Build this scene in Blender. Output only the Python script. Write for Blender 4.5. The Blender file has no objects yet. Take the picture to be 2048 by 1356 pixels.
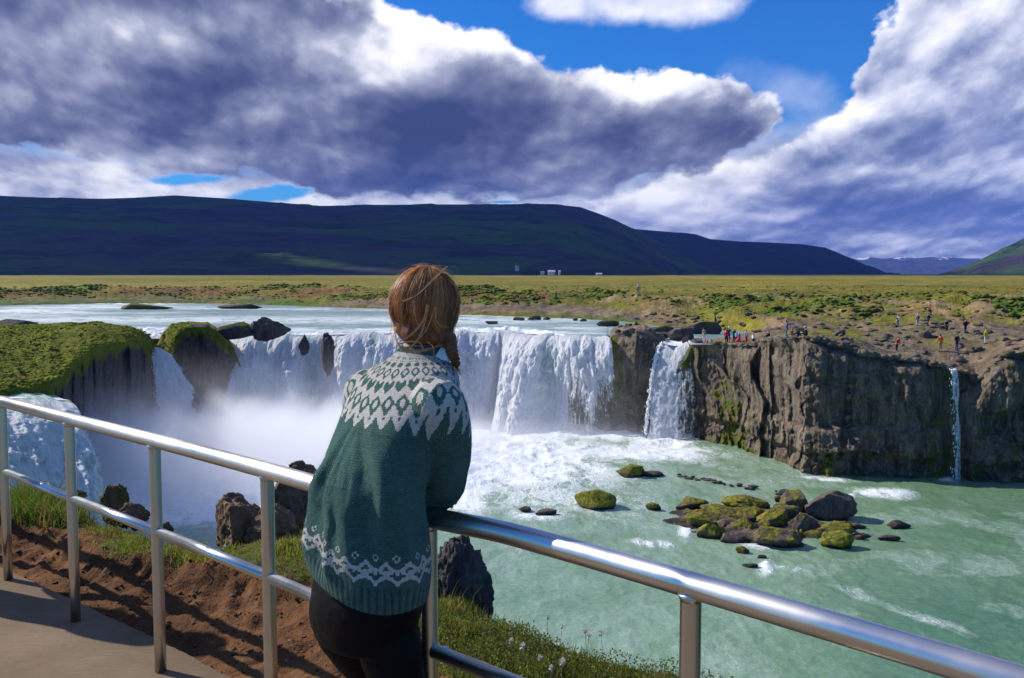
import bpy, math, random
import numpy as np
from mathutils import Vector, Matrix
rad = math.radians
rng = np.random.default_rng(7)
random.seed(7)
sc = bpy.context.scene
COL = sc.collection

# ---------------------------------------------------------------- camera geometry
F = 1850.0            # focal length in pixels of a 2048 wide frame
PITCH = rad(4.02)
CP, SP = math.cos(PITCH), math.sin(PITCH)
WATER = -18.0         # lower river, metres below the eye
RIVER = -7.5          # upper river
PATHZ = -1.7

def ray(px, py):
    u = (px - 1024.0) / F
    v = (py - 678.0) / F
    return np.array([u, CP - v * SP, -SP - v * CP])

def atz(px, py, z):
    "world point seen at a pixel, on the level z"
    d = ray(px, py)
    return d * (z / d[2])

def aty(px, py, Y):
    "world point seen at a pixel, Y metres ahead"
    d = ray(px, py)
    return d * (Y / d[1])

def gv(px, py):
    d = ray(px, py)
    return d[0] / d[1], d[2] / d[1]

def interp(x, pts):
    xs = [p[0] for p in pts]; ys = [p[1] for p in pts]
    return np.interp(x, xs, ys)

def sstep(a, b, x):
    t = np.clip((x - a) / (b - a), 0, 1)
    return t * t * (3 - 2 * t)

# ---------------------------------------------------------------- numpy noise
def _h(ix, iy, iz, seed):
    n = (ix.astype(np.int64) * 374761393 + iy.astype(np.int64) * 668265263 + iz.astype(np.int64) * 1274126177 + seed * 974634777) & 0xFFFFFFFF
    n = ((n ^ (n >> 13)) * 1274126177) & 0xFFFFFFFF
    n = ((n ^ (n >> 16)) * 2246822519) & 0xFFFFFFFF
    return ((n ^ (n >> 15)) & 0xFFFFFF) / float(0xFFFFFF)

def vnoise(x, y, z=0.0, seed=0):
    x, y, z = np.broadcast_arrays(np.asarray(x, float), np.asarray(y, float), np.asarray(z, float))
    ix, iy, iz = np.floor(x), np.floor(y), np.floor(z)
    fx, fy, fz = x - ix, y - iy, z - iz
    ux, uy, uz = [f * f * f * (f * (f * 6 - 15) + 10) for f in (fx, fy, fz)]
    r = 0
    for a in (0, 1):
        wa = ux if a else 1 - ux
        for b in (0, 1):
            wb = uy if b else 1 - uy
            for c in (0, 1):
                wc = uz if c else 1 - uz
                r = r + wa * wb * wc * _h(ix + a, iy + b, iz + c, seed)
    return r * 2 - 1

def fbm(x, y, z=0.0, octv=4, seed=0, gain=0.5, lac=2.03):
    s = 0; a = 1.0; t = 0
    x = np.asarray(x, float); y = np.asarray(y, float); z = np.asarray(z, float)
    for i in range(octv):
        s = s + a * vnoise(x, y, z, seed + i * 17)
        t += a; a *= gain
        x = x * lac + 3.1; y = y * lac + 1.7; z = z * lac + 5.3
    return s / t

def ridged(x, y, z=0.0, octv=4, seed=0, gain=0.5, lac=2.03):
    s = 0; a = 1.0; t = 0
    x = np.asarray(x, float); y = np.asarray(y, float); z = np.asarray(z, float)
    for i in range(octv):
        s = s + a * (1 - 2 * np.abs(vnoise(x, y, z, seed + i * 17)))
        t += a; a *= gain
        x = x * lac + 3.1; y = y * lac + 1.7; z = z * lac + 5.3
    return s / t

def segdist(X, Y, poly):
    "distance in plan to a polyline"
    best = np.full(np.shape(X), 1e18)
    for (a, b) in zip(poly[:-1], poly[1:]):
        dx, dy = b[0] - a[0], b[1] - a[1]
        t = np.clip(((X - a[0]) * dx + (Y - a[1]) * dy) / (dx * dx + dy * dy + 1e-12), 0, 1)
        d = (X - a[0] - t * dx) ** 2 + (Y - a[1] - t * dy) ** 2
        best = np.minimum(best, d)
    return np.sqrt(best)

def inside(X, Y, poly):
    r = np.zeros(np.shape(X), bool)
    n = len(poly)
    for i in range(n):
        x0, y0 = poly[i][0], poly[i][1]; x1, y1 = poly[(i + 1) % n][0], poly[(i + 1) % n][1]
        c = ((y0 > Y) != (y1 > Y)) & (X < (x1 - x0) * (Y - y0) / (y1 - y0 + 1e-15) + x0)
        r ^= c
    return r

# ---------------------------------------------------------------- object helpers
def tag(o, label=None, cat=None, group=None, kind=None):
    if label: o["label"] = label
    if cat: o["category"] = cat
    if group: o["group"] = group
    if kind: o["kind"] = kind
    return o

def empty(name, loc=(0, 0, 0)):
    o = bpy.data.objects.new(name, None); COL.objects.link(o)
    o.location = loc; o.empty_display_size = 0.1
    return o

def mesh_obj(name, verts, faces, mats, parent=None, smooth=True, attrs=None, matidx=None, origin=None):
    verts = np.asarray(verts, float)
    if parent is not None and origin is None:
        origin = np.array(parent.matrix_basis.translation) if parent.type == 'EMPTY' else None
    me = bpy.data.meshes.new(name)
    if origin is not None and parent is None:
        verts = verts - np.asarray(origin)
    elif parent is not None:
        base = np.zeros(3); p = parent
        while p is not None:
            base += np.array(p.location); p = p.parent
        verts = verts - base
    if isinstance(faces, np.ndarray):
        n, k = faces.shape
        me.vertices.add(len(verts)); me.vertices.foreach_set('co', verts.ravel())
        me.loops.add(n * k); me.loops.foreach_set('vertex_index', faces.ravel().astype(np.int32))
        me.polygons.add(n)
        me.polygons.foreach_set('loop_start', np.arange(0, n * k, k, dtype=np.int32))
        me.update(calc_edges=True)
    else:
        me.from_pydata([tuple(v) for v in verts], [], faces); me.update()
    if not isinstance(mats, (list, tuple)): mats = [mats]
    for m in mats: me.materials.append(m)
    if smooth: me.polygons.foreach_set('use_smooth', np.ones(len(me.polygons), bool))
    if matidx is not None: me.polygons.foreach_set('material_index', np.asarray(matidx, np.int32))
    if attrs:
        for k, a in attrs.items():
            a = np.asarray(a, float)
            if a.ndim == 1:
                at = me.attributes.new(k, 'FLOAT', 'POINT'); at.data.foreach_set('value', a.ravel())
            else:
                if a.shape[1] == 3: a = np.hstack([a, np.ones((len(a), 1))])
                at = me.attributes.new(k, 'FLOAT_COLOR', 'POINT'); at.data.foreach_set('color', a.ravel())
    o = bpy.data.objects.new(name, me); COL.objects.link(o)
    if parent is not None: o.parent = parent
    elif origin is not None: o.location = origin
    return o

def gridfaces(nr, nc, wrap=False):
    r = np.arange(nr - 1)[:, None]; c = np.arange(nc if wrap else nc - 1)[None, :]
    c1 = (c + 1) % nc
    a = r * nc + c; b = r * nc + c1; d = (r + 1) * nc + c; e = (r + 1) * nc + c1
    return np.stack([a, b, e, d], -1).reshape(-1, 4)

def tube(path, radii, n=16, cap=True):
    "verts, faces of a tube along a path (list of points)"
    P = np.asarray(path, float); m = len(P)
    radii = np.broadcast_to(np.asarray(radii, float), (m,))
    T = np.gradient(P, axis=0); T /= np.linalg.norm(T, axis=1)[:, None] + 1e-12
    up = np.array([0, 0, 1.0]) if abs(T[0][2]) < 0.9 else np.array([1.0, 0, 0])
    nrm = np.cross(T[0], up); nrm /= np.linalg.norm(nrm)
    V = []
    for i in range(m):
        nrm = nrm - T[i] * np.dot(nrm, T[i]); nrm /= np.linalg.norm(nrm)
        bn = np.cross(T[i], nrm)
        a = np.linspace(0, 2 * np.pi, n, endpoint=False)
        V.append(P[i] + radii[i] * (np.cos(a)[:, None] * nrm + np.sin(a)[:, None] * bn))
    V = np.concatenate(V); F_ = gridfaces(m, n, True).tolist()
    if cap:
        F_.append(list(range(n))[::-1]); F_.append(list(range((m - 1) * n, m * n)))
    return V, F_

def merge(parts):
    V = []; F_ = []; o = 0
    for v, f in parts:
        V.append(np.asarray(v, float)); F_ += [[i + o for i in q] for q in f]; o += len(v)
    return np.concatenate(V), F_

def boxm(x0, x1, y0, y1, z0, z1):
    V = [(x, y, z) for x in (x0, x1) for y in (y0, y1) for z in (z0, z1)]
    F_ = [[0, 1, 3, 2], [4, 6, 7, 5], [0, 4, 5, 1], [2, 3, 7, 6], [0, 2, 6, 4], [1, 5, 7, 3]]
    return np.array(V, float), F_

# ---------------------------------------------------------------- node helpers
class NT:
    def __init__(s, tree): s.t = tree; s.n = tree.nodes; s.l = tree.links
    def put(s, sock, v):
        if isinstance(v, bpy.types.NodeSocket): s.l.new(v, sock)
        elif v is not None:
            try: sock.default_value = v
            except Exception: sock.default_value = tuple(v) + (1,) if len(v) == 3 else v
    def m(s, op, a, b=None, c=None, clamp=False):
        n = s.n.new('ShaderNodeMath'); n.operation = op; n.use_clamp = clamp
        s.put(n.inputs[0], a)
        if b is not None: s.put(n.inputs[1], b)
        if c is not None: s.put(n.inputs[2], c)
        return n.outputs[0]
    def vm(s, op, a, b=None):
        n = s.n.new('ShaderNodeVectorMath'); n.operation = op
        s.put(n.inputs[0], a)
        if b is not None: s.put(n.inputs[1], b)
        return n.outputs[0]
    def noise(s, vec, scale=5, detail=4, rough=.5, dist=0.0, lac=2.0):
        n = s.n.new('ShaderNodeTexNoise'); s.put(n.inputs['Vector'], vec)
        n.inputs['Scale'].default_value = scale; n.inputs['Detail'].default_value = detail
        n.inputs['Roughness'].default_value = rough; n.inputs['Distortion'].default_value = dist
        n.inputs['Lacunarity'].default_value = lac
        return n.outputs['Fac']
    def vor(s, vec, scale=5, feature='F1', rand=1.0):
        n = s.n.new('ShaderNodeTexVoronoi'); n.feature = feature; s.put(n.inputs['Vector'], vec)
        n.inputs['Scale'].default_value = scale
        n.inputs['Randomness'].default_value = rand
        return n.outputs['Distance']
    def wave(s, vec, scale=5, dist=0, detail=2, dscale=1, direction='X', typ='BANDS'):
        n = s.n.new('ShaderNodeTexWave'); n.wave_type = typ; s.put(n.inputs['Vector'], vec)
        if typ == 'BANDS': n.bands_direction = direction
        n.inputs['Scale'].default_value = scale; n.inputs['Distortion'].default_value = dist
        n.inputs['Detail'].default_value = detail; n.inputs['Detail Scale'].default_value = dscale
        return n.outputs['Fac']
    def ramp(s, fac, stops, interp='LINEAR'):
        n = s.n.new('ShaderNodeValToRGB'); cr = n.color_ramp; cr.interpolation = interp
        while len(cr.elements) < len(stops): cr.elements.new(0.5)
        for e, (p, c) in zip(cr.elements, stops):
            e.position = p
            if not hasattr(c, '__len__'): c = (c, c, c)
            e.color = tuple(c) + (1,)
        s.put(n.inputs[0], fac)
        return n.outputs[0]
    def mix(s, f, a, b, typ='MIX'):
        n = s.n.new('ShaderNodeMix'); n.data_type = 'RGBA'; n.blend_type = typ; n.clamp_factor = True
        s.put(n.inputs[0], f)
        for k, v in ((6, a), (7, b)):
            if isinstance(v, bpy.types.NodeSocket): s.l.new(v, n.inputs[k])
            else: n.inputs[k].default_value = tuple(v)[:3] + (1,)
        return n.outputs[2]
    def ss(s, a, b, x):
        n = s.n.new('ShaderNodeMapRange'); n.interpolation_type = 'SMOOTHSTEP'
        s.put(n.inputs[0], x); s.put(n.inputs[1], a); s.put(n.inputs[2], b)
        n.inputs[3].default_value = 0; n.inputs[4].default_value = 1
        return n.outputs[0]
    def mr(s, x, a, b, c, d, clamp=True):
        n = s.n.new('ShaderNodeMapRange'); n.clamp = clamp
        s.put(n.inputs[0], x)
        for i, v in enumerate((a, b, c, d)): s.put(n.inputs[i + 1], v)
        return n.outputs[0]
    def mapping(s, vec, scale=(1, 1, 1), loc=(0, 0, 0), rot=(0, 0, 0)):
        n = s.n.new('ShaderNodeMapping'); s.put(n.inputs[0], vec)
        n.inputs['Scale'].default_value = scale; n.inputs['Location'].default_value = loc; n.inputs['Rotation'].default_value = rot
        return n.outputs[0]
    def attr(s, name, out='Fac'):
        n = s.n.new('ShaderNodeAttribute'); n.attribute_name = name
        return n.outputs[out]
    def pos(s):
        return s.n.new('ShaderNodeNewGeometry').outputs['Position']
    def obj(s):
        return s.n.new('ShaderNodeTexCoord').outputs['Object']
    def xyz(s, v):
        n = s.n.new('ShaderNodeSeparateXYZ'); s.put(n.inputs[0], v); return n.outputs
    def cxyz(s, x, y, z):
        n = s.n.new('ShaderNodeCombineXYZ')
        for i, v in enumerate((x, y, z)): s.put(n.inputs[i], v)
        return n.outputs[0]
    def bump(s, h, strength=.5, dist=.02, normal=None):
        n = s.n.new('ShaderNodeBump'); s.put(n.inputs['Height'], h)
        n.inputs['Strength'].default_value = strength; n.inputs['Distance'].default_value = dist
        if normal is not None: s.put(n.inputs['Normal'], normal)
        return n.outputs[0]

def material(name):
    m = bpy.data.materials.new(name); m.use_nodes = True
    t = NT(m.node_tree)
    p = t.n['Principled BSDF']
    return m, t, p

def setp(t, p, **k):
    names = dict(color='Base Color', rough='Roughness', metal='Metallic', spec='Specular IOR Level', normal='Normal',
                 sss='Subsurface Weight', sheen='Sheen Weight', alpha='Alpha', aniso='Anisotropic', coat='Coat Weight')
    for a, v in k.items(): t.put(p.inputs[names[a]], v)

def simple(name, color, rough=.7, metal=0, spec=.4, var=.0, scale=20, bumps=0):
    m, t, p = material(name)
    c = color
    if var:
        f = t.noise(t.obj(), scale, 4, .6)
        c = t.mix(t.mr(f, .3, .7, 0, 1), [x * (1 - var) for x in color], [min(1, x * (1 + var)) for x in color])
    if bumps: setp(t, p, normal=t.bump(t.noise(t.obj(), scale * 2, 4, .6), .6, bumps))
    setp(t, p, color=c, rough=rough, metal=metal, spec=spec)
    return m

# ---------------------------------------------------------------- camera, sun
cam = bpy.data.cameras.new('camera'); camo = bpy.data.objects.new('camera', cam); COL.objects.link(camo)
cam.sensor_width = 36.0; cam.lens = 36.0 * F / 2048.0
cam.clip_start = 0.05; cam.clip_end = 60000
camo.location = (0, 0, 0); camo.rotation_euler = (rad(90) - PITCH, 0, 0)
sc.camera = camo

SUN_EL = rad(36); SUN_AZ = rad(24)     # elevation; angle ahead of due left
SUN = np.array([-math.cos(SUN_AZ) * math.cos(SUN_EL), math.sin(SUN_AZ) * math.cos(SUN_EL), math.sin(SUN_EL)])
sl = bpy.data.lights.new('sun', 'SUN'); sl.energy = 5.0; sl.angle = rad(0.5); sl.color = (1.0, .94, .84)
so = bpy.data.objects.new('sun', sl); COL.objects.link(so)
so.rotation_euler = Vector(SUN).to_track_quat('Z', 'Y').to_euler()

sc.view_settings.view_transform = 'Standard'; sc.view_settings.look = 'None'
sc.view_settings.exposure = 0.28; sc.view_settings.gamma = 1.0; sc.view_settings.use_curve_mapping = False
sc.render.engine = 'CYCLES'
cy = sc.cycles
cy.use_denoising = True
try: cy.denoiser = 'OPENIMAGEDENOISE'
except Exception: pass
cy.max_bounces = 8; cy.diffuse_bounces = 3; cy.glossy_bounces = 3; cy.transmission_bounces = 4
cy.volume_bounces = 4; cy.transparent_max_bounces = 12
cy.caustics_reflective = False; cy.caustics_refractive = False
cy.volume_step_rate = 2.0; cy.volume_max_steps = 96
cy.sample_clamp_indirect = 4.0
# ================================================================ SKY (world)
world = bpy.data.worlds.new("World"); sc.world = world; world.use_nodes = True
w = NT(world.node_tree)
for n in list(w.n): w.n.remove(n)
wout = w.n.new('ShaderNodeOutputWorld')
sky = w.n.new('ShaderNodeTexSky'); sky.sky_type = 'NISHITA'; sky.sun_disc = False
sky.sun_elevation = SUN_EL
sky.sun_rotation = math.atan2(SUN[0], SUN[1])
sky.altitude = 100; sky.dust_density = 0.2; sky.air_density = 1.0; sky.ozone_density = 2.0
bg_sky = w.n.new('ShaderNodeBackground'); bg_sky.inputs[1].default_value = 0.09
hs = w.n.new('ShaderNodeHueSaturation'); hs.inputs['Saturation'].default_value = 1.25; hs.inputs['Value'].default_value = 1.0
w.l.new(sky.outputs[0], hs.inputs['Color'])
skyc = w.mix(1.0, hs.outputs[0], (.20, .70, 1.28), 'MULTIPLY')
w.l.new(skyc, bg_sky.inputs[0])

tc = w.n.new('ShaderNodeTexCoord')
D = w.xyz(tc.outputs['Generated'])
ay = w.m('MAXIMUM', w.m('ABSOLUTE', D[1]), 0.12)
U = w.m('DIVIDE', D[0], ay); V = w.m('DIVIDE', D[2], ay)

#: clouds squash towards the horizon
Vc = w.m('MAXIMUM', V, -0.02)
LV = w.m('LOGARITHM', w.m('ADD', Vc, 0.07), math.e)
per = w.m('DIVIDE', 1.0, w.m('ADD', Vc, 0.28))
cx = w.m('MULTIPLY', U, w.m('ADD', w.m('MULTIPLY', per, 0.35), 0.55))
P1 = w.cxyz(cx, w.m('MULTIPLY', LV, 0.42), 3.7)
P1s = w.cxyz(w.m('ADD', cx, -0.010), w.m('ADD', w.m('MULTIPLY', LV, 0.42), 0.022), 3.7)
nbig = w.noise(P1, 2.6, 3, .5, 0)
def warp(p):
    n = w.n.new('ShaderNodeTexNoise'); w.put(n.inputs['Vector'], p); n.inputs['Scale'].default_value = 5; n.inputs['Detail'].default_value = 3
    q = w.n.new('ShaderNodeVectorMath'); q.operation = 'SCALE'; w.put(q.inputs[0], n.outputs['Color']); q.inputs['Scale'].default_value = .07
    return w.vm('ADD', p, q.outputs[0])
def billow(p, fine=True):
    p = warp(p)
    r = None
    for (sc_, k, d) in [(6.5, .55, 1), (14, .28, 1), (31, .15, 2), (66, .09, 3 if fine else 1)]:
        n = w.noise(p, sc_, d, .5)
        b_ = w.m('MULTIPLY', w.m('SQRT', w.m('ADD', w.m('POWER', w.m('MULTIPLY', w.m('SUBTRACT', n, .5), 4.0), 2.0), .015)), k)
        r = b_ if r is None else w.m('ADD', r, b_)
    return r                    # 0 in the creases, ~1 on the heads
H1 = billow(P1); H1s = billow(P1s, False)
nmid = w.noise(P1, 7.0, 6, .52, 0)
nsoft = w.noise(P1, 4.5, 4, .48, 0)
nsofts = w.noise(P1s, 4.5, 4, .48, 0)
nfine = w.noise(P1, 26, 5, .6, 0)
relief = w.m('ADD', w.m('MULTIPLY', w.m('SUBTRACT', nsoft, nsofts), 1.2), w.m('MULTIPLY', w.m('SUBTRACT', H1, H1s), .20))
edge = w.m('ADD', w.m('ADD', w.m('MULTIPLY', w.m('SUBTRACT', nmid, .5), .12), w.m('MULTIPLY', w.m('SUBTRACT', nfine, .5), .03)),
           w.m('MULTIPLY', w.m('SUBTRACT', H1, .45), .030))

Uw = w.m('ADD', U, w.m('ADD', w.m('MULTIPLY', w.m('SUBTRACT', w.noise(w.vm('ADD', P1, (5.2, 1.3, 0)), 7.0, 6, .52, 0), .5), .16), w.m('MULTIPLY', w.m('SUBTRACT', H1, .45), .02)))
Un = w.mr(Uw, -0.8, 0.8, 0, 1)
def curveU(pts):
    "piecewise linear boundary given in picture pixels -> value socket (v) as function of azimuth"
    st = []
    for (px, py) in pts:
        u, v = gv(px, py); st.append(((u + .8) / 1.6, (v + .2)))
    st = [(min(max(a, 0), 1), b) for a, b in st]
    r = w.ramp(Un, st)
    return w.m('SUBTRACT', r, 0.2)


def alpha(d, wd=.012):
    return w.ss(w.m('MULTIPLY', wd, -1.0), wd, d)

def ellipse(px, py, rx, ry, rot=0):
    u0, v0 = gv(px, py)
    du = w.m('SUBTRACT', U, u0); dv = w.m('SUBTRACT', V, v0)
    c, s_ = math.cos(rot), math.sin(rot)
    a = w.m('DIVIDE', w.m('ADD', w.m('MULTIPLY', du, c), w.m('MULTIPLY', dv, s_)), rx / F)
    b = w.m('DIVIDE', w.m('SUBTRACT', w.m('MULTIPLY', dv, c), w.m('MULTIPLY', du, s_)), ry / F)
    r = w.m('SQRT', w.m('ADD', w.m('MULTIPLY', a, a), w.m('MULTIPLY', b, b)))
    return w.m('SUBTRACT', 1.0, r)    # >0 inside

def blob(*a):
    return w.m('MAXIMUM', ellipse(*a), 0.0)

# ---- cloud A: the long dark bank
topA = curveU([(-400, -700), (560, -500), (680, -90), (740, -12), (762, 6), (800, 14), (850, 24), (900, 42), (960, 58), (1060, 78), (1150, 98), (1250, 122), (1300, 142),
               (1370, 140), (1430, 152), (1500, 176), (1550, 196), (1610, 238), (1650, 330), (2400, 600)])
botA = curveU([(-400, 250), (0, 296), (200, 312), (330, 340), (450, 352), (560, 372), (660, 392), (1000, 398), (1200, 392), (1320, 362), (1420, 325), (1500, 300), (1580, 262), (1640, 236), (2400, 100)])
dtop = w.m('ADD', w.m('SUBTRACT', topA, V), w.m('MULTIPLY', edge, .75))
dbot = w.m('ADD', w.m('SUBTRACT', V, botA), w.m('MULTIPLY', edge, .55))
dA = w.m('MINIMUM', dtop, dbot)
aA = alpha(dA, .0045)
# ---- cloud B: the paler bank on the right
leftB = curveU([(-400, 1800), (640, 1000), (1000, 470), (1150, 420), (1300, 355), (1450, 300), (1590, 248), (1640, 225), (1690, 190), (1722, 140), (1750, 50), (1810, -60), (2400, -500)])
dB = w.m('ADD', w.m('SUBTRACT', leftB, V), w.m('MULTIPLY', edge, .75))
aB = alpha(dB, .009)
# ---- cloud C: the small one at the top
dC = w.m('ADD', w.m('MULTIPLY', w.m('MAXIMUM', ellipse(1290, -6, 170, 52, -.03), ellipse(1120, 6, 70, 36)), .07), w.m('MULTIPLY', edge, 1.2))
aC = alpha(dC, .03)
# thin wisps in the blue
dW = w.m('ADD', w.m('MULTIPLY', ellipse(1590, 190, 110, 36, -.35), .05), w.m('MULTIPLY', edge, 1.3))
aW = w.m('MULTIPLY', alpha(dW, .05), .40)
# ---- low cloud along the horizon with blue slots in it
lowtop = curveU([(-400, 250), (0, 280), (600, 340), (1000, 380), (1200, 370), (1500, 280), (2400, 100)])
holes = w.m('MAXIMUM', w.m('MAXIMUM', ellipse(365, 360, 120, 15, .05), ellipse(560, 386, 130, 18, .10)),
            w.m('MAXIMUM', ellipse(1010, 404, 60, 4), ellipse(1490, 462, 60, 8)))
dL = w.m('ADD', w.m('SUBTRACT', .012, w.m('MULTIPLY', w.m('MAXIMUM', holes, -.6), .045)), w.m('MULTIPLY', edge, .85))
aL = w.m('MULTIPLY', alpha(dL, .014), w.ss(-.02, .02, w.m('SUBTRACT', lowtop, V)))

WHITE = (1.0, 1.0, 1.05)
def shade(lit, dark, mid, bright, k=6.0):
    "lit 0..1 -> colour through dark, mid, bright"
    return w.ramp(lit, [(0, dark), (.45, mid), (.78, bright), (1, (1.15, 1.14, 1.16))])

# A: bright where thin near its top edge, dark body, greyer at the base
rimA = w.m('SUBTRACT', 1.0, w.ss(0.0, w.m('ADD', .02, w.m('MULTIPLY', w.m('MAXIMUM', w.m('SUBTRACT', nbig, .35), 0.0), .16)), dtop))
rimfade = w.ss(.9, .12, w.m('ADD', w.m('MULTIPLY', w.m('SUBTRACT', U, -.15), 1.6), .2))
litA = w.m('ADD', .215, w.m('MULTIPLY', w.m('SUBTRACT', nsoft, .44), .85))
litA = w.m('ADD', litA, w.m('MULTIPLY', relief, 1.35))
litA = w.m('ADD', litA, w.m('MULTIPLY', w.m('SUBTRACT', nbig, .5), .5))
litA = w.m('ADD', litA, w.m('MULTIPLY', rimA, .62))
litA = w.m('ADD', litA, w.m('MULTIPLY', w.m('SUBTRACT', H1, .45), w.m('ADD', .13, w.m('MULTIPLY', rimA, .50))))
litA = w.m('ADD', litA, w.m('MULTIPLY', w.m('SUBTRACT', nfine, .5), .16))
for (px, py, rx, ry, rot, k) in [(690, 70, 150, 60, .2, .34), (820, 110, 100, 70, 0, .62), (300, 75, 150, 50, 0, .22), (560, 230, 240, 60, .1, .10), (100, 130, 160, 100, 0, .08),
                                 (1330, 185, 130, 50, .2, .38), (1120, 210, 140, 60, 0, .16), (430, 335, 300, 35, .05, .38), (120, 310, 240, 22, 0, .42),
                                 (980, 250, 300, 60, .1, -.16), (350, 190, 250, 60, 0, -.10), (40, 280, 130, 40, 0, -.20), (1050, 330, 280, 45, 0, -.10), (600, 20, 100, 50, 0, -.06)]:
    litA = w.m('ADD', litA, w.m('MULTIPLY', blob(px, py, rx * 1.35, ry * 1.35, rot), k))
colA = w.ramp(w.m('ADD', litA, 0, clamp=True), [(0, (.046, .062, .145)), (.16, (.086, .104, .205)), (.34, (.175, .198, .315)), (.58, (.40, .43, .55)), (.8, (.90, .90, .97)), (1, (1.15, 1.14, 1.14))])
# B
rimB = w.m('SUBTRACT', 1.0, w.ss(0.0, .05, dB))
litB = w.m('ADD', w.m('MULTIPLY', w.m('SUBTRACT', nbig, .5), 1.0), w.m('ADD', .415, w.m('MULTIPLY', w.m('SUBTRACT', nsoft, .5), 1.0)))
litB = w.m('ADD', litB, w.m('MULTIPLY', relief, 1.4))
litB = w.m('ADD', litB, w.m('MULTIPLY', rimB, .22))
litB = w.m('ADD', litB, w.m('MULTIPLY', w.m('SUBTRACT', H1, .45), .36))
litB = w.m('ADD', litB, w.m('MULTIPLY', w.m('SUBTRACT', nfine, .5), .30))
for (px, py, rx, ry, rot, k) in [(1950, 110, 150, 60, 0, -.22), (1800, 300, 260, 50, .2, -.26), (1640, 400, 260, 45, 0, -.18), (1980, 420, 170, 50, 0, -.22), (1660, 250, 110, 30, .5, .30), (1600, 340, 160, 26, 0, .20),
                                 (1820, 90, 90, 90, 0, .18), (1880, 210, 160, 40, 0, .14), (1990, 330, 120, 30, .2, .20), (1380, 400, 200, 30, 0, .20), (1560, 470, 260, 14, 0, .12), (1900, 480, 260, 18, 0, .20)]:
    litB = w.m('ADD', litB, w.m('MULTIPLY', blob(px, py, rx * 1.35, ry * 1.35, rot), k))
colB = w.ramp(w.m('ADD', litB, 0, clamp=True), [(0, (.08, .115, .25)), (.22, (.17, .21, .37)), (.42, (.34, .38, .54)), (.64, (.64, .67, .79)), (.85, (.95, .95, 1.0)), (1, (1.15, 1.14, 1.14))])
litL = w.m('ADD', w.m('ADD', .60, w.m('MULTIPLY', w.m('SUBTRACT', nmid, .5), 2.0)), w.m('MULTIPLY', relief, 2.2))
litL = w.m('SUBTRACT', litL, w.m('MULTIPLY', w.ss(-.01, .03, w.m('SUBTRACT', V, w.m('SUBTRACT', botA, .012))), .35))
colL = w.ramp(w.m('ADD', litL, 0, clamp=True), [(0, (.20, .24, .40)), (.3, (.42, .45, .58)), (.6, (.80, .82, .90)), (1, (1.2, 1.19, 1.16))])
litC = w.m('ADD', .62, w.m('MULTIPLY', relief, 4.0))
colC = w.ramp(w.m('ADD', litC, 0, clamp=True), [(0, (.45, .5, .75)), (.5, (.72, .75, .92)), (1, (1.05, 1.05, 1.1))])

bgc = w.n.new('ShaderNodeBackground'); bgc.inputs[1].default_value = 1.0
def over(a, top, under):
    return w.mix(a, under, top)
# premultiplied stack for the cloud colours, union alpha for coverage
c = over(aW, (.62, .72, .95), colC)
c = over(aC, colC, c)
c = over(aL, colL, c)
c = over(aB, colB, c)
c = over(aA, colA, c)
def union(*al):
    r = None
    for a in al:
        i = w.m('SUBTRACT', 1.0, a)
        r = i if r is None else w.m('MULTIPLY', r, i)
    return w.m('SUBTRACT', 1.0, r)
cov = union(aA, aB, aL, w.m('MULTIPLY', aC, .92), aW)
cov = w.m('MULTIPLY', cov, w.ss(-.01, .0, V))
cov = w.m('MULTIPLY', cov, w.m('MULTIPLY', w.ss(-.02, .30, D[1]), w.ss(.62, .40, D[2])))
zen = w.m('MULTIPLY', w.ss(.50, .80, D[2]), .22)  # pale overhead glow added to lift the ambient light
w.l.new(c, bgc.inputs[0])
mx = w.n.new('ShaderNodeMixShader')
w.l.new(cov, mx.inputs[0]); w.l.new(bg_sky.outputs[0], mx.inputs[1]); w.l.new(bgc.outputs[0], mx.inputs[2])
mz = w.n.new('ShaderNodeMixShader'); bz = w.n.new('ShaderNodeBackground'); bz.inputs[0].default_value = (.80, .86, 1.0, 1); bz.inputs[1].default_value = 1.0
w.l.new(zen, mz.inputs[0]); w.l.new(mx.outputs[0], mz.inputs[1]); w.l.new(bz.outputs[0], mz.inputs[2])
w.l.new(mz.outputs[0], wout.inputs['Surface'])
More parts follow.
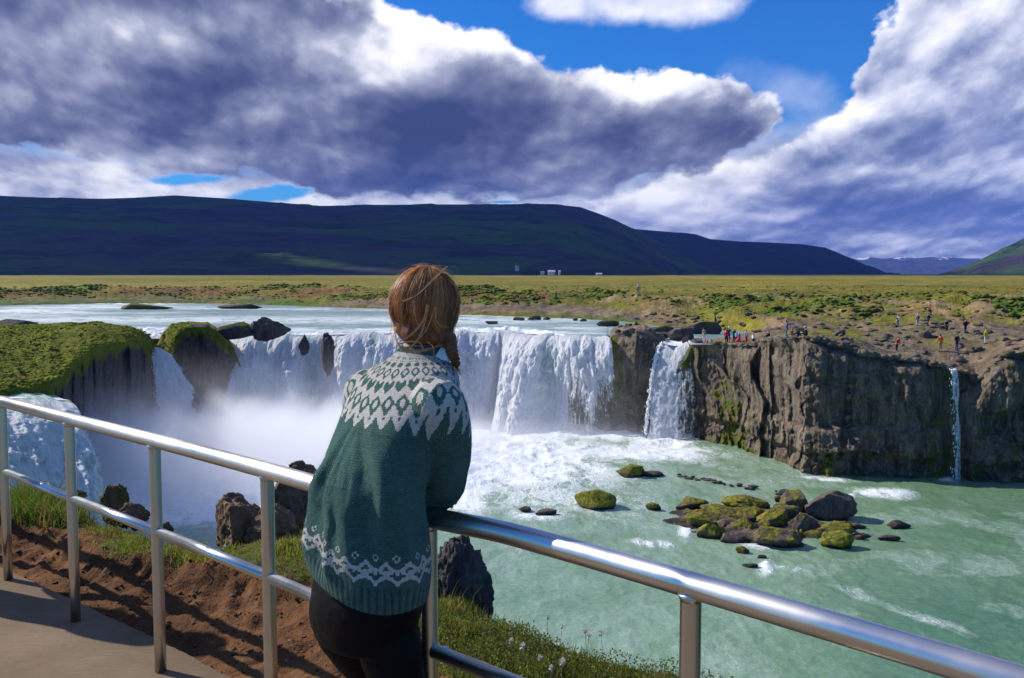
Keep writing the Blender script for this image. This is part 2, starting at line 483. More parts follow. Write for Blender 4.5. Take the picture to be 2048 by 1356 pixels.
# ================================================================ FAR TERRAIN
def rock_mat(name, base=(.17, .145, .12), dark=(.05, .043, .04), moss=(.105, .115, .012), mossamt=.5, scale=1.0, wet=.0, useattr=True, streak=.9):
    m, t, p = material(name)
    P = t.pos()
    g = t.mapping(P, scale=(1, 1, .35))
    n1 = t.noise(g, 1.3 * scale, 6, .62, .6); n2 = t.noise(P, 7 * scale, 5, .6, .2)
    st = t.noise(t.mapping(P, scale=(1, 1, .12)), 2.6 * scale, 5, .6, .8)
    c = t.mix(t.mr(n1, .34, .66, 0, 1), dark, base)
    c = t.mix(t.m('MULTIPLY', t.mr(st, .5, .68, 0, 1), streak * .6), c, [x * 1.7 for x in base])
    c = t.mix(t.m('MULTIPLY', t.mr(n2, .55, .75, 0, 1), .55), c, dark)
    if mossamt > 0:
        mn = t.noise(P, .9 * scale, 6, .65, .3)
        ma = t.attr('moss') if useattr else mossamt
        f = t.mr(t.m('ADD', mn, t.m('MULTIPLY', t.m('SUBTRACT', ma, .5), .62)), .5, .58, 0, 1)
        mc = t.mix(t.mr(t.noise(P, 2.7 * scale, 5, .6), .38, .62, 0, 1), moss, (.05, .078, .012))
        mc = t.mix(t.mr(t.noise(P, 9 * scale, 3, .6), .5, .7, 0, .7), mc, (.10, .07, .02))
        c = t.mix(f, c, mc)
    if wet: c = t.mix(t.m('MULTIPLY', t.ss(WATER + .42, WATER + .12, t.m('ADD', t.xyz(P)[2], t.m('MULTIPLY', t.m('SUBTRACT', n2, .5), .5))), .85), c, (.022, .018, .014))
    h = t.m('ADD', t.m('MULTIPLY', n1, .6), t.m('ADD', t.m('MULTIPLY', n2, .25), t.m('MULTIPLY', st, .3)))
    setp(t, p, color=c, rough=.85, spec=.25, normal=t.bump(h, .9, .25 / scale))
    return m

M_cliff = rock_mat('cliff_rock')
# ---- plan lines (all metres; seen points turned into places on the ground)
def plan(pts, z): return [tuple(atz(px, py, z)[:2]) for px, py in pts]
bank_near = plan([(-700, 613), (-200, 612), (0, 611), (160, 608), (300, 607), (430, 607), (650, 614), (800, 619), (925, 630), (1010, 632), (1130, 636), (1230, 642), (1290, 648)], RIVER)
bank_near += plan([(1345, 656), (1400, 657), (1480, 662), (1535, 669), (1530, 675), (1480, 680), (1440, 681), (1384, 681)], RIVER)
plain_edge = [tuple(atz(px, py, -3.6)[:2]) for px, py in
              [(-700, 574), (0, 574), (400, 573), (780, 575), (930, 578), (1040, 581), (1120, 584), (1180, 583), (1260, 586), (1330, 590), (1400, 588), (1480, 591), (1560, 590), (1700, 592), (1850, 595), (2048, 602), (2600, 620), (3600, 640)]]
terr_end = [tuple(atz(px, py, -6.3)[:2]) for px, py in [(1400, 656), (1480, 662), (1560, 664), (1660, 668), (1750, 662), (1900, 672), (2048, 664), (2600, 660), (3600, 670)]]

# front edge of the far shore: (px, depth, top y in picture)
EDGE = [(-900, 130, 671), (380, 118, 671), (440, 112.5, 671), (560, 112, 671), (640, 113.2, 671), (700, 114.5, 671), (800, 116.5, 671), (900, 118, 670), (960, 118.5, 670), (1020, 118, 669), (1060, 115.5, 670), (1110, 112, 672), (1150, 109.6, 675), (1215, 106.6, 677),
        (1222, 107.2, 672), (1236, 106.5, 667), (1262, 106, 664), (1272, 105.5, 662), (1290, 105.5, 664), (1312, 105.6, 676), (1330, 106, 684), (1336, 106.6, 694), (1348, 107, 699), (1360, 106.5, 697), (1372, 104.5, 690), (1385, 102, 685), (1392, 101.4, 683), (1440, 98.6, 687), (1470, 96.4, 687), (1500, 94.2, 689),
        (1515, 92.8, 687), (1522, 91.5, 680), (1550, 88.5, 676), (1562, 87.5, 678), (1590, 85.6, 676), (1606, 84.6, 672), (1640, 84.0, 678), (1660, 83.8, 688), (1690, 83.4, 692), (1715, 83.2, 704), (1760, 82.9, 712), (1800, 82.7, 718), (1840, 82.5, 722), (1880, 82.2, 730), (1900, 82.2, 738), (1935, 82.0, 748), (1950, 81.8, 762), (1966, 81.6, 748), (1990, 81.2, 722),
        (2015, 80.8, 706), (2048, 80.6, 700), (2150, 80.2, 702), (2700, 82, 690), (3400, 78, 690)]
NC = 1180
cols = np.concatenate([np.linspace(-900, 400, 130, endpoint=False), np.linspace(400, 1200, 330, endpoint=False), np.linspace(1200, 2100, 680, endpoint=False), np.linspace(2100, 3400, 90)])
ue = (cols - 1024) / F
De = interp(cols, [(e[0], e[1]) for e in EDGE])
ytop = interp(cols, [(e[0], e[2]) for e in EDGE])
# small wobble
topz = np.array([aty(c, y, d)[2] for c, y, d in zip(cols, ytop, De)])
ptop = topz.copy()
NF = 170
# face rows (bottom -> top)
sf = np.linspace(0, 1, NF)
def column_world(u, D): return u / (CP) * 0 + u * D / 1.0, D
# note: x = u * (Y*CP + Z*-SP ...) is handled exactly through the view ray below
def xy_from(u, Y, Z):
    depth = Y * CP - Z * SP      # distance along the optical axis
    return u * depth
faceY = np.repeat(De[None, :], NF, 0)
faceZ = (WATER - 1.2) + (topz - (WATER - 1.2))[None, :] * sf[:, None]
U2 = np.repeat(ue[None, :], NF, 0)
faceX = xy_from(U2, faceY, faceZ)
arc = np.concatenate([[0], np.cumsum(np.hypot(np.diff(faceX[-1]), np.diff(De)))])
A2 = np.repeat(arc[None, :], NF, 0)
# fluted rock: pillars, vertical streaks, contorted lava low down
damp = sstep(0, .10, 1 - sf)[:, None] * .8 + .2
pil = np.abs(fbm(A2 * .20 + .35 * fbm(A2 * .2, faceZ * .15, 0, 3, 5), faceZ * .035, 0, 3, 11))
def facet(x, seed):
    i = np.floor(x); f = x - i; z0_ = 0 * i
    h0 = _h(i, z0_, z0_, seed); h1 = _h(i + 1, z0_, z0_, seed); tl_ = _h(i, z0_ + 3, z0_, seed) - .5
    return h0 + (h1 - h0) * sstep(.80, 1.0, f) + tl_ * .8 * (f - .4) * sstep(1, .8, f)
wz = .55 * fbm(A2 * .12, faceZ * .22, 0, 3, 15)
fac1 = facet(A2 * .17 + 1.2 * wz, 3); fac2 = facet(A2 * .62 + 1.4 * wz + .15 * fbm(A2 * .5, faceZ * .8, 0, 3, 16), 8); fac3 = facet(A2 * 1.7 + 3 * wz, 12)
ledge = facet(faceZ * .45 + .5 * fbm(A2 * .15, faceZ * .1, 0, 3, 17), 22)
flute = ridged(A2 * .95 + .5 * fbm(A2 * .6, faceZ * .3, 2, 3, 9), faceZ * .08, 0, 4, 21)
cont = ridged(A2 * .55 + 1.3 * fbm(A2 * .33, faceZ * .4, 0, 3, 31), faceZ * .75 + 1.0 * fbm(A2 * .4, faceZ * .4, 5, 3, 35), 0, 4, 37)
low = sstep(.62, .3, sf)[:, None]
rockface = sstep(1200, 1240, cols)[None, :]
disp = (3.0 * (fac1 - .4) + .85 * (fac2 - .5) + .16 * (fac3 - .5) + 1.2 * (ledge - .5) * (.4 + low) + .9 * (pil - .2) + .12 * flute * (1 - .5 * low) + .60 * cont * (low + .15) + .25 * fbm(A2 * 2.2, faceZ * 2.2, 0, 4, 41)) * (.3 + .7 * rockface)
disp *= damp
disp = disp * (1 - .9 * np.exp(-(((U2 * F + 1024) - 1903) / 34) ** 2))
# base batter and overhanging lip
faceY2 = faceY - disp - .8 * (1 - sf)[:, None] ** 2 * rockface
faceY2 = faceY2 + .45 * rockface * np.exp(-((sf - .9) / .06) ** 2)[:, None]
faceX2 = xy_from(U2, faceY2, faceZ)
# plateau rows
NR = 380
s = np.linspace(0, 1, NR)
YMAX = 6500
Yr = De[None, :] * (YMAX / De[None, :]) ** (s[:, None] ** 1.35)
U3 = np.repeat(ue[None, :], NR, 0)
Xr = xy_from(U3, Yr, -5.0)
river_poly = bank_near + [tuple(atz(c, y, topz[i])[:2]) for i, (c, y) in enumerate(zip(cols, ytop)) if c < 1378][::-40]
river_poly = bank_near + [(float(xy_from((c - 1024) / F, interp(c, [(e[0], e[1]) for e in EDGE]) - 2, RIVER)), float(interp(c, [(e[0], e[1]) for e in EDGE]) - 2)) for c in (1376, 1352, 1338, 1210, 1100, 900, 640, 440, 0, -900)]
din = segdist(Xr, Yr, bank_near)
isin = inside(Xr, Yr, river_poly)
dplain = segdist(Xr, Yr, plain_edge)
beyond = Yr > np.interp(Xr, [p[0] for p in plain_edge], [p[1] for p in plain_edge])
dterr = segdist(Xr, Yr, terr_end)
pastterr = Yr > np.interp(Xr, [p[0] for p in terr_end], [p[1] for p in terr_end])
right = sstep(60, 75, Xr * 1.0 + 0 * Yr) if False else sstep(1380, 1480, (U3 * F + 1024))
# left bank : from river to plain
tb = din / (din + dplain + 1e-6)
zleft = RIVER + .25 + (-3.6 - RIVER - .25) * sstep(.05, .95, tb) ** .9
tr = np.where(pastterr, dterr / (dterr + dplain + 1e-6), 0)
zedge = np.repeat(topz[None, :], NR, 0)
far = sstep(0, 14, Yr - De[None, :])
ker = np.exp(-(np.arange(-90, 91) / 45.0) ** 2); ker /= ker.sum(); zsm = np.convolve(np.pad(topz, 90, 'edge'), ker, 'valid')[None, :]
far1 = sstep(0, 3.5, Yr - De[None, :])
zterr = (zedge * (1 - far1) + zsm * far1) * (1 - far) + (-6.4) * far
zright = zterr + (-3.6 - zterr) * sstep(.0, .9, tr)
zland = zleft * (1 - right) + zright * right
zland = np.where(beyond, -3.6 + .9 * sstep(0, 600, Yr - 150), zland)
hb = 2.3 * sstep(1350, 3500, Yr) * 0
rough_bank = np.where(beyond, .0, 1.0) * np.exp(-0 * Yr)
tus = fbm(Xr * .35, Yr * .35, 0, 4, 51); big = fbm(Xr * .06, Yr * .06, 0, 4, 61); rg = ridged(Xr * .28, Yr * .28, 0, 5, 71)
nearness = np.exp(-np.maximum(Yr - 250, 0) / 300)
bankzone = sstep(.15, .5, np.where(right > .5, tr, tb)) * (~beyond)
zland = zland + nearness * (.5 * tus * (.4 + bankzone) + .55 * big * (1 + bankzone * 1.3) + .38 * (rg + .1) * (right * sstep(0, 5, Yr - De[None, :]) + (1 - right) * sstep(.5, .1, tb)) )
zland = zland + np.where(beyond, .9 * fbm(Xr * .02, Yr * .02, 0, 4, 81) * sstep(150, 400, Yr), 0)
bk = sstep(2.2, 0, din) * (Yr - De[None, :] > 3)
zland = zland * (1 - bk) + (RIVER + .12) * bk
edgefade = sstep(0, 2.5, Yr - De[None, :])
zland = zedge * (1 - edgefade) + zland * edgefade
# knob between the falls is a hump that drops behind
cpx = U3 * F + 1024
isriver = isin
depthr = np.minimum(din, 3) / 3
zbed = RIVER + .12 - 1.4 * depthr
knob = sstep(1214, 1224, cpx) * sstep(1338, 1330, cpx)
dk = Yr - De[None, :]
zk = zedge + .5 * np.sin(np.clip(dk / 6, 0, 1) * np.pi) + .3 * rg * sstep(0, 2, dk) - 2.2 * sstep(5, 10, dk)
lipz = zedge * (1 - sstep(0, 1.5, dk)) + zbed * sstep(0, 1.5, dk)
lipz = np.minimum(lipz, -7.75)
Zr = np.where(isriver, lipz, zland)
Zr = np.where((cpx < 1376) & (dk < 1.2) & (knob <= 0), np.minimum(Zr, -7.9), Zr)
Zr = np.where((knob > 0) & (dk < 14), np.maximum(zk * knob + (1 - knob) * -8.5, Zr), Zr)
Xr = xy_from(U3, Yr, Zr)
# fix face top to the plateau's first row
blend = sstep(.93, 1, sf)[:, None]
faceY2 = faceY2 * (1 - blend) + blend * De[None, :]
faceZ2 = faceZ * (1 - blend) + blend * (faceZ[-1:, :] * 0 + Zr[0][None, :] * 1.0 - (1 - sf[:, None]) * (topz - WATER))
faceX2 = xy_from(U2, faceY2, faceZ2)
VX = np.vstack([faceX2, Xr[1:]]); VY = np.vstack([faceY2, Yr[1:]]); VZ = np.vstack([faceZ2, Zr[1:]])
nrow = NF + NR - 1
# masks: moss on the face, ground cover on the plateau
mf = .30 + .0 * faceZ
pxs = U2 * F + 1024
h01 = sf[:, None]
mf = mf + .5 * np.exp(-((pxs - 1228) / 14) ** 2) * sstep(.1, .5, h01) + .35 * np.exp(-((pxs - 1285) / 40) ** 2) * sstep(.75, .5, h01) * sstep(.2, .35, h01)
mf = mf + .42 * np.exp(-((pxs - 1370) / 22) ** 2) * sstep(.1, .6, h01)
mf = mf + .34 * np.exp(-((pxs - 1450 - 40 * (.6 - h01)) / 34) ** 2) * sstep(.85, .6, h01) + .45 * np.exp(-((pxs - 1480) / 70) ** 2) * sstep(.22, .05, h01)
mf = mf + .30 * sstep(.12, .03, h01) + .18 * (pxs > 1620) * sstep(.5, .1, h01) + .2 * np.exp(-((pxs - 1890) / 60) ** 2)
mf = mf - .05
mf = mf - .30 * np.exp(-((pxs - 1590) / 50) ** 2) * sstep(.3, .6, h01)
grass = sstep(-.10, .25, fbm(Xr * .09, Yr * .09, 0, 5, 91) + .85 * bankzone + .8 * beyond - .22 + .25 * np.exp(-((cpx - 1690) / 60) ** 2) * right)
# the strip of green along the river's far bank and dark rock along it in the middle
strip = sstep(.0, .04, tb) * sstep(.30, .16, tb) * (1 - right)
lushleft = strip * (cpx < 640); rockmid = sstep(.02, .10, tb) * sstep(.45, .28, tb) * sstep(700, 860, cpx) * sstep(1400, 1250, cpx)
lushmid = sstep(.01, .03, tb) * sstep(.12, .06, tb) * sstep(1000, 1100, cpx) * sstep(1330, 1260, cpx)
grass = np.clip(grass + lushleft * .8 - rockmid * 1.3 + lushmid * 2, 0, 1)
brown = sstep(.30, .5, tb) * sstep(.95, .7, tb) * (cpx < 1100) * sstep(-.25, .15, fbm(Xr * .06, Yr * .1, 0, 4, 101)) * (~beyond)
dirt = sstep(.12, .4, fbm(Xr * .12, Yr * .05, 3, 4, 111)) * bankzone * (cpx > 1150)
yellow = sstep(-.2, .3, fbm(Xr * .01, Yr * .02, 0, 4, 121)) * beyond
lush = np.clip(lushleft + lushmid + .9 * bankzone * sstep(-.1, .2, fbm(Xr * .11, Yr * .11, 7, 4, 131)), 0, 1)
ZF = np.zeros((NF, cols.size))
def cat(a, b): return np.vstack([a + ZF, b[1:]]).ravel()
def C3(c): return np.array(c)[None, None, :]
gcol = C3((.150, .145, .022)) * (1 - lush[..., None]) + C3((.062, .120, .014)) * lush[..., None]
gcol = gcol * (1 - yellow[..., None]) + C3((.195, .168, .020)) * yellow[..., None]
gcol = gcol * (1 + (.45 * fbm(Xr * .008, Yr * .035, 2, 4, 133) * sstep(120, 200, Yr)))[..., None]
rcol = C3((.150, .120, .090)) + 0 * gcol
rcol = rcol * (.75 + .5 * sstep(-.4, .4, fbm(Xr * .7, Yr * .3, 0, 4, 141)))[..., None]
bcol = C3((.15, .075, .04)); dcol = C3((.20, .145, .085))
g3 = grass[..., None]
col = rcol * (1 - g3) + gcol * g3
col = col * (1 - .8 * brown[..., None]) + bcol * .8 * brown[..., None]
col = col * (1 - .7 * dirt[..., None]) + dcol * .7 * dirt[..., None]
lichen = sstep(.0, .02, tb) * sstep(.09, .05, tb) * (cpx > 250) * sstep(-.1, .2, fbm(Xr * .08, Yr * .02, 9, 3, 151)) * (1 - right)
col = col * (1 - lichen[..., None]) + C3((.12, .105, .008)) * lichen[..., None]
# tan path through the plain
pathl = [tuple(atz(px, py, -3.3)[:2]) for px, py in [(1330, 589), (1500, 587), (1700, 591), (1850, 597), (2048, 604), (2400, 610)]]
pd = segdist(Xr, Yr, pathl); col = np.where((pd < .9)[..., None], C3((.20, .16, .10)), col)
for lin in ([(1385, 600), (1420, 625), (1440, 655)], [(1830, 606), (1880, 620), (1930, 640), (1945, 668)], [(1985, 610), (1945, 632)], [(1600, 612), (1640, 628), (1625, 652)], [(1500, 606), (1560, 622)], [(1710, 622), (1735, 650)]):
    pl = []
    for px, py in lin:
        pl.append(tuple(atz(px, py, -3.8 - 2.2 * (py - 600) / 60)[:2]))
    pd = segdist(Xr, Yr, pl); f = sstep(1.3, .5, pd)[..., None] * .85
    col = col * (1 - f) + C3((.21, .15, .095)) * f
colF = np.zeros((NF, cols.size, 3)) + .12
colA = np.concatenate([colF, col[1:]], 0).reshape(-1, 3)
isface = np.concatenate([np.ones((NF, cols.size)), np.zeros((NR - 1, cols.size))], 0); isface[NF - 3:NF + 2] = .5
grA = cat(0 * faceZ, grass)

m, t, p = material('shore_ground'); M_shore = m
# the cliff part
P = t.pos()
g = t.mapping(P, scale=(1, 1, .22))
n1 = t.noise(g, .9, 6, .62, .8); n2 = t.noise(P, 4, 5, .62, .2); st = t.noise(t.mapping(P, scale=(1, 1, .10)), 2.2, 5, .6, .8)
fc = t.mix(t.mr(n1, .32, .66, 0, 1), (.040, .031, .024), (.195, .152, .110))
fc = t.mix(t.m('MULTIPLY', t.mr(st, .5, .66, 0, 1), .55), fc, (.34, .27, .19))
fc = t.mix(t.m('MULTIPLY', t.mr(n2, .52, .7, 0, 1), .7), fc, (.035, .03, .028))
mn = t.noise(t.mapping(P, scale=(1, 1, .6)), .8, 6, .68, .4)
ff = t.mr(t.m('ADD', mn, t.m('MULTIPLY', t.m('SUBTRACT', t.attr('moss'), .5), .5)), .5, .56, 0, 1)
mc = t.mix(t.mr(t.noise(P, 1.3, 5, .6), .38, .62, 0, 1), (.115, .115, .010), (.05, .085, .012))
mc = t.mix(t.mr(t.noise(P, 3.1, 4, .6), .5, .65, 0, .8), mc, (.11, .065, .018))
fc = t.mix(ff, fc, mc)
# the ground part
gc = t.attr('col', 'Color')
k = t.noise(t.mapping(P, scale=(1, 1, 1)), .8, 6, .68); k2 = t.noise(P, .10, 5, .6)
gm = t.mix(t.mr(k, .3, .7, 0, 1), (.62, .60, .55), (1.7, 1.62, 1.4))
gc = t.mix(1.0, gc, gm, 'MULTIPLY')
gm2 = t.mix(t.mr(k2, .35, .65, 0, 1), (.75, .8, .8), (1.25, 1.15, 1.1))
gc = t.mix(1.0, gc, gm2, 'MULTIPLY')
fm = t.attr('face')
c = t.mix(t.ss(.35, .75, fm), gc, fc)
hh = t.m('ADD', t.m('MULTIPLY', n1, .5), t.m('ADD', t.m('MULTIPLY', n2, .35), t.m('MULTIPLY', st, .35)))
hh = t.m('ADD', hh, t.m('MULTIPLY', k, .3))
setp(t, p, color=c, rough=.9, spec=.15, normal=t.bump(hh, 1.0, .45))
mesh_obj('ground', np.stack([VX, VY, VZ], -1).reshape(-1, 3), gridfaces(nrow, cols.size), M_shore,
         attrs={'col': colA, 'face': isface.ravel(), 'moss': cat(mf, 0 * Zr)})
tag(bpy.data.objects['ground'], kind='structure')

def shore_z(px, Y):
    "height of the far ground at a picture column and a depth"
    i = int(np.argmin(np.abs(cols - px))); return float(np.interp(Y, Yr[:, i], Zr[:, i]))
def shore_hit(px, py):
    "place on the far ground seen at a pixel"
    i = int(np.argmin(np.abs(cols - px)))
    dv = ray(px, py)
    zz = dv[2] / dv[1] * Yr[:, i]
    below = np.where(Zr[1:, i] >= zz[1:])[0]
    j = below[0] + 1 if len(below) else NR - 1
    Y = Yr[j, i]; return np.array([xy_from((px - 1024) / F, Y, Zr[j, i]), Y, Zr[j, i]])

# ---------------------------------------------------------------- mossy island on the left
# columns by picture x; top outline (far crest), lip of the cliff, depth of cliff and crest
isl_c = np.linspace(-420, 512, 440)
iu = (isl_c - 1024) / F
I_D = interp(isl_c, [(-420, 52), (-200, 56), (0, 59), (100, 64), (160, 72), (220, 82), (285, 92), (300, 96), (306, 99), (314, 103), (340, 104), (380, 103), (440, 103), (475, 105), (512, 106)])
I_crest = interp(isl_c, [(-420, 664), (-100, 655), (0, 652), (60, 650), (130, 645), (200, 646), (250, 652), (280, 660), (300, 672), (308, 690), (314, 690), (324, 668), (340, 650), (360, 644), (414, 645), (430, 652), (442, 664), (458, 680), (472, 702), (484, 735), (496, 785), (512, 880)])
I_lip = interp(isl_c, [(-420, 790), (-100, 785), (0, 781), (60, 776), (120, 752), (150, 718), (180, 700), (230, 684), (270, 680), (290, 692), (300, 706), (308, 735), (314, 745), (322, 738), (330, 722), (345, 690), (362, 662), (380, 654), (414, 654), (430, 659), (442, 669), (458, 685), (472, 707), (484, 740), (496, 790), (512, 884)])
I_Dc = I_D + interp(isl_c, [(-420, 30), (0, 34), (120, 28), (200, 20), (280, 9), (300, 4), (316, 3), (330, 6), (380, 9), (420, 8), (445, 4), (492, 2)])
zl = np.array([aty(c, y, d)[2] for c, y, d in zip(isl_c, I_lip, I_D)])
zc = np.array([aty(c, y, d)[2] for c, y, d in zip(isl_c, I_crest, I_Dc)])
zc = np.minimum(zc, -4.9)
nf, nt_, nb = 110, 150, 30
sF = np.linspace(0, 1, nf)[:, None]; Zf = (WATER - 1) + (zl - WATER + 1)[None, :] * sF
Yf = I_D[None, :] + 0 * Zf; Uf = iu[None, :] + 0 * Zf
af = np.concatenate([[0], np.cumsum(np.hypot(np.diff(iu * I_D), np.diff(I_D)))])[None, :] + 0 * Zf
wI = .5 * fbm(af * .15, Zf * .2, 0, 3, 207)
dd = 1.3 * (facet(af * .30 + wI, 31) - .3) + .8 * (facet(af * .8 + 2 * wI, 33) - .5) + .6 * (facet(Zf * .5 + wI, 35) - .5) + .6 * np.abs(fbm(af * .22, Zf * .05, 0, 3, 201)) + .5 * ridged(af * .6, Zf * .12, 0, 4, 203) + .25 * fbm(af * 2, Zf * 2, 0, 3, 205)
undercut = 1.6 * np.exp(-((sF - .6) / .25) ** 2)
Yf2 = Yf - (dd - .5) * sstep(1, .88, sF) + undercut * sstep(1, .9, sF)
sT = np.linspace(0, 1, nt_)[:, None]
Yt = I_D[None, :] + (I_Dc - I_D)[None, :] * sT; Ut = iu[None, :] + 0 * Yt
Zt = zl[None, :] + (zc - zl)[None, :] * (np.sin(sT * np.pi / 2) ** .85)
Xt0 = xy_from(Ut, Yt, Zt)
Zt = Zt + (.35 * fbm(Xt0 * .3, Yt * .3, 0, 4, 211) + .35 * (np.abs(fbm(Xt0 * .8, Yt * .8, 0, 3, 213)) - .2) + .7 * fbm(Xt0 * .08, Yt * .08, 0, 3, 215) * np.sin(sT * np.pi)) * sstep(0, .06, sT) * sstep(1.0, .9, sT)
sB = np.linspace(0, 1, nb)[1:, None]
Yb = I_Dc[None, :] + 12 * sB; Zb = zc[None, :] + (RIVER - 1.5 - zc)[None, :] * sB ** 1.5; Ub = iu[None, :] + 0 * Yb
UU = np.vstack([Uf, Ut[1:], Ub]); YY = np.vstack([Yf2, Yt[1:], Yb]); ZZ = np.vstack([Zf, Zt[1:], Zb])
XX = xy_from(UU, YY, ZZ)
mossI = np.vstack([sstep(.82, 1.0, sF + .12 * fbm(af * .5, Zf * .5, 0, 3, 221)) + .4 * sstep(120, 40, (Uf * F + 1024)) * sstep(.45, .8, sF), np.where(Ut[1:] * F + 1024 > 372, .30 + .5 * sstep(.35, .8, sT[1:]), 1.0) + 0 * Zt[1:], np.ones_like(Zb)]).ravel()
m, t, p = material('mossy_turf'); M_isl = m
P = t.pos()
a = t.noise(P, .45, 6, .62, .4); b = t.noise(P, 2.2, 6, .7); cst = t.noise(t.mapping(P, scale=(1, 1, .15)), 1.4, 6, .65, .7)
tc_ = t.mix(t.mr(a, .36, .62, 0, 1), (.12, .165, .014), (.22, .20, .024))
tc_ = t.mix(t.mr(b, .45, .7, 0, .75), tc_, (.045, .05, .010))
rc_ = t.mix(t.mr(cst, .35, .65, 0, 1), (.05, .040, .040), (.15, .115, .105))
f = t.ss(.35, .65, t.m('ADD', t.attr('moss'), t.m('MULTIPLY', t.m('SUBTRACT', b, .5), .6)))
setp(t, p, color=t.mix(f, rc_, tc_), rough=.95, spec=.1, normal=t.bump(t.m('ADD', b, cst), 1.0, .35))
mesh_obj('mossy_islet', np.stack([XX, YY, ZZ], -1).reshape(-1, 3), gridfaces(UU.shape[0], isl_c.size), M_isl, attrs={'moss': np.clip(mossI, 0, 1)})
tag(bpy.data.objects['mossy_islet'], 'large rock islet topped with green moss between the left and main falls', 'islet')

# ---------------------------------------------------------------- hills
def hill(name, sil, base_y, D0, D1, mat, bul=1.0, rows=90, cols_=420, amp=8, seed=0, x0=None, x1=None, foot=None):
    cs = np.linspace(sil[0][0] if x0 is None else x0, sil[-1][0] if x1 is None else x1, cols_)
    u = (cs - 1024) / F
    yt = interp(cs, sil); yb = interp(cs, base_y) if isinstance(base_y, list) else np.full(cols_, float(base_y))
    zt = np.array([aty(c, y, D1)[2] for c, y in zip(cs, yt)]); zb = np.full(cols_, -3.0)
    d0 = interp(cs, foot) if foot else np.full(cols_, float(D0))
    s = np.linspace(0, 1, rows)[:, None]
    Y = d0[None, :] + (D1 - d0)[None, :] * s; Z = (zb - 6)[None, :] + (zt - zb + 6)[None, :] * (1 - (1 - s ** bul) ** 1.25)
    U_ = u[None, :] + 0 * Y; X = xy_from(U_, Y, Z)
    n = fbm(X / 420, Y / 420, 0, 5, seed) * amp + ridged(X / 900, Y / 250, 0, 5, seed + 3) * amp * 1.3
    g = ridged(X / 160, Y / 700, 0, 4, seed + 7) * amp * .6
    Z = Z + (n + g) * sstep(0, .15, s) * sstep(1.0, .8, s)
    sb = np.linspace(0, 1, 8)[1:, None]
    Yb = D1 + 900 * sb + 0 * u[None, :]; Zb = zt[None, :] + (-40 - zt)[None, :] * sb
    Y = np.vstack([Y, Yb]); Z = np.vstack([Z, Zb]); U_ = u[None, :] + 0 * Y
    X = xy_from(U_, Y, Z)
    o = mesh_obj(name, np.stack([X, Y, Z], -1).reshape(-1, 3), gridfaces(Y.shape[0], cols_), mat)
    tag(o, kind='structure'); return o

def hill_mat(name, c1, c2, c3, sc_=.002):
    m, t, p = material(name); P = t.pos()
    a = t.noise(t.mapping(P, scale=(.6, 1, 3)), sc_, 8, .66, .6); b = t.noise(t.mapping(P, scale=(.5, 1, 2.5)), sc_ * 3.2, 8, .7)
    c = t.mix(t.mr(a, .4, .6, 0, 1), c1, c2)
    c = t.mix(t.mr(b, .48, .62, 0, .9), c, c3)
    setp(t, p, color=c, rough=1, spec=.05, normal=t.bump(t.m('ADD', a, b), 1, 25))
    return m
M_h1 = hill_mat('hill_grass', (.045, .100, .016), (.050, .028, .055), (.012, .020, .014))
M_h2 = hill_mat('hill_far_grass', (.022, .026, .018), (.034, .026, .024), (.016, .019, .016))
hill('hills', [(-500, 400), (-200, 392), (0, 393), (100, 396), (200, 398), (260, 396), (350, 391), (450, 397), (550, 405), (640, 412), (700, 411), (760, 410), (850, 409), (960, 409), (1040, 408), (1100, 408), (1160, 414), (1200, 428), (1230, 440), (1270, 459), (1330, 490), (1400, 530), (1460, 556)], 0, 2500, 5200, M_h1, bul=1.15, amp=18, seed=301,
     foot=[(-500, 2300), (900, 2600), (1100, 2700), (1300, 3600), (1460, 4800)])
hill('hills', [(1130, 500), (1170, 470), (1230, 445), (1270, 458), (1330, 463), (1390, 468), (1420, 478), (1480, 483), (1540, 485), (1600, 488), (1650, 495), (1675, 505), (1700, 516), (1730, 532), (1770, 549), (1800, 556)], 0, 5600, 7600, M_h2, bul=1.05, amp=20, seed=331, foot=[(1130, 5400), (1600, 6200), (1800, 7400)])
hill('hills', [(1860, 556), (1900, 545), (1960, 520), (2000, 500), (2048, 476), (2120, 440), (2250, 390), (2500, 330), (2900, 300), (3500, 290), (4000, 330)], 0, 3000, 4600, M_h1, bul=1.1, amp=12, seed=351, foot=[(1860, 4500), (1960, 3800), (2500, 2600), (4000, 2200)])
# sunlit spur at the foot of the long hill
hill('hills', [(880, 556), (960, 544), (1040, 532), (1120, 516), (1170, 512), (1220, 520), (1280, 530), (1330, 540), (1372, 556)], 0, 2050, 2650, M_h1, bul=1.0, amp=5, seed=361, foot=[(880, 2600), (1000, 2200), (1200, 2080), (1372, 2600)])
m, t, p = material('snow_peaks'); P = t.pos()
sn = t.noise(t.mapping(P, scale=(1, .4, 2.2)), .0035, 6, .6, .3); z = t.xyz(P)[2]
f = t.mr(t.m('ADD', sn, t.m('MULTIPLY', t.m('SUBTRACT', z, 250.0), .0022)), .62, .68, 0, 1)
setp(t, p, color=t.mix(f, (.05, .06, .09), (.85, .88, .95)), rough=.9, spec=.1)
M_snow = m
hill('mountains', [(1600, 530), (1640, 518), (1680, 514), (1710, 518), (1740, 515), (1770, 518), (1800, 513), (1830, 517), (1850, 515), (1900, 514), (1940, 517), (1965, 517), (1990, 522), (2100, 535)], 0, 13500, 17500, M_snow, bul=1.0, amp=26, seed=371)

# sheet of plain under the hills out to the horizon
m, t, p = material('far_plain'); setp(t, p, color=(.07, .075, .03), rough=1, spec=0)
g_ = np.array([[-30000, 5800, -14], [30000, 5800, -14], [30000, 42000, -14], [-30000, 42000, -14]], float)
o = mesh_obj('ground', g_, [[0, 1, 2, 3]], m); tag(o, kind='structure')
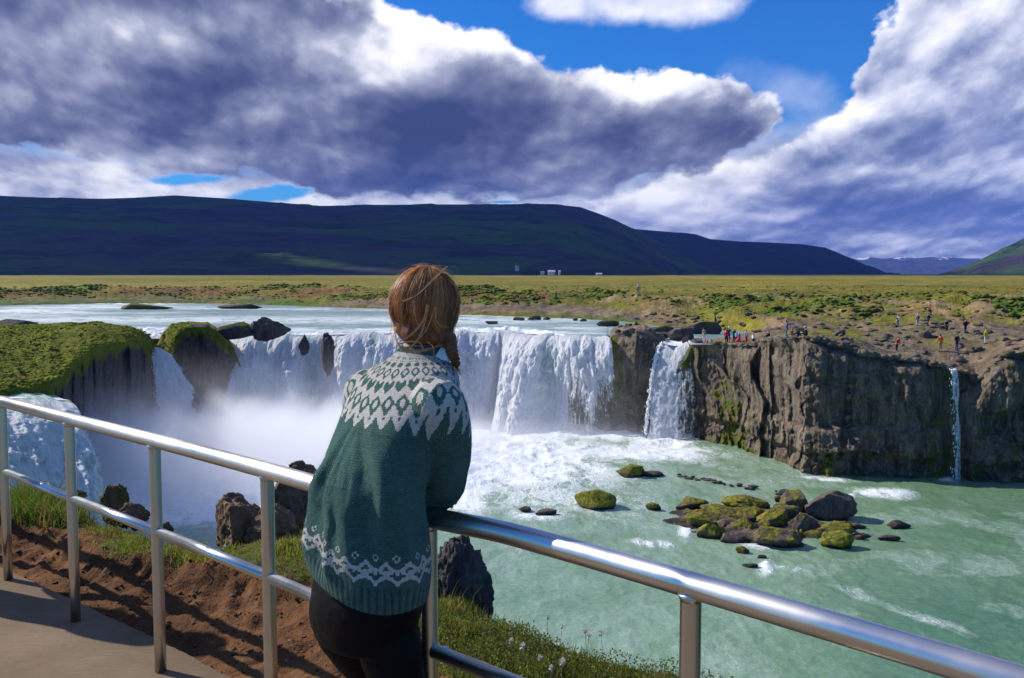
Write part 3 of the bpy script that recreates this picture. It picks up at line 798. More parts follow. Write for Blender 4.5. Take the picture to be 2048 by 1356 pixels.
# ================================================================ WATER
def px_of(X, Y, Z):
    dep = Y * CP - Z * SP
    return 1024 + F * X / dep, 678 - F * (Y * SP + Z * CP) / dep

# ---------------------------------------------------------------- lower river
lc = np.linspace(-620, 3400, 1260); lu = (lc - 1024) / F
LY = np.geomspace(13, 122, 620)[:, None] + 0 * lu[None, :]
LX = xy_from(lu[None, :] + 0 * LY, LY, WATER)
PX, PY = px_of(LX, LY, WATER)
def bl(x0, y0, rx, ry, rot=0):
    a = (PX - x0) * math.cos(rot) + (PY - y0) * math.sin(rot); b = -(PX - x0) * math.sin(rot) + (PY - y0) * math.cos(rot)
    return np.exp(-((a / rx) ** 2 + (b / ry) ** 2))
wx = 14 * fbm(PX / 60, PY / 22, 0, 4, 401); wy = 7 * fbm(PX / 70, PY / 20, 5, 4, 402)
PXo, PYo = PX, PY
PX = PX + wx; PY = PY + wy
foam = sstep(900, 855, PY - 0 * PX) * sstep(1440, 1250, PX)
foam = np.maximum(foam, sstep(1120, 960, PY) * sstep(900, 640, PX))
foam = np.maximum(foam, .85 * bl(1000, 900, 240, 46, .05))
foam = np.maximum(foam, .60 * bl(1060, 950, 160, 42, -.1)); foam = np.maximum(foam, .8 * bl(930, 960, 70, 80))
foam = np.maximum(foam, 1.0 * bl(1325, 882, 70, 18)); foam = np.maximum(foam, .65 * bl(1300, 905, 190, 22, .02))
foam = np.maximum(foam, .35 * bl(1200, 1010, 220, 50)); foam = np.maximum(foam, .32 * bl(1400, 925, 130, 18, .2))
for a in [(1755, 985, 62, 11, .05, 1.1), (1700, 990, 26, 9, -.5, .8), (1640, 958, 60, 5, .06, .8), (1525, 1132, 20, 17, -.9, 1.0), (1565, 1136, 50, 8, .15, .6), (1370, 1062, 16, 22, -.5, .9), (1505, 1092, 36, 8, .2, .7), (1065, 1030, 58, 14, .06, 1.0),
          (1295, 1088, 44, 9, .1, .9), (1150, 1008, 20, 10, .9, .55), (1185, 1022, 44, 6, .1, .6), (1700, 1190, 90, 14, .35, .50), (1830, 1240, 120, 12, .35, .55), (1650, 1225, 120, 18, .1, .36), (1893, 961, 18, 5, 0, 1.2),
          (1330, 1022, 18, 5, 0, .4), (1430, 960, 80, 5, .15, .5), (1250, 1120, 160, 28, .2, .32), (1000, 1100, 100, 90, 0, .35), (1120, 1170, 160, 30, .2, .28), (1560, 905, 60, 10, .2, .2), (1900, 1000, 120, 6, 0, .3), (1500, 990, 90, 8, .12, .4), (1960, 1180, 90, 6, .3, .25)]:
    foam = np.maximum(foam, min(.55, a[5] * .6) * bl(a[0] + a[2] * .2, a[1], a[2] * 1.3, a[3] * 1.25, a[4]))
foam = np.maximum(foam, .62 * bl(1010, 930, 330, 62, .06)); foam = np.maximum(foam, .42 * bl(1060, 990, 260, 60, .1)); foam = np.maximum(foam, .8 * sstep(1000, 900, PY) * sstep(1150, 950, PX))
foam = np.maximum(foam, .10 + .12 * sstep(-.1, .4, fbm(LX * .05, LY * .09, 0, 4, 405)))
foam = foam * (1 - .75 * sstep(1500, 1800, PX) * (foam < .2))
# waves
turb = sstep(.30, 1.0, foam)
hw = .10 * fbm(LX * .45, LY * .45, 0, 4, 411) + (.55 * turb) * fbm(LX * .35, LY * .28, 0, 5, 415) + .22 * turb * ridged(LX * .7, LY * .6, 0, 4, 417)
hw += .05 * ridged(LX * .9 + .8 * fbm(LX * .15, LY * .15, 0, 2, 3), LY * 1.6, 0, 3, 419)
LZ = WATER + hw
murk = np.clip(sstep(1500, 2000, PXo) * .7 + sstep(1050, 1356, PYo) * .4, 0, 1)

def water_mat(name, deep, pale, foamcol=(.86, .89, .90), flow=(1, 1, 1), rot=0, fs=1.0, wr=.16, ws=.42):
    m, t, p = material(name); P = t.pos()
    q = t.mapping(P, rot=(0, 0, rot), scale=flow)
    wq = t.vm('ADD', q, t.vm('SCALE', t.n.new('ShaderNodeTexNoise').outputs['Color']))
    wn = t.n[-1] if False else None
    nz = t.n.new('ShaderNodeTexNoise'); t.put(nz.inputs['Vector'], q); nz.inputs['Scale'].default_value = .22 * fs; nz.inputs['Detail'].default_value = 4
    sc1 = t.n.new('ShaderNodeVectorMath'); sc1.operation = 'SCALE'; t.put(sc1.inputs[0], nz.outputs['Color']); sc1.inputs['Scale'].default_value = 4.5 / fs
    q2 = t.vm('ADD', q, sc1.outputs[0])
    a = t.noise(q2, .50 * fs, 7, .62, .4); b = t.noise(q2, 1.5 * fs, 6, .65, .8); g3 = t.noise(q2, 5 * fs, 4, .6)
    la = t.m('SUBTRACT', 1.0, t.m('MULTIPLY', t.m('ABSOLUTE', t.m('SUBTRACT', a, .5)), 9.0))
    lb = t.m('SUBTRACT', 1.0, t.m('MULTIPLY', t.m('ABSOLUTE', t.m('SUBTRACT', b, .5)), 7.0))
    lace = t.m('MAXIMUM', t.m('MULTIPLY', la, .9), t.m('MULTIPLY', lb, .75))
    fo = t.attr('foam')
    v = t.m('ADD', t.m('MULTIPLY', lace, t.m('ADD', .20, t.m('MULTIPLY', fo, .30))), t.m('ADD', t.m('MULTIPLY', t.m('SUBTRACT', a, .5), t.m('ADD', .95, t.m('MULTIPLY', fo, .4))), t.m('MULTIPLY', fo, 1.35)))
    v = t.m('ADD', v, t.m('MULTIPLY', t.m('SUBTRACT', g3, .5), .5))
    fac = t.ss(.48, 1.0, v)
    mu = t.attr('murk')
    body = t.mix(t.m('ADD', t.m('MULTIPLY', t.mr(t.noise(P, .06, 4, .5), .35, .65, 0, 1), .4), t.m('MULTIPLY', mu, .7), clamp=True), pale, deep)
    milk = t.ss(.15, .8, v)
    body = t.mix(t.m('MULTIPLY', milk, .45), body, (.50, .62, .55))
    fcol = t.mix(t.mr(b, .35, .6, 0, .5), foamcol, (.55, .63, .64))
    c = t.mix(fac, body, fcol)
    rip = t.noise(t.mapping(P, scale=(1, 1.9, 1)), 1.5, 5, .6, .4)
    h = t.m('ADD', t.m('MULTIPLY', rip, .5), t.m('ADD', t.m('MULTIPLY', fac, .5), t.m('MULTIPLY', b, t.m('MULTIPLY', fo, 1.2))))
    setp(t, p, color=c, rough=t.mr(fac, 0, 1, wr, .75), spec=t.mr(fac, 0, 1, ws, .15), normal=t.bump(h, .75, .22))
    return m
M_low = water_mat('glacial_water', (.080, .185, .098), (.205, .320, .185), flow=(1.15, .55, 1), rot=rad(28))
o = mesh_obj('water', np.stack([LX, LY, LZ], -1).reshape(-1, 3), gridfaces(*LX.shape), M_low, attrs={'foam': foam.ravel(), 'murk': murk.ravel()})
tag(o, kind='structure')

# ---------------------------------------------------------------- upper river
def lipD(c): return interp(c, [(e[0], e[1]) for e in EDGE])
uc = np.linspace(-900, 1590, 1000); uu_ = (uc - 1024) / F
ld = lipD(uc)
start = np.where(uc < 1376, ld + 1.0, 98.5 + 0 * ld)
start = np.where(uc < 446, 107.5, start)
start = np.where((uc > 1214) & (uc < 1334), ld + 6, start)
sR = np.linspace(0, 1, 330)[:, None]
RY = start[None, :] * (290 / start[None, :]) ** (sR ** 1.4)
RX = xy_from(uu_[None, :] + 0 * RY, RY, RIVER)
rpx, rpy = px_of(RX, RY, RIVER)
dl = RY - ld[None, :]
rf = (.95 * np.exp(-dl / 3) + .9 * np.exp(-dl / 16) * np.clip(.45 + 1.3 * fbm(RX * .09, RY * .05, 0, 4, 437), 0, 1)) * (uc[None, :] < 1130) + .55 * np.exp(-dl / 3) * (uc[None, :] >= 1130) * (uc[None, :] < 1214)
rf = np.maximum(rf, .95 * np.exp(-((rpx - 1352) / 40) ** 2 - (np.maximum(rpy - 675, 0) / 20) ** 2) * sstep(660, 682, rpy))
rf = np.maximum(rf, .40 * np.exp(-((rpy - 640) / 14) ** 2) * sstep(1180, 1040, rpx)); rf = np.maximum(rf, .35 * np.exp(-((rpy - 630) / 12) ** 2) * sstep(420, 60, rpx))
rf = np.maximum(rf, .26 + .6 * fbm(RX * .02, RY * .05, 0, 4, 431)) * sstep(1330, 1150, rpx) + rf * sstep(1150, 1330, rpx)
hz = .10 * fbm(RX * .5, RY * .5, 0, 4, 433) + .75 * sstep(.30, .9, rf) * ridged(RX * .25, RY * .16, 0, 5, 435)
RZ = RIVER + hz * sstep(0, 1.5, RY - start[None, :]) - .02
M_up = water_mat('river_water', (.11, .175, .165), (.20, .27, .255), flow=(.45, .8, 1), rot=0, fs=.8, wr=.42, ws=.28)
o = mesh_obj('water', np.stack([RX, RY, RZ], -1).reshape(-1, 3), gridfaces(*RX.shape), M_up, attrs={'foam': rf.ravel(), 'murk': (0 * rf).ravel()})
tag(o, kind='structure')
# river arm feeding the left falls
ax = np.linspace(-120, -16, 160)[None, :]; ayy = np.linspace(44, 62, 90)[:, None]

# ---------------------------------------------------------------- falling water
def fall_mat(name):
    m, t, p = material(name); P = t.pos()
    s = t.cxyz(t.attr('fa'), t.attr('fb'), 0.0)
    q = t.mapping(s, scale=(1, .16, 1)); q3 = t.mapping(s, scale=(1, .45, 1))
    a = t.noise(q, 1.1, 6, .62, .5); b = t.noise(q, 4.2, 5, .62, .3); d = t.noise(q3, 6.5, 4, .65, .2); e = t.noise(q3, 1.4, 6, .65, .8)
    gr = t.attr('green'); th = t.attr('thin')
    cc = t.mix(t.mr(t.m('ADD', t.m('MULTIPLY', b, .5), t.m('MULTIPLY', d, .5)), .36, .56, 0, 1), (.60, .65, .72), (.96, .97, .98))
    e2 = t.noise(q3, 2.6, 8, .72, .9)
    g = t.m('MULTIPLY', gr, t.m('ADD', t.m('MULTIPLY', t.mr(e, .36, .62, 0, .8), .8), t.m('MULTIPLY', t.mr(e2, .46, .54, 0, .8), .9)), clamp=True)
    cc = t.mix(g, cc, (.26, .46, .36))
    h = t.m('ADD', t.m('MULTIPLY', a, 1.2), t.m('ADD', t.m('MULTIPLY', b, .5), t.m('ADD', t.m('MULTIPLY', d, .25), t.m('ADD', t.m('MULTIPLY', e2, .9), t.m('MULTIPLY', e, .8)))))
    nb_ = t.bump(h, .9, .35)
    setp(t, p, color=cc, rough=.6, spec=.3, normal=nb_, sss=1.0)
    p.inputs['Subsurface Radius'].default_value = (1, 1, 1); p.inputs['Subsurface Scale'].default_value = .12
    tl = t.n.new('ShaderNodeBsdfTranslucent'); t.put(tl.inputs[0], t.mix(g, (.97, .98, 1.0), (.55, .85, .6))); t.put(tl.inputs['Normal'], nb_)
    m1 = t.n.new('ShaderNodeMixShader'); m1.inputs[0].default_value = .36
    t.l.new(p.outputs[0], m1.inputs[1]); t.l.new(tl.outputs[0], m1.inputs[2])
    tr = t.n.new('ShaderNodeBsdfTransparent')
    v = t.m('ADD', t.m('MULTIPLY', a, .45), t.m('ADD', t.m('MULTIPLY', b, .45), t.m('MULTIPLY', d, .35)))
    op = t.ss(t.m('SUBTRACT', th, .06), t.m('ADD', th, .10), v)      # thin 0 = solid
    m2 = t.n.new('ShaderNodeMixShader'); t.l.new(op, m2.inputs[0]); t.l.new(tr.outputs[0], m2.inputs[1]); t.l.new(m1.outputs[0], m2.inputs[2])
    t.l.new(m2.outputs[0], t.n['Material Output'].inputs[0])
    return m
M_fall = fall_mat('falling_water'); SPRAY = []

def curtain(name, label, lip, vel, ncol, nrow, amp, green, thin, up=1.6, zb=WATER - .4, seed=0, side=None, fine=1.0, spread=None, clump=.10):
    """lip: n x 3 points along the brink; vel: outward plan vector per point (m/s)"""
    lip = np.asarray(lip, float); vel = np.asarray(vel, float)
    k = np.concatenate([[0], np.cumsum(np.linalg.norm(np.diff(lip[:, :2], axis=0), axis=1))]); kk = np.linspace(0, k[-1], ncol)
    L = np.stack([np.interp(kk, k, lip[:, i]) for i in range(3)], 1); Vv = np.stack([np.interp(kk, k, vel[:, i]) for i in range(2)], 1)
    Tm = math.sqrt(2 * (L[:, 2].mean() - zb) / 9.81)
    tt = np.linspace(0, 1, nrow)[:, None]
    T = -.35 + (Tm + .35) * tt ** .9
    speed = np.linalg.norm(Vv, axis=1)[None, :] + 1e-6
    T0 = np.minimum(T, 0)                                   # before the brink
    Tp = np.maximum(T, 0)
    back = T0 / .35 * up
    dirx = Vv[:, 0][None, :] / speed; diry = Vv[:, 1][None, :] / speed
    o = back + speed * Tp
    sp = 1.0 if spread is None else 1 + spread * (Tp / Tm)
    mid = L.mean(0)
    L[:, 1] += .9 * fbm(kk * .22, 0 * kk, 0, 3, seed + 21) * min(1, k[-1] / 30); L[:, 2] += .40 * fbm(kk * .5, 0 * kk, 0, 3, seed + 20) * min(1, k[-1] / 12); X = mid[0] + (L[:, 0] - mid[0])[None, :] * sp + dirx * o; Y = L[:, 1][None, :] + diry * o
    Z = L[:, 2][None, :] - .5 * 9.81 * Tp ** 2
    s = kk[None, :] + 0 * T; f = (L[:, 2][None, :] - Z) + o * .5
    gw = .15 + .85 * sstep(0, .6, Tp / Tm)
    lump = fbm(s * .33 + .6 * fbm(s * .2, f * .12, 0, 3, seed), f * .10, 0, 3, seed + 1)
    lump2 = ridged(s * 1.0 + .4 * fbm(s, f * .3, 0, 2, seed), f * .14, 0, 3, seed + 2); puffs = fbm(s * 1.5, f * .7, 0, 4, seed + 3); fn = fbm(s * 5, f * 1.6, 0, 3, seed + 4)
    dsp = amp * gw * (1.1 * lump + .38 * lump2 + .5 * puffs + .13 * fine * fn + clump * (ridged(s * 1.1, f * .75, 0, 6, seed + 6, gain=.62))) + .12 * puffs * (Tp <= 0)
    X = X + dirx * dsp; Y = Y + diry * dsp; Z = Z + .35 * np.abs(dsp) + .06
    gpx, gpy = px_of(X, Y, Z)
    gm_ = green(gpx, gpy, s, f, Tp / Tm) + 0 * X; tm_ = thin(gpx, gpy, s, f, Tp / Tm) + 0 * X
    e = np.minimum(kk, k[-1] - kk)[None, :]
    tm_ = np.maximum(tm_, .75 * sstep(.5, 0, e + .25 * fbm(s * 2, f * .5, 0, 3, seed + 9)) * sstep(0, .3, Tp / Tm))
    o = mesh_obj(name, np.stack([X, Y, Z], -1).reshape(-1, 3), gridfaces(nrow, ncol), M_fall,
                 attrs={'fa': s.ravel(), 'fb': f.ravel(), 'green': np.clip(gm_, 0, 1).ravel(), 'thin': tm_.ravel()})
    tag(o, label, 'waterfall')
    nsp = int(60 * k[-1] ** .8 + 500) if k[-1] > 2 else 90
    nsp = 5200 if label.startswith('foaming') else nsp
    rr = np.random.default_rng(seed + 50)
    okk = np.argwhere((Tp / Tm > .06) & (Tp / Tm < .97)); pk = okk[rr.integers(0, len(okk), nsp)]; ii, jj = pk[:, 0], pk[:, 1]
    wgt_ = np.abs(rr.normal(size=nsp)) * .28 * min(1.4, amp + .25)
    q = np.stack([X[ii, jj] + dirx[0, jj] * wgt_ + rr.normal(size=nsp) * .12, Y[ii, jj] + diry[0, jj] * wgt_, Z[ii, jj] + wgt_ * .4], 1)
    SPRAY.append((q, rr.uniform(.03, .10, nsp) * (1.2 if amp > .6 else .8 if k[-1] > 2 else .5))); return o

def g2(x, y, x0, y0, rx, ry): return np.exp(-((x - x0) / rx) ** 2 - ((y - y0) / ry) ** 2)
lc_ = np.linspace(444, 1219, 120)
lipm = np.array([[xy_from((c - 1024) / F, lipD(c) - .25, RIVER), lipD(c) - .25, RIVER] for c in lc_])
vy = interp(lc_, [(444, 4.6), (490, 7.0), (530, 7.2), (556, 5.6), (600, 7.6), (636, 4.4), (668, 4.4), (700, 7.4), (735, 6.0), (770, 7.8), (850, 6.2), (900, 7.2), (930, 5.2), (965, 6.2), (1000, 5.0), (1045, 7.4), (1088, 6.6), (1118, 3.6), (1219, 2.6)])
vx = interp(lc_, [(444, .6), (700, 0), (1000, -.3), (1040, -2.4), (1090, -2.6), (1115, -1.0), (1219, .3)])
gf = lambda x, y, s, f, t: (.75 * g2(x, y, 1095, 745, 18, 70) + .55 * g2(x, y, 745, 690, 14, 30) + .6 * g2(x, y, 625, 740, 16, 70) + .45 * g2(x, y, 560, 700, 22, 26) + .35 * g2(x, y, 610, 800, 30, 60)
                         + .35 * sstep(.12, 0, t) * (fbm(s * .25, f * .3, 0, 3, 5) > 0))
tf = lambda x, y, s, f, t: (.44 * sstep(1118, 1146, x) * sstep(.02, .14, t) * (1 - .25 * np.exp(-((x - 1180) / 8.0) ** 2)) - .10 * sstep(.0, .08, .08 - t) + .60 * g2(x, y, 655, 715, 17, 50) * (t > .04) + .50 * g2(x, y, 535, 720, 20, 40) + .42 * g2(x, y, 940, 740, 26, 40) * (t > .1)
                         + .45 * g2(x, y, 690, 720, 12, 30) * (t > .06) + .25 * sstep(.3, 1, t))
curtain('waterfall', 'wide white main waterfall curving between the mossy islet and the rock knob', lipm, np.stack([vx, -vy], 1), 950, 320, 1.0, gf, tf, up=2.6, seed=501)

lipg = [atz(302, 697, RIVER - .4) * [1, 1, 1], atz(318, 693, RIVER - .3), atz(332, 698, RIVER - .5)]
for q in lipg: q[1] = q[1]
lipg = np.array([[xy_from((c - 1024) / F, d, z), d, z] for c, d, z in [(300, 99.0, -8.5), (307, 99.6, -8.1), (316, 100.2, -8.0), (325, 100.2, -8.4)]])
curtain('waterfall', 'narrow slanting waterfall squeezed through the gap of the mossy islet', lipg, [(1.9, -3.0), (2.6, -2.8), (3.5, -2.5), (4.2, -2.2)], 120, 200, .35,
        lambda x, y, s, f, t: .25 * g2(x, y, 320, 720, 14, 30), lambda x, y, s, f, t: .10 + .35 * t, up=2.5, seed=521, spread=.9)

lips = np.array([[xy_from((c - 1024) / F, d, z), d, z] for c, d, z in [(1327, 105.6, -8.0), (1336, 105.0, -8.15), (1350, 104.6, -8.2), (1364, 104.2, -8.0), (1374, 103.8, -7.7)]])
curtain('waterfall', 'single tall white waterfall between the rock knob and the sunlit cliff', lips, [(-1.7, -3.3), (-1.3, -3.4), (-.8, -3.4), (-.3, -3.2), (.15, -2.8)], 190, 280, .34,
        lambda x, y, s, f, t: 0 * x, lambda x, y, s, f, t: .12 + .50 * sstep(1318, 1365, x) * sstep(.05, .5, t), up=3.0, seed=541, spread=.25)
# stream running down to that brink
scx = np.linspace(-1, 1, 50)[None, :]; scy = np.linspace(0, 1, 60)[:, None]
sy_ = 103.9 + 9 * scy; spx = 1350 + 2 * scy + scx * (23 + 4 * scy); sx_ = xy_from((spx - 1024) / F, sy_, -7.6)
sz_ = -8.12 + .62 * sstep(0, .75, scy) + .12 * ridged(sx_ * 1.2, sy_ * .9, 0, 4, 551) + .3 * scx ** 2 * sstep(1, .2, scy) + .0 * scx
o = mesh_obj('stream', np.stack([sx_ + 0 * sz_, sy_ + 0 * sz_, sz_], -1).reshape(-1, 3), gridfaces(60, 50), M_up,
             attrs={'foam': (np.clip(.85 - .5 * scy + 0 * scx, 0, 1)).ravel(), 'murk': np.zeros(3000)}); tag(o, kind='structure')

lipt = np.array([[xy_from((c - 1024) / F, d, z), d, z] for c, d, z in [(1900, 81.7, -8.45), (1906, 81.6, -8.5), (1913, 81.7, -8.45)]])
curtain('waterfall', 'thin ribbon of water dropping down the shaded cliff', lipt, [(-.14, -1.3), (-.12, -1.35), (-.12, -1.3)], 40, 220, .10,
        lambda x, y, s, f, t: 0 * x, lambda x, y, s, f, t: .46 + .12 * t, up=1.2, seed=561)

# left branch: river arm, brink and foaming drop
m_arm = []
lipl = np.array([[-62, 42, RIVER], [-50, 48, RIVER], [-41, 52.0, RIVER - .1], [-34.5, 55.8, RIVER - .2], [-31.0, 58.6, RIVER - .4], [-29.4, 61.0, RIVER - .9]])
vl = np.array([(6.4, -9.6), (6.5, -9.6), (6.7, -9.2), (6.7, -8.8), (6.2, -8.0), (5.4, -6.6)])
curtain('waterfall', 'foaming green white waterfall seen through the leftmost railing bars', lipl, vl, 420, 340, 1.5,
        lambda x, y, s, f, t: .95 * sstep(.10, .0, t) + .10, lambda x, y, s, f, t: .12 * sstep(.6, 1, t), up=4.0, seed=571, clump=.38)
arm_u = np.linspace(0, 1, 80)[:, None]; arm_s = np.linspace(0, 1, 160)[None, :]
Lx = np.interp(arm_s, np.linspace(0, 1, 6), lipl[:, 0]); Ly = np.interp(arm_s, np.linspace(0, 1, 6), lipl[:, 1])
AX = Lx - 30 * arm_u; AY = Ly + 5 * arm_u + .3; AZ = np.interp(arm_s, np.linspace(0, 1, 6), lipl[:, 2]) * (1 - arm_u) ** 3 + RIVER * (1 - (1 - arm_u) ** 3) - .02 + .25 * ridged(AX * .3, AY * .3, 0, 4, 581) * arm_u ** .5 * 1.0
o = mesh_obj('water', np.stack([AX, AY, AZ], -1).reshape(-1, 3), gridfaces(80, 160), M_up, attrs={'foam': (.45 + .35 * (1 - arm_u) + 0 * AX).ravel(), 'murk': (0 * AX).ravel()}); tag(o, kind='structure')

# ---------------------------------------------------------------- spray and haze (air with water in it)
def vol_box(name, x0, x1, y0, y1, z0, z1, mat):
    V_, F_ = boxm(x0, x1, y0, y1, z0, z1)
    o = mesh_obj(name, V_, F_, mat, smooth=False); tag(o, kind='stuff'); return o
m = bpy.data.materials.new('spray'); m.use_nodes = True; t = NT(m.node_tree); t.n.remove(t.n['Principled BSDF'])
pv = t.n.new('ShaderNodeVolumePrincipled'); P = t.pos(); xs = t.xyz(P)
hgt = t.m('SUBTRACT', xs[2], WATER)
n1 = t.noise(P, .11, 4, .55, .3)
# height of the spray: tall at the left and middle, low on the right
ztop = t.m('ADD', t.mr(xs[0], -15, 3, t.mr(xs[1], 78, 96, -12.2, -14.4), -17.2), t.m('MULTIPLY', t.m('SUBTRACT', t.noise(P, .11, 6, .62, .6), .5), t.mr(xs[0], -12, 5, 13.0, 3.0)))
hh = t.m('ADD', t.mr(xs[0], -30, 14, 2.3, 1.1), t.m('MULTIPLY', t.ss(.50, .66, t.noise(P, .055, 3, .5, .3)), t.mr(xs[0], -10, 8, 3.6, .6)))
fz = t.m('ADD', t.ss(t.m('ADD', ztop, 1.3), t.m('SUBTRACT', ztop, 2.2), xs[2]), t.m('MULTIPLY', .12, t.m('EXPONENT', t.m('MULTIPLY', hgt, -.18))))
fx = t.m('MULTIPLY', t.ss(-60, -46, xs[0]), t.ss(18, 6, xs[0]))
fy = t.m('MULTIPLY', t.ss(112.5, 104, xs[1]), t.ss(t.mr(xs[0], -35, 0, 52, 82), t.mr(xs[0], -35, 0, 76, 104), xs[1]))
dn = t.m('MULTIPLY', t.m('MULTIPLY', t.m('MULTIPLY', fz, fx), fy), t.ss(.30, .52, n1))
dn = t.m('MULTIPLY', t.m('MULTIPLY', dn, t.mr(xs[1], 76, 96, .36, .20)), t.ss(-7.0, -10.5, xs[2]))
t.l.new(dn, pv.inputs['Density']); pv.inputs['Color'].default_value = (.98, .98, 1, 1); pv.inputs['Anisotropy'].default_value = .25
t.l.new(pv.outputs[0], t.n['Material Output'].inputs['Volume'])
M_spray = m
vol_box('mist', -62, 20, 50, 113, WATER + .1, -5.2, M_spray)

m = bpy.data.materials.new('haze'); m.use_nodes = True; t = NT(m.node_tree); t.n.remove(t.n['Principled BSDF'])
pv = t.n.new('ShaderNodeVolumePrincipled'); pv.inputs['Density'].default_value = 3.6e-5; pv.inputs['Color'].default_value = (.17, .33, 1.0, 1)
pv.inputs['Anisotropy'].default_value = 0.0
t.l.new(pv.outputs[0], t.n['Material Output'].inputs['Volume'])
vol_box('haze', -31000, 31000, -400, 19500, WATER - 1.6, 1250, m)

# ---------------------------------------------------------------- cloud sheet added out of view high to the left to shade the hills
holes_ = []
def sunshift(p, h):
    p = np.asarray(p, float); return p + SUN * ((h - p[2]) / SUN[2])
CH = 4600.0
gx, gy = np.meshgrid(np.linspace(-15500, -800, 460), np.linspace(4000, 12500, 270))
cov_ = fbm(gx / 1700, gy / 1700, 0, 5, 601)
# back along the sunbeam to the land, at hill height
bx = gx - SUN[0] / SUN[2] * (CH - 150); by = gy - SUN[1] / SUN[2] * (CH - 150)
th_ = np.full(gx.shape, .55)
th_ = np.maximum(th_, 0)
def land(px, py, Y): q = aty(px, py, Y); return q
mask = (by > 1750 + 250 * cov_) & (by < 8300) & (bx < 3300 + 500 * cov_)
for (px0, py0, px1, py1, Y, r) in [(330, 489, 440, 496, 3000, 34), (500, 503, 560, 508, 2880, 24), (600, 512, 760, 524, 2760, 20), (1170, 522, 1340, 543, 2350, 75), (1230, 540, 1340, 550, 2300, 60)]:
    a_ = aty(px0, py0, Y); b_ = aty(px1, py1, Y)
    dseg = segdist(gx - SUN[0] / SUN[2] * (CH - a_[2]), gy - SUN[1] / SUN[2] * (CH - a_[2]), [tuple(a_[:2]), tuple(b_[:2])])
    mask &= dseg > r * (2.6 + 1.2 * fbm(gx / 300, gy / 300, 0, 3, 611))  # gaps shaped to let sun patches through onto the hills
rightopen = bx > 2700
mask &= ~((bx > 1500) & (by < 5000))
thk = 120 + 260 * (fbm(gx / 700, gy / 700, 0, 4, 621) + .5)
top = np.stack([gx, gy, CH + thk], -1).reshape(-1, 3); botm = np.stack([gx, gy, CH - 30 * cov_], -1).reshape(-1, 3)
fc_ = gridfaces(*gx.shape); mk = mask.ravel(); keep = mk[fc_].all(1); ff_ = fc_[keep]
nV = len(top); edges = {}
for q in ff_:
    for i in range(4):
        a_, b_ = int(q[i]), int(q[(i + 1) % 4])
        if (b_, a_) in edges: del edges[(b_, a_)]
        else: edges[(a_, b_)] = 1
sides = [[a_, b_, b_ + nV, a_ + nV] for a_, b_ in edges]
allf = np.vstack([ff_, ff_[:, ::-1] + nV, np.array(sides)])
m, t, p = material('shade_cloud_body'); setp(t, p, color=(.9, .9, .92), rough=1, spec=0)
o = mesh_obj('shade_cloud', np.vstack([top, botm]), allf, m); tag(o, kind='structure')
# ================================================================ ROCKS
M_wetmoss = rock_mat('mossy_boulder', base=(.13, .095, .075), dark=(.045, .035, .032), moss=(.26, .21, .010), mossamt=.5, scale=1.6, wet=1)
M_dark = rock_mat('dark_lava', base=(.085, .068, .062), dark=(.03, .025, .024), moss=(.09, .10, .012), mossamt=.5, scale=1.2)
M_lava = rock_mat('near_lava', base=(.24, .145, .085), dark=(.06, .038, .026), moss=(.12, .10, .02), mossamt=.2, scale=7, streak=.25)

import bmesh
def ico(sub):
    bm = bmesh.new(); bmesh.ops.create_icosphere(bm, subdivisions=sub, radius=1.0)
    v = np.array([x.co[:] for x in bm.verts]); f = np.array([[l.index for l in q.verts] for q in bm.faces]); bm.free(); return v, f
ICO = {k: ico(k) for k in (3, 4, 5, 6)}
def rock_shape(seed, sub=4, planes=14, rough=.11, cut=.68, freq=1.8):
    v, f = ICO[sub]; v = v.copy(); r_ = np.random.default_rng(seed)
    for i in range(planes):                       # knock flat faces off
        n = r_.normal(size=3); n /= np.linalg.norm(n); d = r_.uniform(cut - .15, cut + .12)
        ex = v @ n - d; v = v - np.where(ex > 0, ex * .96, 0)[:, None] * n
    o = r_.uniform(0, 50, 3)
    n1 = ridged(v[:, 0] * freq + o[0], v[:, 1] * freq + o[1], v[:, 2] * freq + o[2], 5, seed)
    n2 = fbm(v[:, 0] * freq * 4 + o[0], v[:, 1] * freq * 4, v[:, 2] * freq * 4 + o[2], 4, seed + 5)
    v = v * (1 + rough * n1 + rough * .45 * n2)[:, None]
    return v, f
def rock(name, label, cat, px0, px1, ytop, ybase, z, mat, moss=.5, group=None, seed=1, depthk=.8, sub=4, sink=.25, peak=0, Y=None, lean=0, **kw):
    "a boulder standing on level z, filling the given picture box"
    c = atz((px0 + px1) / 2, ybase, z) if Y is None else aty((px0 + px1) / 2, ybase, Y)
    if name == 'boulder' and Y is None: px0, px1 = px0 - .06 * (px1 - px0), px1 + .06 * (px1 - px0)
    wid = (px1 - px0) / F * c[1]; hgt = (ybase - ytop) / F * c[1] * 1.0
    v, f = rock_shape(seed, sub, **kw)
    v = v / np.array([np.abs(v[:, 0]).max(), np.abs(v[:, 1]).max(), 1])
    v[:, 2] = (v[:, 2] - v[:, 2].min()) / np.ptp(v[:, 2])          # 0..1
    if peak: 
        k = 1 - peak * v[:, 2] ** 1.3; v[:, 0] *= k; v[:, 1] *= k
    v[:, 0] += lean * v[:, 2]
    v[:, 0] = (v[:, 0] - v[:, 0].min()) / np.ptp(v[:, 0]) * 2 - 1
    tot = hgt / (1 - sink)
    V_ = np.stack([v[:, 0] * wid / 2, v[:, 1] * wid / 2 * depthk, v[:, 2] * tot - sink * tot], 1)
    V_ = V_ + c + np.array([0, wid / 2 * depthk * .75, 0])
    up = sstep(.25, .8, v[:, 2]); mo = np.clip(moss + (up - .5) * .35, 0, 1)
    o = mesh_obj(name, V_, f, mat, attrs={'moss': mo}, origin=c)
    tag(o, label, cat, group); return o

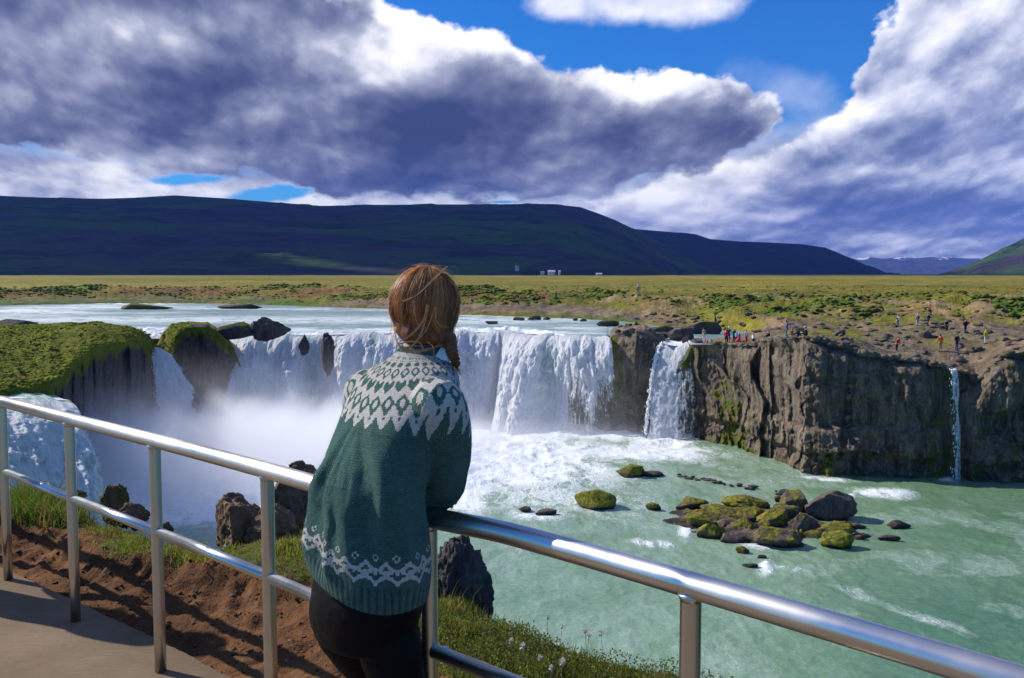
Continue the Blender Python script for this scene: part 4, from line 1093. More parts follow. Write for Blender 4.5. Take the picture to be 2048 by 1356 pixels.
def z1(x): return 1330 + x / 3.938
def z2(y): return 920 + y / 3.938
GRP = 'mossy boulders heaped in the middle of the green river'
cluster = [
 ('long tapering mossy slab at the left tip of the river boulder heap', 100, 340, 305, 400, .62, .7, {}),
 ('broad mound of yellow moss at the back of the river boulder heap', 480, 840, 290, 400, .85, .8, dict(planes=8)),
 ('mossy brown ledge behind the left corner boulder of the river heap', 320, 640, 375, 470, .60, .8, {}),
 ('mossy boulder at the left corner of the river heap above the foam', 185, 445, 432, 545, .66, .8, {}),
 ('sloping mossy boulder lowest at the left of the river heap', 272, 500, 512, 632, .70, .8, dict(peak=.35)),
 ('small brown boulder wedged between two sloping mossy ones in the heap', 428, 575, 478, 560, .42, .8, {}),
 ('square topped mossy boulder in the middle front of the river heap', 552, 765, 468, 592, .62, .8, dict(peak=.25)),
 ('dark wet pebbly rock at the front left edge of the river heap', 448, 650, 578, 655, .2, .8, {}),
 ('rounded mossy boulder with a dark right side amid the river heap', 745, 1000, 402, 545, .68, .8, {}),
 ('upright grey rock with a moss cap at the back of the river heap', 905, 1135, 250, 430, .45, .8, {}),
 ('big dark block with a brown flat top, tallest of the river heap', 1130, 1512, 250, 482, .22, .62, dict(cut=.72)),
 ('brown tilted boulder right of centre in the river heap', 998, 1225, 425, 590, .45, .8, dict(peak=.3)),
 ('wide mossy boulder with a bare grey face at the front of the river heap', 745, 1110, 548, 700, .50, .8, {}),
 ('long mossy boulder sloping right behind the yellow one', 1190, 1505, 502, 618, .62, .7, {}),
 ('bright yellow mossy boulder at the right front of the river heap', 1262, 1498, 572, 708, .9, .8, {}),
 ('tiny brown rock beside the bright yellow boulder', 1495, 1580, 592, 630, .35, .8, {}),
 ('small mossy rock washed by foam in front of the river heap', 568, 670, 682, 742, .6, .8, {}),
 ('low brown rock just right of the dark block in the water', 1462, 1592, 500, 552, .3, .6, dict(peak=.5)),
 ('brown pointed rock standing alone right of the river heap', 1772, 1945, 478, 545, .3, .6, dict(peak=.75, lean=-.3)),
 ('flat brown rock barely above the water right of the river heap', 1690, 1862, 598, 642, .25, .4, {}),
 ('submerged brown rock at the head of the curling foam', 735, 800, 750, 778, .3, .6, {}),
 ('low submerged rock left of the curling foam', 620, 735, 822, 850, .25, .6, {}),
 ('little brown rock between the moss mound and the grey upright rock', 868, 945, 284, 332, .45, .8, {}),
 ('heap of small rubble between the front boulders of the river heap', 685, 900, 560, 640, .4, .8, dict(rough=.35, freq=3)),
 ('mossy brown rock leaning under the upright grey rock', 875, 1080, 358, 500, .5, .8, {}),
 ('brown wedge between the moss mound and the wide boulder', 600, 800, 385, 500, .62, .8, {}),
]
for i, (lb, a, b_, c, d, mo, dk, kw) in enumerate(cluster):
    rock('boulder', lb, 'boulder', z1(a), z1(b_), z2(c), z2(d), WATER, M_wetmoss, mo - .10, GRP, seed=700 + i, depthk=dk, sub=5 if b_ - a > 200 else 4, **kw)
singles = [
 ('mossy rock standing alone in the river, left end of the rubble line', 1237, 1291, 932, 957, .6, dict(peak=.4, lean=.5)),
 ('small dark rock touching the mossy one at the end of the rubble line', 1288, 1326, 943, 954, .2, {}),
 ('big yellow green mossy boulder alone in the river beyond the rail', 1155, 1232, 984, 1021, .85, dict(planes=9)),
 ('small round mossy rock between the lone boulder and the river heap', 1294, 1322, 1007, 1021, .7, {}),
 ('dark rock tip in the foam nearest the sweater', 1038, 1062, 1014, 1023, .1, {}),
 ('flat dark rock under the foam beyond the railing', 1072, 1112, 1021, 1032, .1, dict()),
]
for i, (lb, a, b_, c, d, mo, kw) in enumerate(singles):
    rock('boulder', lb, 'boulder', a, b_, c, d, WATER, M_wetmoss, mo, None, seed=760 + i, **kw)
# line of half drowned rubble
for i in range(30):
    if random.random() < .25: continue
    x = 1322 + i * 8.5 + random.uniform(-5, 5); y = 951 + 38 * (i / 29) ** 1.15 + random.uniform(-4, 4); wv = random.uniform(5, 26)
    rock('rubble_stone', 'dark wet stone in the half drowned line behind the river heap', 'stone', x - wv / 2, x + wv / 2, y - random.uniform(2.5, 6), y, WATER, M_dark, .1, 'drowned line of rubble stones', seed=800 + i, sub=3)

shv, shf = ICO[6]; shc = atz(1530, 1052, WATER); shv = shv.copy(); ssx = shv[:, 0] * 7.2; ssy = shv[:, 1] * 5.2 + .16 * ssx
ssz = np.maximum(shv[:, 2], -.3) * .55 + (.55 * ridged(ssx * .45, ssy * .45, 0, 5, 871) + .25 * fbm(ssx * 1.6, ssy * 1.6, 0, 4, 873) - .30) * (shv[:, 2] > -.2)
V_ = np.stack([ssx, -ssy * 1.0 + 0.4, ssz - .12], 1) + shc
o = mesh_obj('rock_shelf', V_, shf, M_wetmoss, attrs={'moss': np.clip(.52 + .3 * fbm(ssx * .3, ssy * .3, 0, 3, 875), 0, 1)}, origin=shc); tag(o, 'low jagged mossy rock shelf from which the river boulders rise', 'rock shelf')
for i in range(46):
    k_ = random.random(); x = 1385 + 320 * k_; y = 1012 + random.uniform(-6, 50) + 18 * k_; wv = random.uniform(10, 30)
    if abs((x - 1545) / 165) ** 2 + abs((y - 1046) / 48) ** 2 > 1: continue
    rock('rubble_stone', 'small brown stone lodged among the boulders of the river heap', 'stone', x - wv / 2, x + wv / 2, y - random.uniform(5, 14), y, WATER, M_wetmoss, random.uniform(.3, .7), 'small stones lodged in the river heap', seed=820 + i, sub=3)

# ---- rocks in the upper river
ups = [
 ('knobbly dark rock outcrop with moss above the left part of the main fall', 428, 510, 643, 671, .45, 105, {}),
 ('highest dark knobbly outcrop above the left part of the main fall', 490, 580, 634, 672, .35, 104.5, dict(rough=.24, freq=2.4)),
 ('dark rock at the far left edge behind the mossy islet', -30, 68, 638, 656, .1, None, {}),
 ('flat mossy islet in the far river left of the other flat one', 232, 342, 607, 619, .7, None, {}),
 ('flat brown islet in the far river above the dark outcrop', 430, 522, 608, 618, .35, None, {}),
 ('rounded dark rock in the calm river above the rock knob', 1194, 1240, 640, 653, .45, None, {}),
 ('small black rock in the river just right of her hair', 970, 996, 642, 648, .1, None, {}),
 ('low mossy rock by the far bank right of her hair', 1026, 1050, 634, 641, .4, None, {}),
 ('dark rock by the far bank beyond the main fall', 1054, 1083, 631, 640, .25, None, {}),
 ('small rock by the far bank, right of the dark one', 1086, 1102, 634, 640, .25, None, {}),
 ('tiny rock beside the white riffle of the far river', 1146, 1156, 636, 641, .2, None, {}),
 ('tiny black rock nearer the green bank of the far river', 1160, 1174, 637, 643, .1, None, {}),
 ('long flat lava ledge lying above the single tall waterfall', 1300, 1362, 664, 676, .2, None, {}),
 ('brown lava ledge where the river bank meets the side channel', 1302, 1350, 652, 665, .35, None, {}),
 ('dark lava ledge between the side channel and the tall waterfall', 1338, 1392, 655, 678, .15, None, {}),
 ('mossy brown lava hump splitting the side channel', 1362, 1446, 643, 668, .35, None, {}),
 ('small flat rock at the left edge of the side channel', 1288, 1306, 655, 659, .1, None, {}),
 ('dark boulder guarding the right edge of the tall waterfall brink', 1364, 1392, 672, 697, .3, 104.0, {}),
]
for i, (lb, a, b_, c, d, mo, Y, kw) in enumerate(ups):
    rock('river_rock', lb, 'rock', a, b_, c, d, RIVER, M_dark, mo, None, seed=830 + i, sub=4, Y=Y, depthk=.7 if b_ - a < 60 else .35, **kw)
# dark rocks poking through the falling sheet
rock('fall_rock', 'tall black rock splitting the main fall left of her hair', 'rock', 639, 668, 664, 742, -10, M_dark, .1, None, seed=861, Y=106.8, depthk=1, sink=.15, planes=6, rough=.34, freq=2.6)
rock('fall_rock', 'small dark rock in the brink of the main fall near the islet', 'rock', 596, 618, 668, 706, -10, M_dark, .1, None, seed=862, Y=107.0, depthk=1, sink=.15, planes=6, rough=.34, freq=2.6)
rock('boulder', 'leaning mossy buttress on the right side of the tall waterfall', 'rock', 1355, 1392, 688, 870, -10, M_cliff, .42, None, seed=863, Y=101.9, depthk=.9, sink=.03, sub=5, planes=12)
# ---- loose lava on the terrace
M_ter = rock_mat('terrace_stone', base=(.16, .125, .105), dark=(.06, .048, .042), moss=(.10, .10, .02), mossamt=.3, scale=1.5)
n_ = 0
for i in range(250):
    px = random.choice([random.uniform(1230, 1400), random.uniform(1560, 2060), random.uniform(1640, 2060), random.uniform(1250, 2060)]); py = random.uniform(640, 735) if px > 1640 else random.uniform(632, 668)
    h = shore_hit(px, py)
    if h[2] < RIVER + .35 and h[1] > 100 and px < 1540: continue
    if h[1] > 170: continue
    w_ = random.uniform(.35, 1.0) * (1.5 if i % 9 == 0 else 1); v, f = rock_shape(900 + i % 12, 3, rough=.2)
    v = v * np.array([w_ * .6, w_ * .6, w_ * random.uniform(.22, .42)])
    a_ = random.uniform(0, 6.28); R_ = np.array([[math.cos(a_), -math.sin(a_), 0], [math.sin(a_), math.cos(a_), 0], [0, 0, 1]])
    o = mesh_obj('lava_stone', v @ R_.T + h, f, M_ter, attrs={'moss': np.full(len(v), random.uniform(.1, .6))}, origin=h)
    tag(o, 'weathered lava stone lying on the far rocky terrace', 'stone', 'lava stones on the far terrace')
# ================================================================ NEAR BANK, PATH
def A(px, py, z): return atz(px, py, z)
edge_path = [tuple(A(px, py, PATHZ)[:2]) for px, py in [(-700, 905), (-300, 1020), (0, 1131), (100, 1176), (220, 1232), (300, 1268), (380, 1308), (470, 1356), (600, 1440), (900, 1700)]]
# keep going past the woman towards the camera's right
edge_path += [(.05, 2.55), (.75, 1.85), (1.5, 1.15), (3.0, -.3)]
EPX = np.array([p[0] for p in edge_path]); EPY = np.array([p[1] for p in edge_path])
# path slab: from the edge curve back towards the viewer
m, t, p = material('brushed_concrete'); P = t.pos()
rotp = t.mapping(P, rot=(0, 0, rad(-14)), scale=(5, 60, 1))
br = t.noise(rotp, 2.2, 5, .65, .3); st = t.noise(P, 1.3, 5, .6); sp = t.noise(P, 26, 5, .7)
c = t.mix(t.mr(st, .35, .65, 0, 1), (.17, .115, .065), (.26, .19, .115))
c = t.mix(t.mr(br, .35, .65, .28, 0), c, (.07, .05, .035))
c = t.mix(t.mr(sp, .55, .75, 0, .4), c, (.09, .075, .06))
c = t.mix(t.mr(t.noise(P, .8, 5, .6), .55, .7, 0, .5), c, (.20, .13, .07))
setp(t, p, color=c, rough=.9, spec=.2, normal=t.bump(t.m('ADD', t.m('MULTIPLY', br, .8), t.m('MULTIPLY', sp, .35)), .8, .006))
M_conc = m
fine = []
for (a, b) in zip(edge_path[:-1], edge_path[1:]):
    for k in range(12):
        q = k / 12; fine.append((a[0] + (b[0] - a[0]) * q, a[1] + (b[1] - a[1]) * q))
fine.append(edge_path[-1])
fx_ = np.array([q[0] for q in fine]); fy_ = np.array([q[1] for q in fine])
for _ in range(10):
    fx_[1:-1] = .5 * fx_[1:-1] + .25 * (fx_[2:] + fx_[:-2]); fy_[1:-1] = .5 * fy_[1:-1] + .25 * (fy_[2:] + fy_[:-2])
jx = .006 * fbm(np.arange(len(fx_)) * .9, 0 * fx_, 0, 3, 5)
n0 = len(fx_); rowsP = []
for off, dz in [(0.0, -.25), (0.0, -.008), (-.010, 0.0), (-.3, 0), (-.8, 0), (-2.2, 0), (-4.5, 0), (-7, 0)]:
    nx_, ny_ = .66, .75
    rowsP.append(np.stack([fx_ + (off) * nx_ + jx, fy_ + off * ny_ + jx, np.full(n0, PATHZ + dz)], 1))
pv_ = np.concatenate(rowsP)
o = mesh_obj('path', pv_, gridfaces(len(rowsP), n0), M_conc, smooth=False); tag(o, kind='structure')

# brink of the bank in plan (where the ground breaks away to the gorge)
brink = [tuple(A(px, py, z)[:2]) for px, py, z in [(-900, 905, -1.6), (-300, 945, -1.6), (0, 975, -1.6), (110, 985, -1.58), (200, 1020, -1.55), (290, 1040, -1.5), (345, 1062, -1.5), (420, 1082, -1.5), (520, 1068, -1.5), (640, 1052, -1.5), (760, 1120, -1.55), (870, 1180, -1.6),
        (985, 1236, -1.62), (1030, 1244, -1.62), (1100, 1262, -1.63), (1200, 1292, -1.65), (1290, 1315, -1.66), (1380, 1330, -1.68), (1480, 1362, -1.7), (1650, 1460, -1.72), (1900, 1620, -1.74)]] + [(2.6, 2.2), (4.5, .2)]
gx_ = np.arange(-8.6, 4.2, .022); gy_ = np.concatenate([np.arange(-.2, 3.0, .03), np.arange(3.0, 6.6, .020), np.arange(6.6, 11.5, .04)])
GX, GY = np.meshgrid(gx_, gy_)
def near_height(X, Y):
    e = segdist(X, Y, edge_path); e = np.where(Y + .9 * X * 0 > np.interp(X, EPX, EPY), e, -e)
    b = segdist(X, Y, brink); b = np.where(Y < np.interp(X, [q[0] for q in brink], [q[1] for q in brink]), b, -b)
    b = b + .14 * fbm(X * 1.6, Y * 1.6, 0, 4, 1001)
    # width of the bare dirt, height of the turf step
    wv = np.interp(X, [-4, -3.0, -2.2, -1.6, -1.0, -.4, .2, 1.0], [.30, .30, .22, .34, .50, .42, .12, .05]) + .10 * fbm(X * 2.1, Y * 2.1, 0, 3, 1003)
    hgt = np.interp(X, [-4, -3.0, -2.2, -1.6, -1.0, -.4, .2, 1.0], [.14, .14, .17, .22, .25, .20, .08, .05]) * (1 + .25 * fbm(X * 1.3, Y * 1.3, 0, 3, 1005))
    step = sstep(wv - .04, wv + .20, e)
    z = PATHZ - .035 + hgt * (.30 * sstep(.02, wv, e) + .70 * step)
    rough = .030 * fbm(X * 3, Y * 3, 0, 4, 1007) + .045 * ridged(X * 6, Y * 6, 0, 5, 1009) * sstep(0, .1, e) * (1 - .6 * step) + .008 * fbm(X * 24, Y * 24, 0, 3, 1011)
    z = z + rough * sstep(-.02, .10, e)
    # clods and undercut of the dirt face
    face = step * (1 - step) * 4
    z = z + face * .085 * ridged(X * 5 + 2 * fbm(X * 2, Y * 2, 0, 2, 2), Y * 5, 0, 4, 1013)
    z = np.where(e < -.04, PATHZ - .10, z)
    z = z - .05 * sstep(.35, 0, b) - 4.0 * np.clip(-b, 0, 4) ** .8 * (b < 0) + .10 * fbm(X * 2, Y * 2, 0, 4, 1015) * (b < 0)
    return z, e, b, step, wv
GZ, GE, GB, GS, GW = near_height(GX, GY)
gr_ = GS * sstep(-.05, .05, GB)
patch = fbm(GX * 1.1, GY * 1.1, 0, 4, 1021)
grassm = np.clip(sstep(.62, .95, GS) * sstep(-.42, .02, patch + .35 * sstep(-2.2, -1.2, GX) * sstep(.3, -.5, GX) * 1 + .5 * (GX > -.2)), 0, 1) * sstep(-.25, .0, GB)
m, t, p = material('dirt'); P = t.pos()
a = t.noise(P, 1.6, 6, .62, .3); b = t.noise(P, 9, 6, .68, .3); d = t.noise(P, 38, 4, .65); roots = t.noise(t.mapping(P, scale=(1, 1, .4)), 14, 4, .6, 1.2)
dc = t.mix(t.mr(a, .35, .65, 0, 1), (.085, .037, .015), (.185, .085, .036))
dc = t.mix(t.mr(b, .50, .72, 0, .85), dc, (.035, .018, .010))
dc = t.mix(t.mr(roots, .60, .70, 0, .6), dc, (.20, .125, .06))
dc = t.mix(t.mr(d, .62, .74, 0, .5), dc, (.21, .16, .11))
gc = t.mix(t.mr(b, .4, .62, 0, 1), (.085, .095, .018), (.060, .045, .016))
c = t.mix(t.ss(.35, .65, t.m('ADD', t.attr('grass'), t.m('MULTIPLY', t.m('SUBTRACT', b, .5), .7))), dc, gc)
setp(t, p, color=c, rough=.95, spec=.12, normal=t.bump(t.m('ADD', t.m('MULTIPLY', b, .7), t.m('ADD', t.m('MULTIPLY', roots, .35), t.m('MULTIPLY', d, .25))), 1.0, .035))
M_dirt = m
o = mesh_obj('ground', np.stack([GX, GY, GZ], -1).reshape(-1, 3), gridfaces(*GX.shape), M_dirt, attrs={'grass': grassm.ravel()}); tag(o, kind='structure')

# ---------------------------------------------------------------- grass
def near_z(x, y):
    z, e, b, s, w_ = near_height(np.atleast_1d(np.asarray(x, float)), np.atleast_1d(np.asarray(y, float))); return z
def blades(n, xr, yr, mind, hmin, hmax, wd, colr, name, seed, dens=None, lean=.5):
    r_ = np.random.default_rng(seed)
    x = r_.uniform(*xr, n); y = r_.uniform(*yr, n)
    z, e, b, s, w_ = near_height(x, y)
    pt = fbm(x * 1.1, y * 1.1, 0, 4, 1021); clump = fbm(x * 5, y * 5, 0, 3, 1031)
    gm = sstep(.55, .95, s) * sstep(-.42, .02, pt + .35 * sstep(-2.2, -1.2, x) * sstep(.3, -.5, x) + .5 * (x > -.2)) * (b > -.10)
    keep = (r_.uniform(0, 1, n) < gm * (.35 + .75 * sstep(-.3, .3, clump)))
    if dens is not None: keep &= dens(x, y, z, e, b)
    x, y, z, clump, pt = x[keep], y[keep], z[keep], clump[keep], pt[keep]; n = len(x)
    h = r_.uniform(hmin, hmax, n) * (.6 + .7 * sstep(-.3, .4, clump)); a_ = r_.uniform(0, 2 * np.pi, n)
    wdt = wd * r_.uniform(.6, 1.3, n); la = r_.uniform(0, 2 * np.pi, n); ln = h * r_.uniform(.1, lean * 1.3, n)
    dx, dy = np.cos(a_) * wdt, np.sin(a_) * wdt; lx, ly = np.cos(la) * ln, np.sin(la) * ln
    base = np.stack([x, y, z - .01], 1)
    v0 = base + np.stack([-dx, -dy, 0 * x], 1); v1 = base + np.stack([dx, dy, 0 * x], 1)
    mp = base + np.stack([lx * .35, ly * .35, h * .6], 1)
    v2 = mp + np.stack([dx * .7, dy * .7, 0 * x], 1); v3 = mp - np.stack([dx * .7, dy * .7, 0 * x], 1)
    tp = base + np.stack([lx, ly, h], 1)
    V_ = np.stack([v0, v1, v2, v3, tp], 1).reshape(-1, 3)
    i = np.arange(n)[:, None] * 5
    F_ = np.concatenate([np.hstack([i, i + 1, i + 2, i + 3]), np.hstack([i + 3, i + 2, i + 4, i + 4])])
    tri = np.hstack([i + 3, i + 2, i + 4]); quad = np.hstack([i, i + 1, i + 2, i + 3])
    k = r_.uniform(0, 1, (n, 1)); c0, c1, c2 = [np.array(q) for q in colr]
    cc = c0 * (1 - k) + c1 * k; dry = (r_.uniform(0, 1, (n, 1)) < .16 + .22 * (pt[:, None] < 0)); cc = np.where(dry, c2, cc) * r_.uniform(.7, 1.25, (n, 1))
    cc = np.repeat(cc, 5, 0)
    return V_, quad, tri, cc
m, t, p = material('grass_blade'); cg = t.attr('bc', 'Color'); setp(t, p, color=cg, rough=.55, spec=.25)
tl = t.n.new('ShaderNodeBsdfTranslucent'); t.put(tl.inputs[0], t.mix(1.0, cg, (1.3, 1.4, .8), 'MULTIPLY'))
ms = t.n.new('ShaderNodeMixShader'); ms.inputs[0].default_value = .35; t.l.new(p.outputs[0], ms.inputs[1]); t.l.new(tl.outputs[0], ms.inputs[2]); t.l.new(ms.outputs[0], t.n['Material Output'].inputs[0])
M_blade = m
def build_blades(name, sets, kind='stuff'):
    Vs, Q, T_, Cc, off = [], [], [], [], 0
    for V_, q, tr, c_ in sets:
        Vs.append(V_); Q.append(q + off); T_.append(tr + off); Cc.append(c_); off += len(V_)
    V_ = np.concatenate(Vs); q = np.concatenate(Q); tr = np.concatenate(T_); c_ = np.concatenate(Cc)
    me = bpy.data.meshes.new(name); me.vertices.add(len(V_)); me.vertices.foreach_set('co', V_.ravel())
    me.loops.add(q.size + tr.size); me.loops.foreach_set('vertex_index', np.concatenate([q.ravel(), tr.ravel()]).astype(np.int32))
    me.polygons.add(len(q) + len(tr)); me.polygons.foreach_set('loop_start', np.concatenate([np.arange(0, q.size, 4), q.size + np.arange(0, tr.size, 3)]).astype(np.int32))
    me.update(calc_edges=True); me.materials.append(M_blade)
    at = me.attributes.new('bc', 'FLOAT_COLOR', 'POINT'); at.data.foreach_set('color', np.hstack([c_, np.ones((len(c_), 1))]).ravel())
    o = bpy.data.objects.new(name, me); COL.objects.link(o); tag(o, kind=kind); return o
GC = [(.13, .19, .022), (.23, .24, .035), (.34, .25, .10)]
GD = [(.095, .15, .022), (.19, .20, .032), (.32, .22, .08)]
S = [blades(170000, (-4.6, -.2), (3.6, 8.2), 0, .018, .055, .0030, GC, 'g', 1),
     blades(110000, (-.5, 2.4), (2.2, 5.2), 0, .020, .060, .0026, GD, 'g', 2),
     blades(16000, (-4.4, -2.6), (5.4, 6.8), 0, .08, .17, .0035, [(.075, .14, .015), (.14, .20, .03), (.24, .18, .07)], 'g', 3, dens=lambda x, y, z, e, b: ((x + 3.25) / .45) ** 2 + ((y - 6.05) / .5) ** 2 < 1, lean=.6),
     blades(6000, (-3.0, 2.0), (3.4, 6.2), 0, .05, .12, .0014, [(.13, .16, .04), (.24, .20, .08), (.30, .22, .10)], 'g', 4, dens=lambda x, y, z, e, b: (b < .25), lean=.5)]
# tussock really grows even where the patch map is bare
build_blades('grass', S)

# little leafy cushion plants on the right of the bank
def leafset(n, xr, yr, seed, hh=.05, size=.006, dens=None):
    r_ = np.random.default_rng(seed); x = r_.uniform(*xr, n); y = r_.uniform(*yr, n)
    z, e, b, s, w_ = near_height(x, y); cl = fbm(x * 3.1, y * 3.1, 0, 3, 1041)
    k = (b > -.12) & (s > .5) & (cl > -.05)
    if dens is not None: k &= dens(x, y)
    x, y, z, cl = x[k], y[k], z[k], cl[k]; n = len(x)
    z = z + r_.uniform(0, hh, n) * (1 + 1.5 * np.clip(cl, 0, 1)); s_ = size * r_.uniform(.6, 1.4, n)
    a_ = r_.normal(size=(n, 3)); a_ /= np.linalg.norm(a_, axis=1)[:, None]; b2 = np.cross(a_, r_.normal(size=(n, 3))); b2 /= np.linalg.norm(b2, axis=1)[:, None]
    c0 = np.stack([x, y, z], 1)
    V_ = np.stack([c0 - a_ * s_[:, None], c0 + b2 * s_[:, None] * .55, c0 + a_ * s_[:, None] * .6, c0 - b2 * s_[:, None] * .55, c0 + a_ * s_[:, None]], 1).reshape(-1, 3)
    i = np.arange(n)[:, None] * 5
    cc = np.where(r_.uniform(0, 1, (n, 1)) < .75, np.array([[.095, .135, .018]]), np.array([[.16, .10, .03]])) * r_.uniform(.6, 1.5, (n, 1))
    return V_, np.hstack([i, i + 1, i + 2, i + 3]), np.hstack([i + 1, i + 4, i + 2]), np.repeat(cc, 5, 0)
build_blades('ground_cover', [leafset(90000, (-.4, 2.2), (2.4, 5.0), 21), leafset(40000, (-3.4, -.6), (4.0, 6.4), 22, size=.005)])

# a twiggy low shrub rising by the brink at the right
def shrub(name, label, cx_, cy_, rad_, h, n, seed):
    r_ = random.Random(seed); z0 = float(near_z(cx_, cy_)[0]); root = empty(name, (cx_, cy_, z0))
    tw = []; leaves = []
    for k in range(n):
        a_ = r_.uniform(0, 6.28); rr = rad_ * r_.uniform(.2, 1); hh = h * r_.uniform(.5, 1)
        p0 = np.array([cx_ + .02 * math.cos(a_), cy_ + .02 * math.sin(a_), z0 - .02]); p2 = np.array([cx_ + rr * math.cos(a_), cy_ + rr * math.sin(a_), z0 + hh])
        p1 = (p0 + p2) / 2 + np.array([0, 0, .25 * hh]); ts = np.linspace(0, 1, 6)[:, None]
        path = (1 - ts) ** 2 * p0 + 2 * ts * (1 - ts) * p1 + ts ** 2 * p2
        tw.append(tube(path, np.linspace(.0022, .001, 6), 4, False))
        for j in range(26):
            q = r_.uniform(.25, 1.02); c0 = (1 - q) ** 2 * p0 + 2 * q * (1 - q) * p1 + q ** 2 * p2 + np.array([r_.gauss(0, .008) for _ in range(3)])
            a1 = np.array([r_.gauss(0, 1) for _ in range(3)]); a1 /= np.linalg.norm(a1); b1 = np.cross(a1, [r_.gauss(0, 1), 1, .3]); b1 /= np.linalg.norm(b1); s_ = r_.uniform(.005, .009)
            leaves.append(([c0 - a1 * s_, c0 + b1 * s_ * .6, c0 + a1 * s_, c0 - b1 * s_ * .6], [[0, 1, 2, 3]]))
    v, f = merge(tw); mesh_obj('twig', v, f, M_twig, root); v, f = merge(leaves); mesh_obj('foliage', v, f, M_leaf, root)
    tag(root, label, 'shrub'); return root
M_twig = simple('twig_bark', (.10, .06, .035)); M_leaf = simple('shrub_leaf', (.10, .12, .016), .5, var=.6, scale=60)
shrub('shrub', 'tiny twiggy shrub left of the front railing post by the brink', A(1440, 1350, -1.68)[0], A(1440, 1350, -1.68)[1], .12, .09, 34, 31)
shrub('shrub', 'tiny twiggy shrub in the bottom corner right of the front railing post', A(1500, 1372, -1.7)[0], A(1500, 1372, -1.7)[1], .12, .075, 30, 32)

# seed heads on stems
M_fluff = simple('seed_fluff', (.74, .70, .64), .9); M_stem = simple('flower_stem', (.16, .12, .05), .7)
def puff(label, px, py, Y, r_=.014, seed=0):
    c = aty(px, py, Y); z0 = float(near_z(c[0], c[1])[0]); z0 = max(min(z0, c[2] - .03), c[2] - .25)
    root = empty('wildflower', (c[0], c[1], z0)); q = random.Random(seed)
    mid = (np.array([c[0], c[1], z0]) + c) / 2 + np.array([q.uniform(-.01, .01), 0, 0])
    v, f = tube([np.array([c[0], c[1], z0 - .01]), mid, c], [.0013, .001, .001], 5); mesh_obj('stem', v, f, M_stem, root)
    hairs = []
    for k in range(130):
        d = np.array([q.gauss(0, 1), q.gauss(0, 1), q.gauss(.2, 1)]); d /= np.linalg.norm(d); e = np.cross(d, [.3, .5, .8]); e /= np.linalg.norm(e); L_ = r_ * q.uniform(.6, 1.1)
        hairs.append(([c, c + d * L_ + e * .0012, c + d * L_ - e * .0012], [[0, 1, 2]]))
    v, f = merge(hairs); mesh_obj('seed_head', v, f, M_fluff, root)
    tag(root, label, 'wildflower')
for i, (px, py, Y, lb) in enumerate([(1095, 1235, 3.95, 'fluffy seed head on the tallest stem at the brink beyond the rail'), (1124, 1252, 3.9, 'fluffy seed head just right of the tallest one at the brink'),
        (1045, 1293, 3.6, 'white seed puff low in the grass right of the dark lava boulder'), (1022, 1282, 3.7, 'tiny white seed puff nearest the foot of the dark lava boulder'), (1170, 1262, 3.7, 'small pinkish seed head left of its pair at the brink'), (1178, 1270, 3.65, 'larger pinkish seed head of the pair at the brink'),
        (1202, 1266, 3.7, 'rightmost pinkish seed head at the brink'), (1125, 1325, 3.3, 'big loose seed puff above the lower rail'), (1102, 1336, 3.2, 'seed puff touching the lower rail'), (1080, 1316, 3.4, 'small white seed puff between two larger ones in the grass'), (449, 1094, 4.9, 'white seed puff by the lava rocks left of the woman')]):
    puff(lb, px, py, Y, .014 if i not in (7, 2) else .018, 50 + i)

# ---------------------------------------------------------------- near lava boulders
M_pit = rock_mat('pitted_dark_lava', base=(.105, .088, .082), dark=(.028, .024, .024), moss=(.10, .09, .02), mossamt=.2, scale=11, streak=.1)
def nrock(lb, a, b_, c, d, Y, seed, mat=None, **kw):
    kw.setdefault('sub', 6); kw.setdefault('rough', .26); kw.setdefault('freq', 2.2)
    o = rock('lava_boulder', lb, 'boulder', a, b_, c, d, None, mat or M_lava, kw.pop('moss', .2), None, seed=seed, Y=Y, **kw)
nrock('dark pitted pointed lava boulder beside the post right of the woman', 850, 990, 1074, 1240, 4.35, 911, mat=M_pit, peak=.14, lean=-.10, depthk=.9, moss=.05, rough=.17, freq=3.2, planes=5)
nrock('brown lava boulder left of the third railing post', 414, 532, 991, 1092, 5.35, 912, peak=.12, lean=.15, planes=16, rough=.20)
nrock('tall brown lava boulder right of the third railing post', 512, 640, 938, 1066, 5.6, 913, peak=.08, planes=16, rough=.20)
nrock('dark top block of the lava boulders peeping over the top rail', 566, 634, 922, 985, 5.9, 914)
nrock('brown lava crag with a grassy crown between the second and third posts', 186, 262, 968, 1042, 5.9, 915, peak=.2, moss=.45)
nrock('low brown lava knob right of the crag at the brink', 232, 292, 1006, 1052, 5.75, 916)
nrock('low jagged lava rock filling between the two boulders by the third post', 478, 590, 1012, 1082, 5.25, 922, peak=.2, planes=16, rough=.2)
nrock('tiny lava rock tip beside the third railing post', 318, 346, 1044, 1070, 5.5, 917)
nrock('dark lava rock behind the lower rail left of the second post', 70, 132, 992, 1062, 6.3, 918, peak=.2)
nrock('low lava rock half in grass by the second post', 60, 136, 1032, 1066, 5.9, 919, moss=.5)
nrock('dark lava rock behind the left grass tussock', 10, 76, 972, 1018, 6.8, 920, moss=.5)
nrock('reddish lava tip poking out right of the second post', 134, 170, 978, 1002, 6.6, 921)

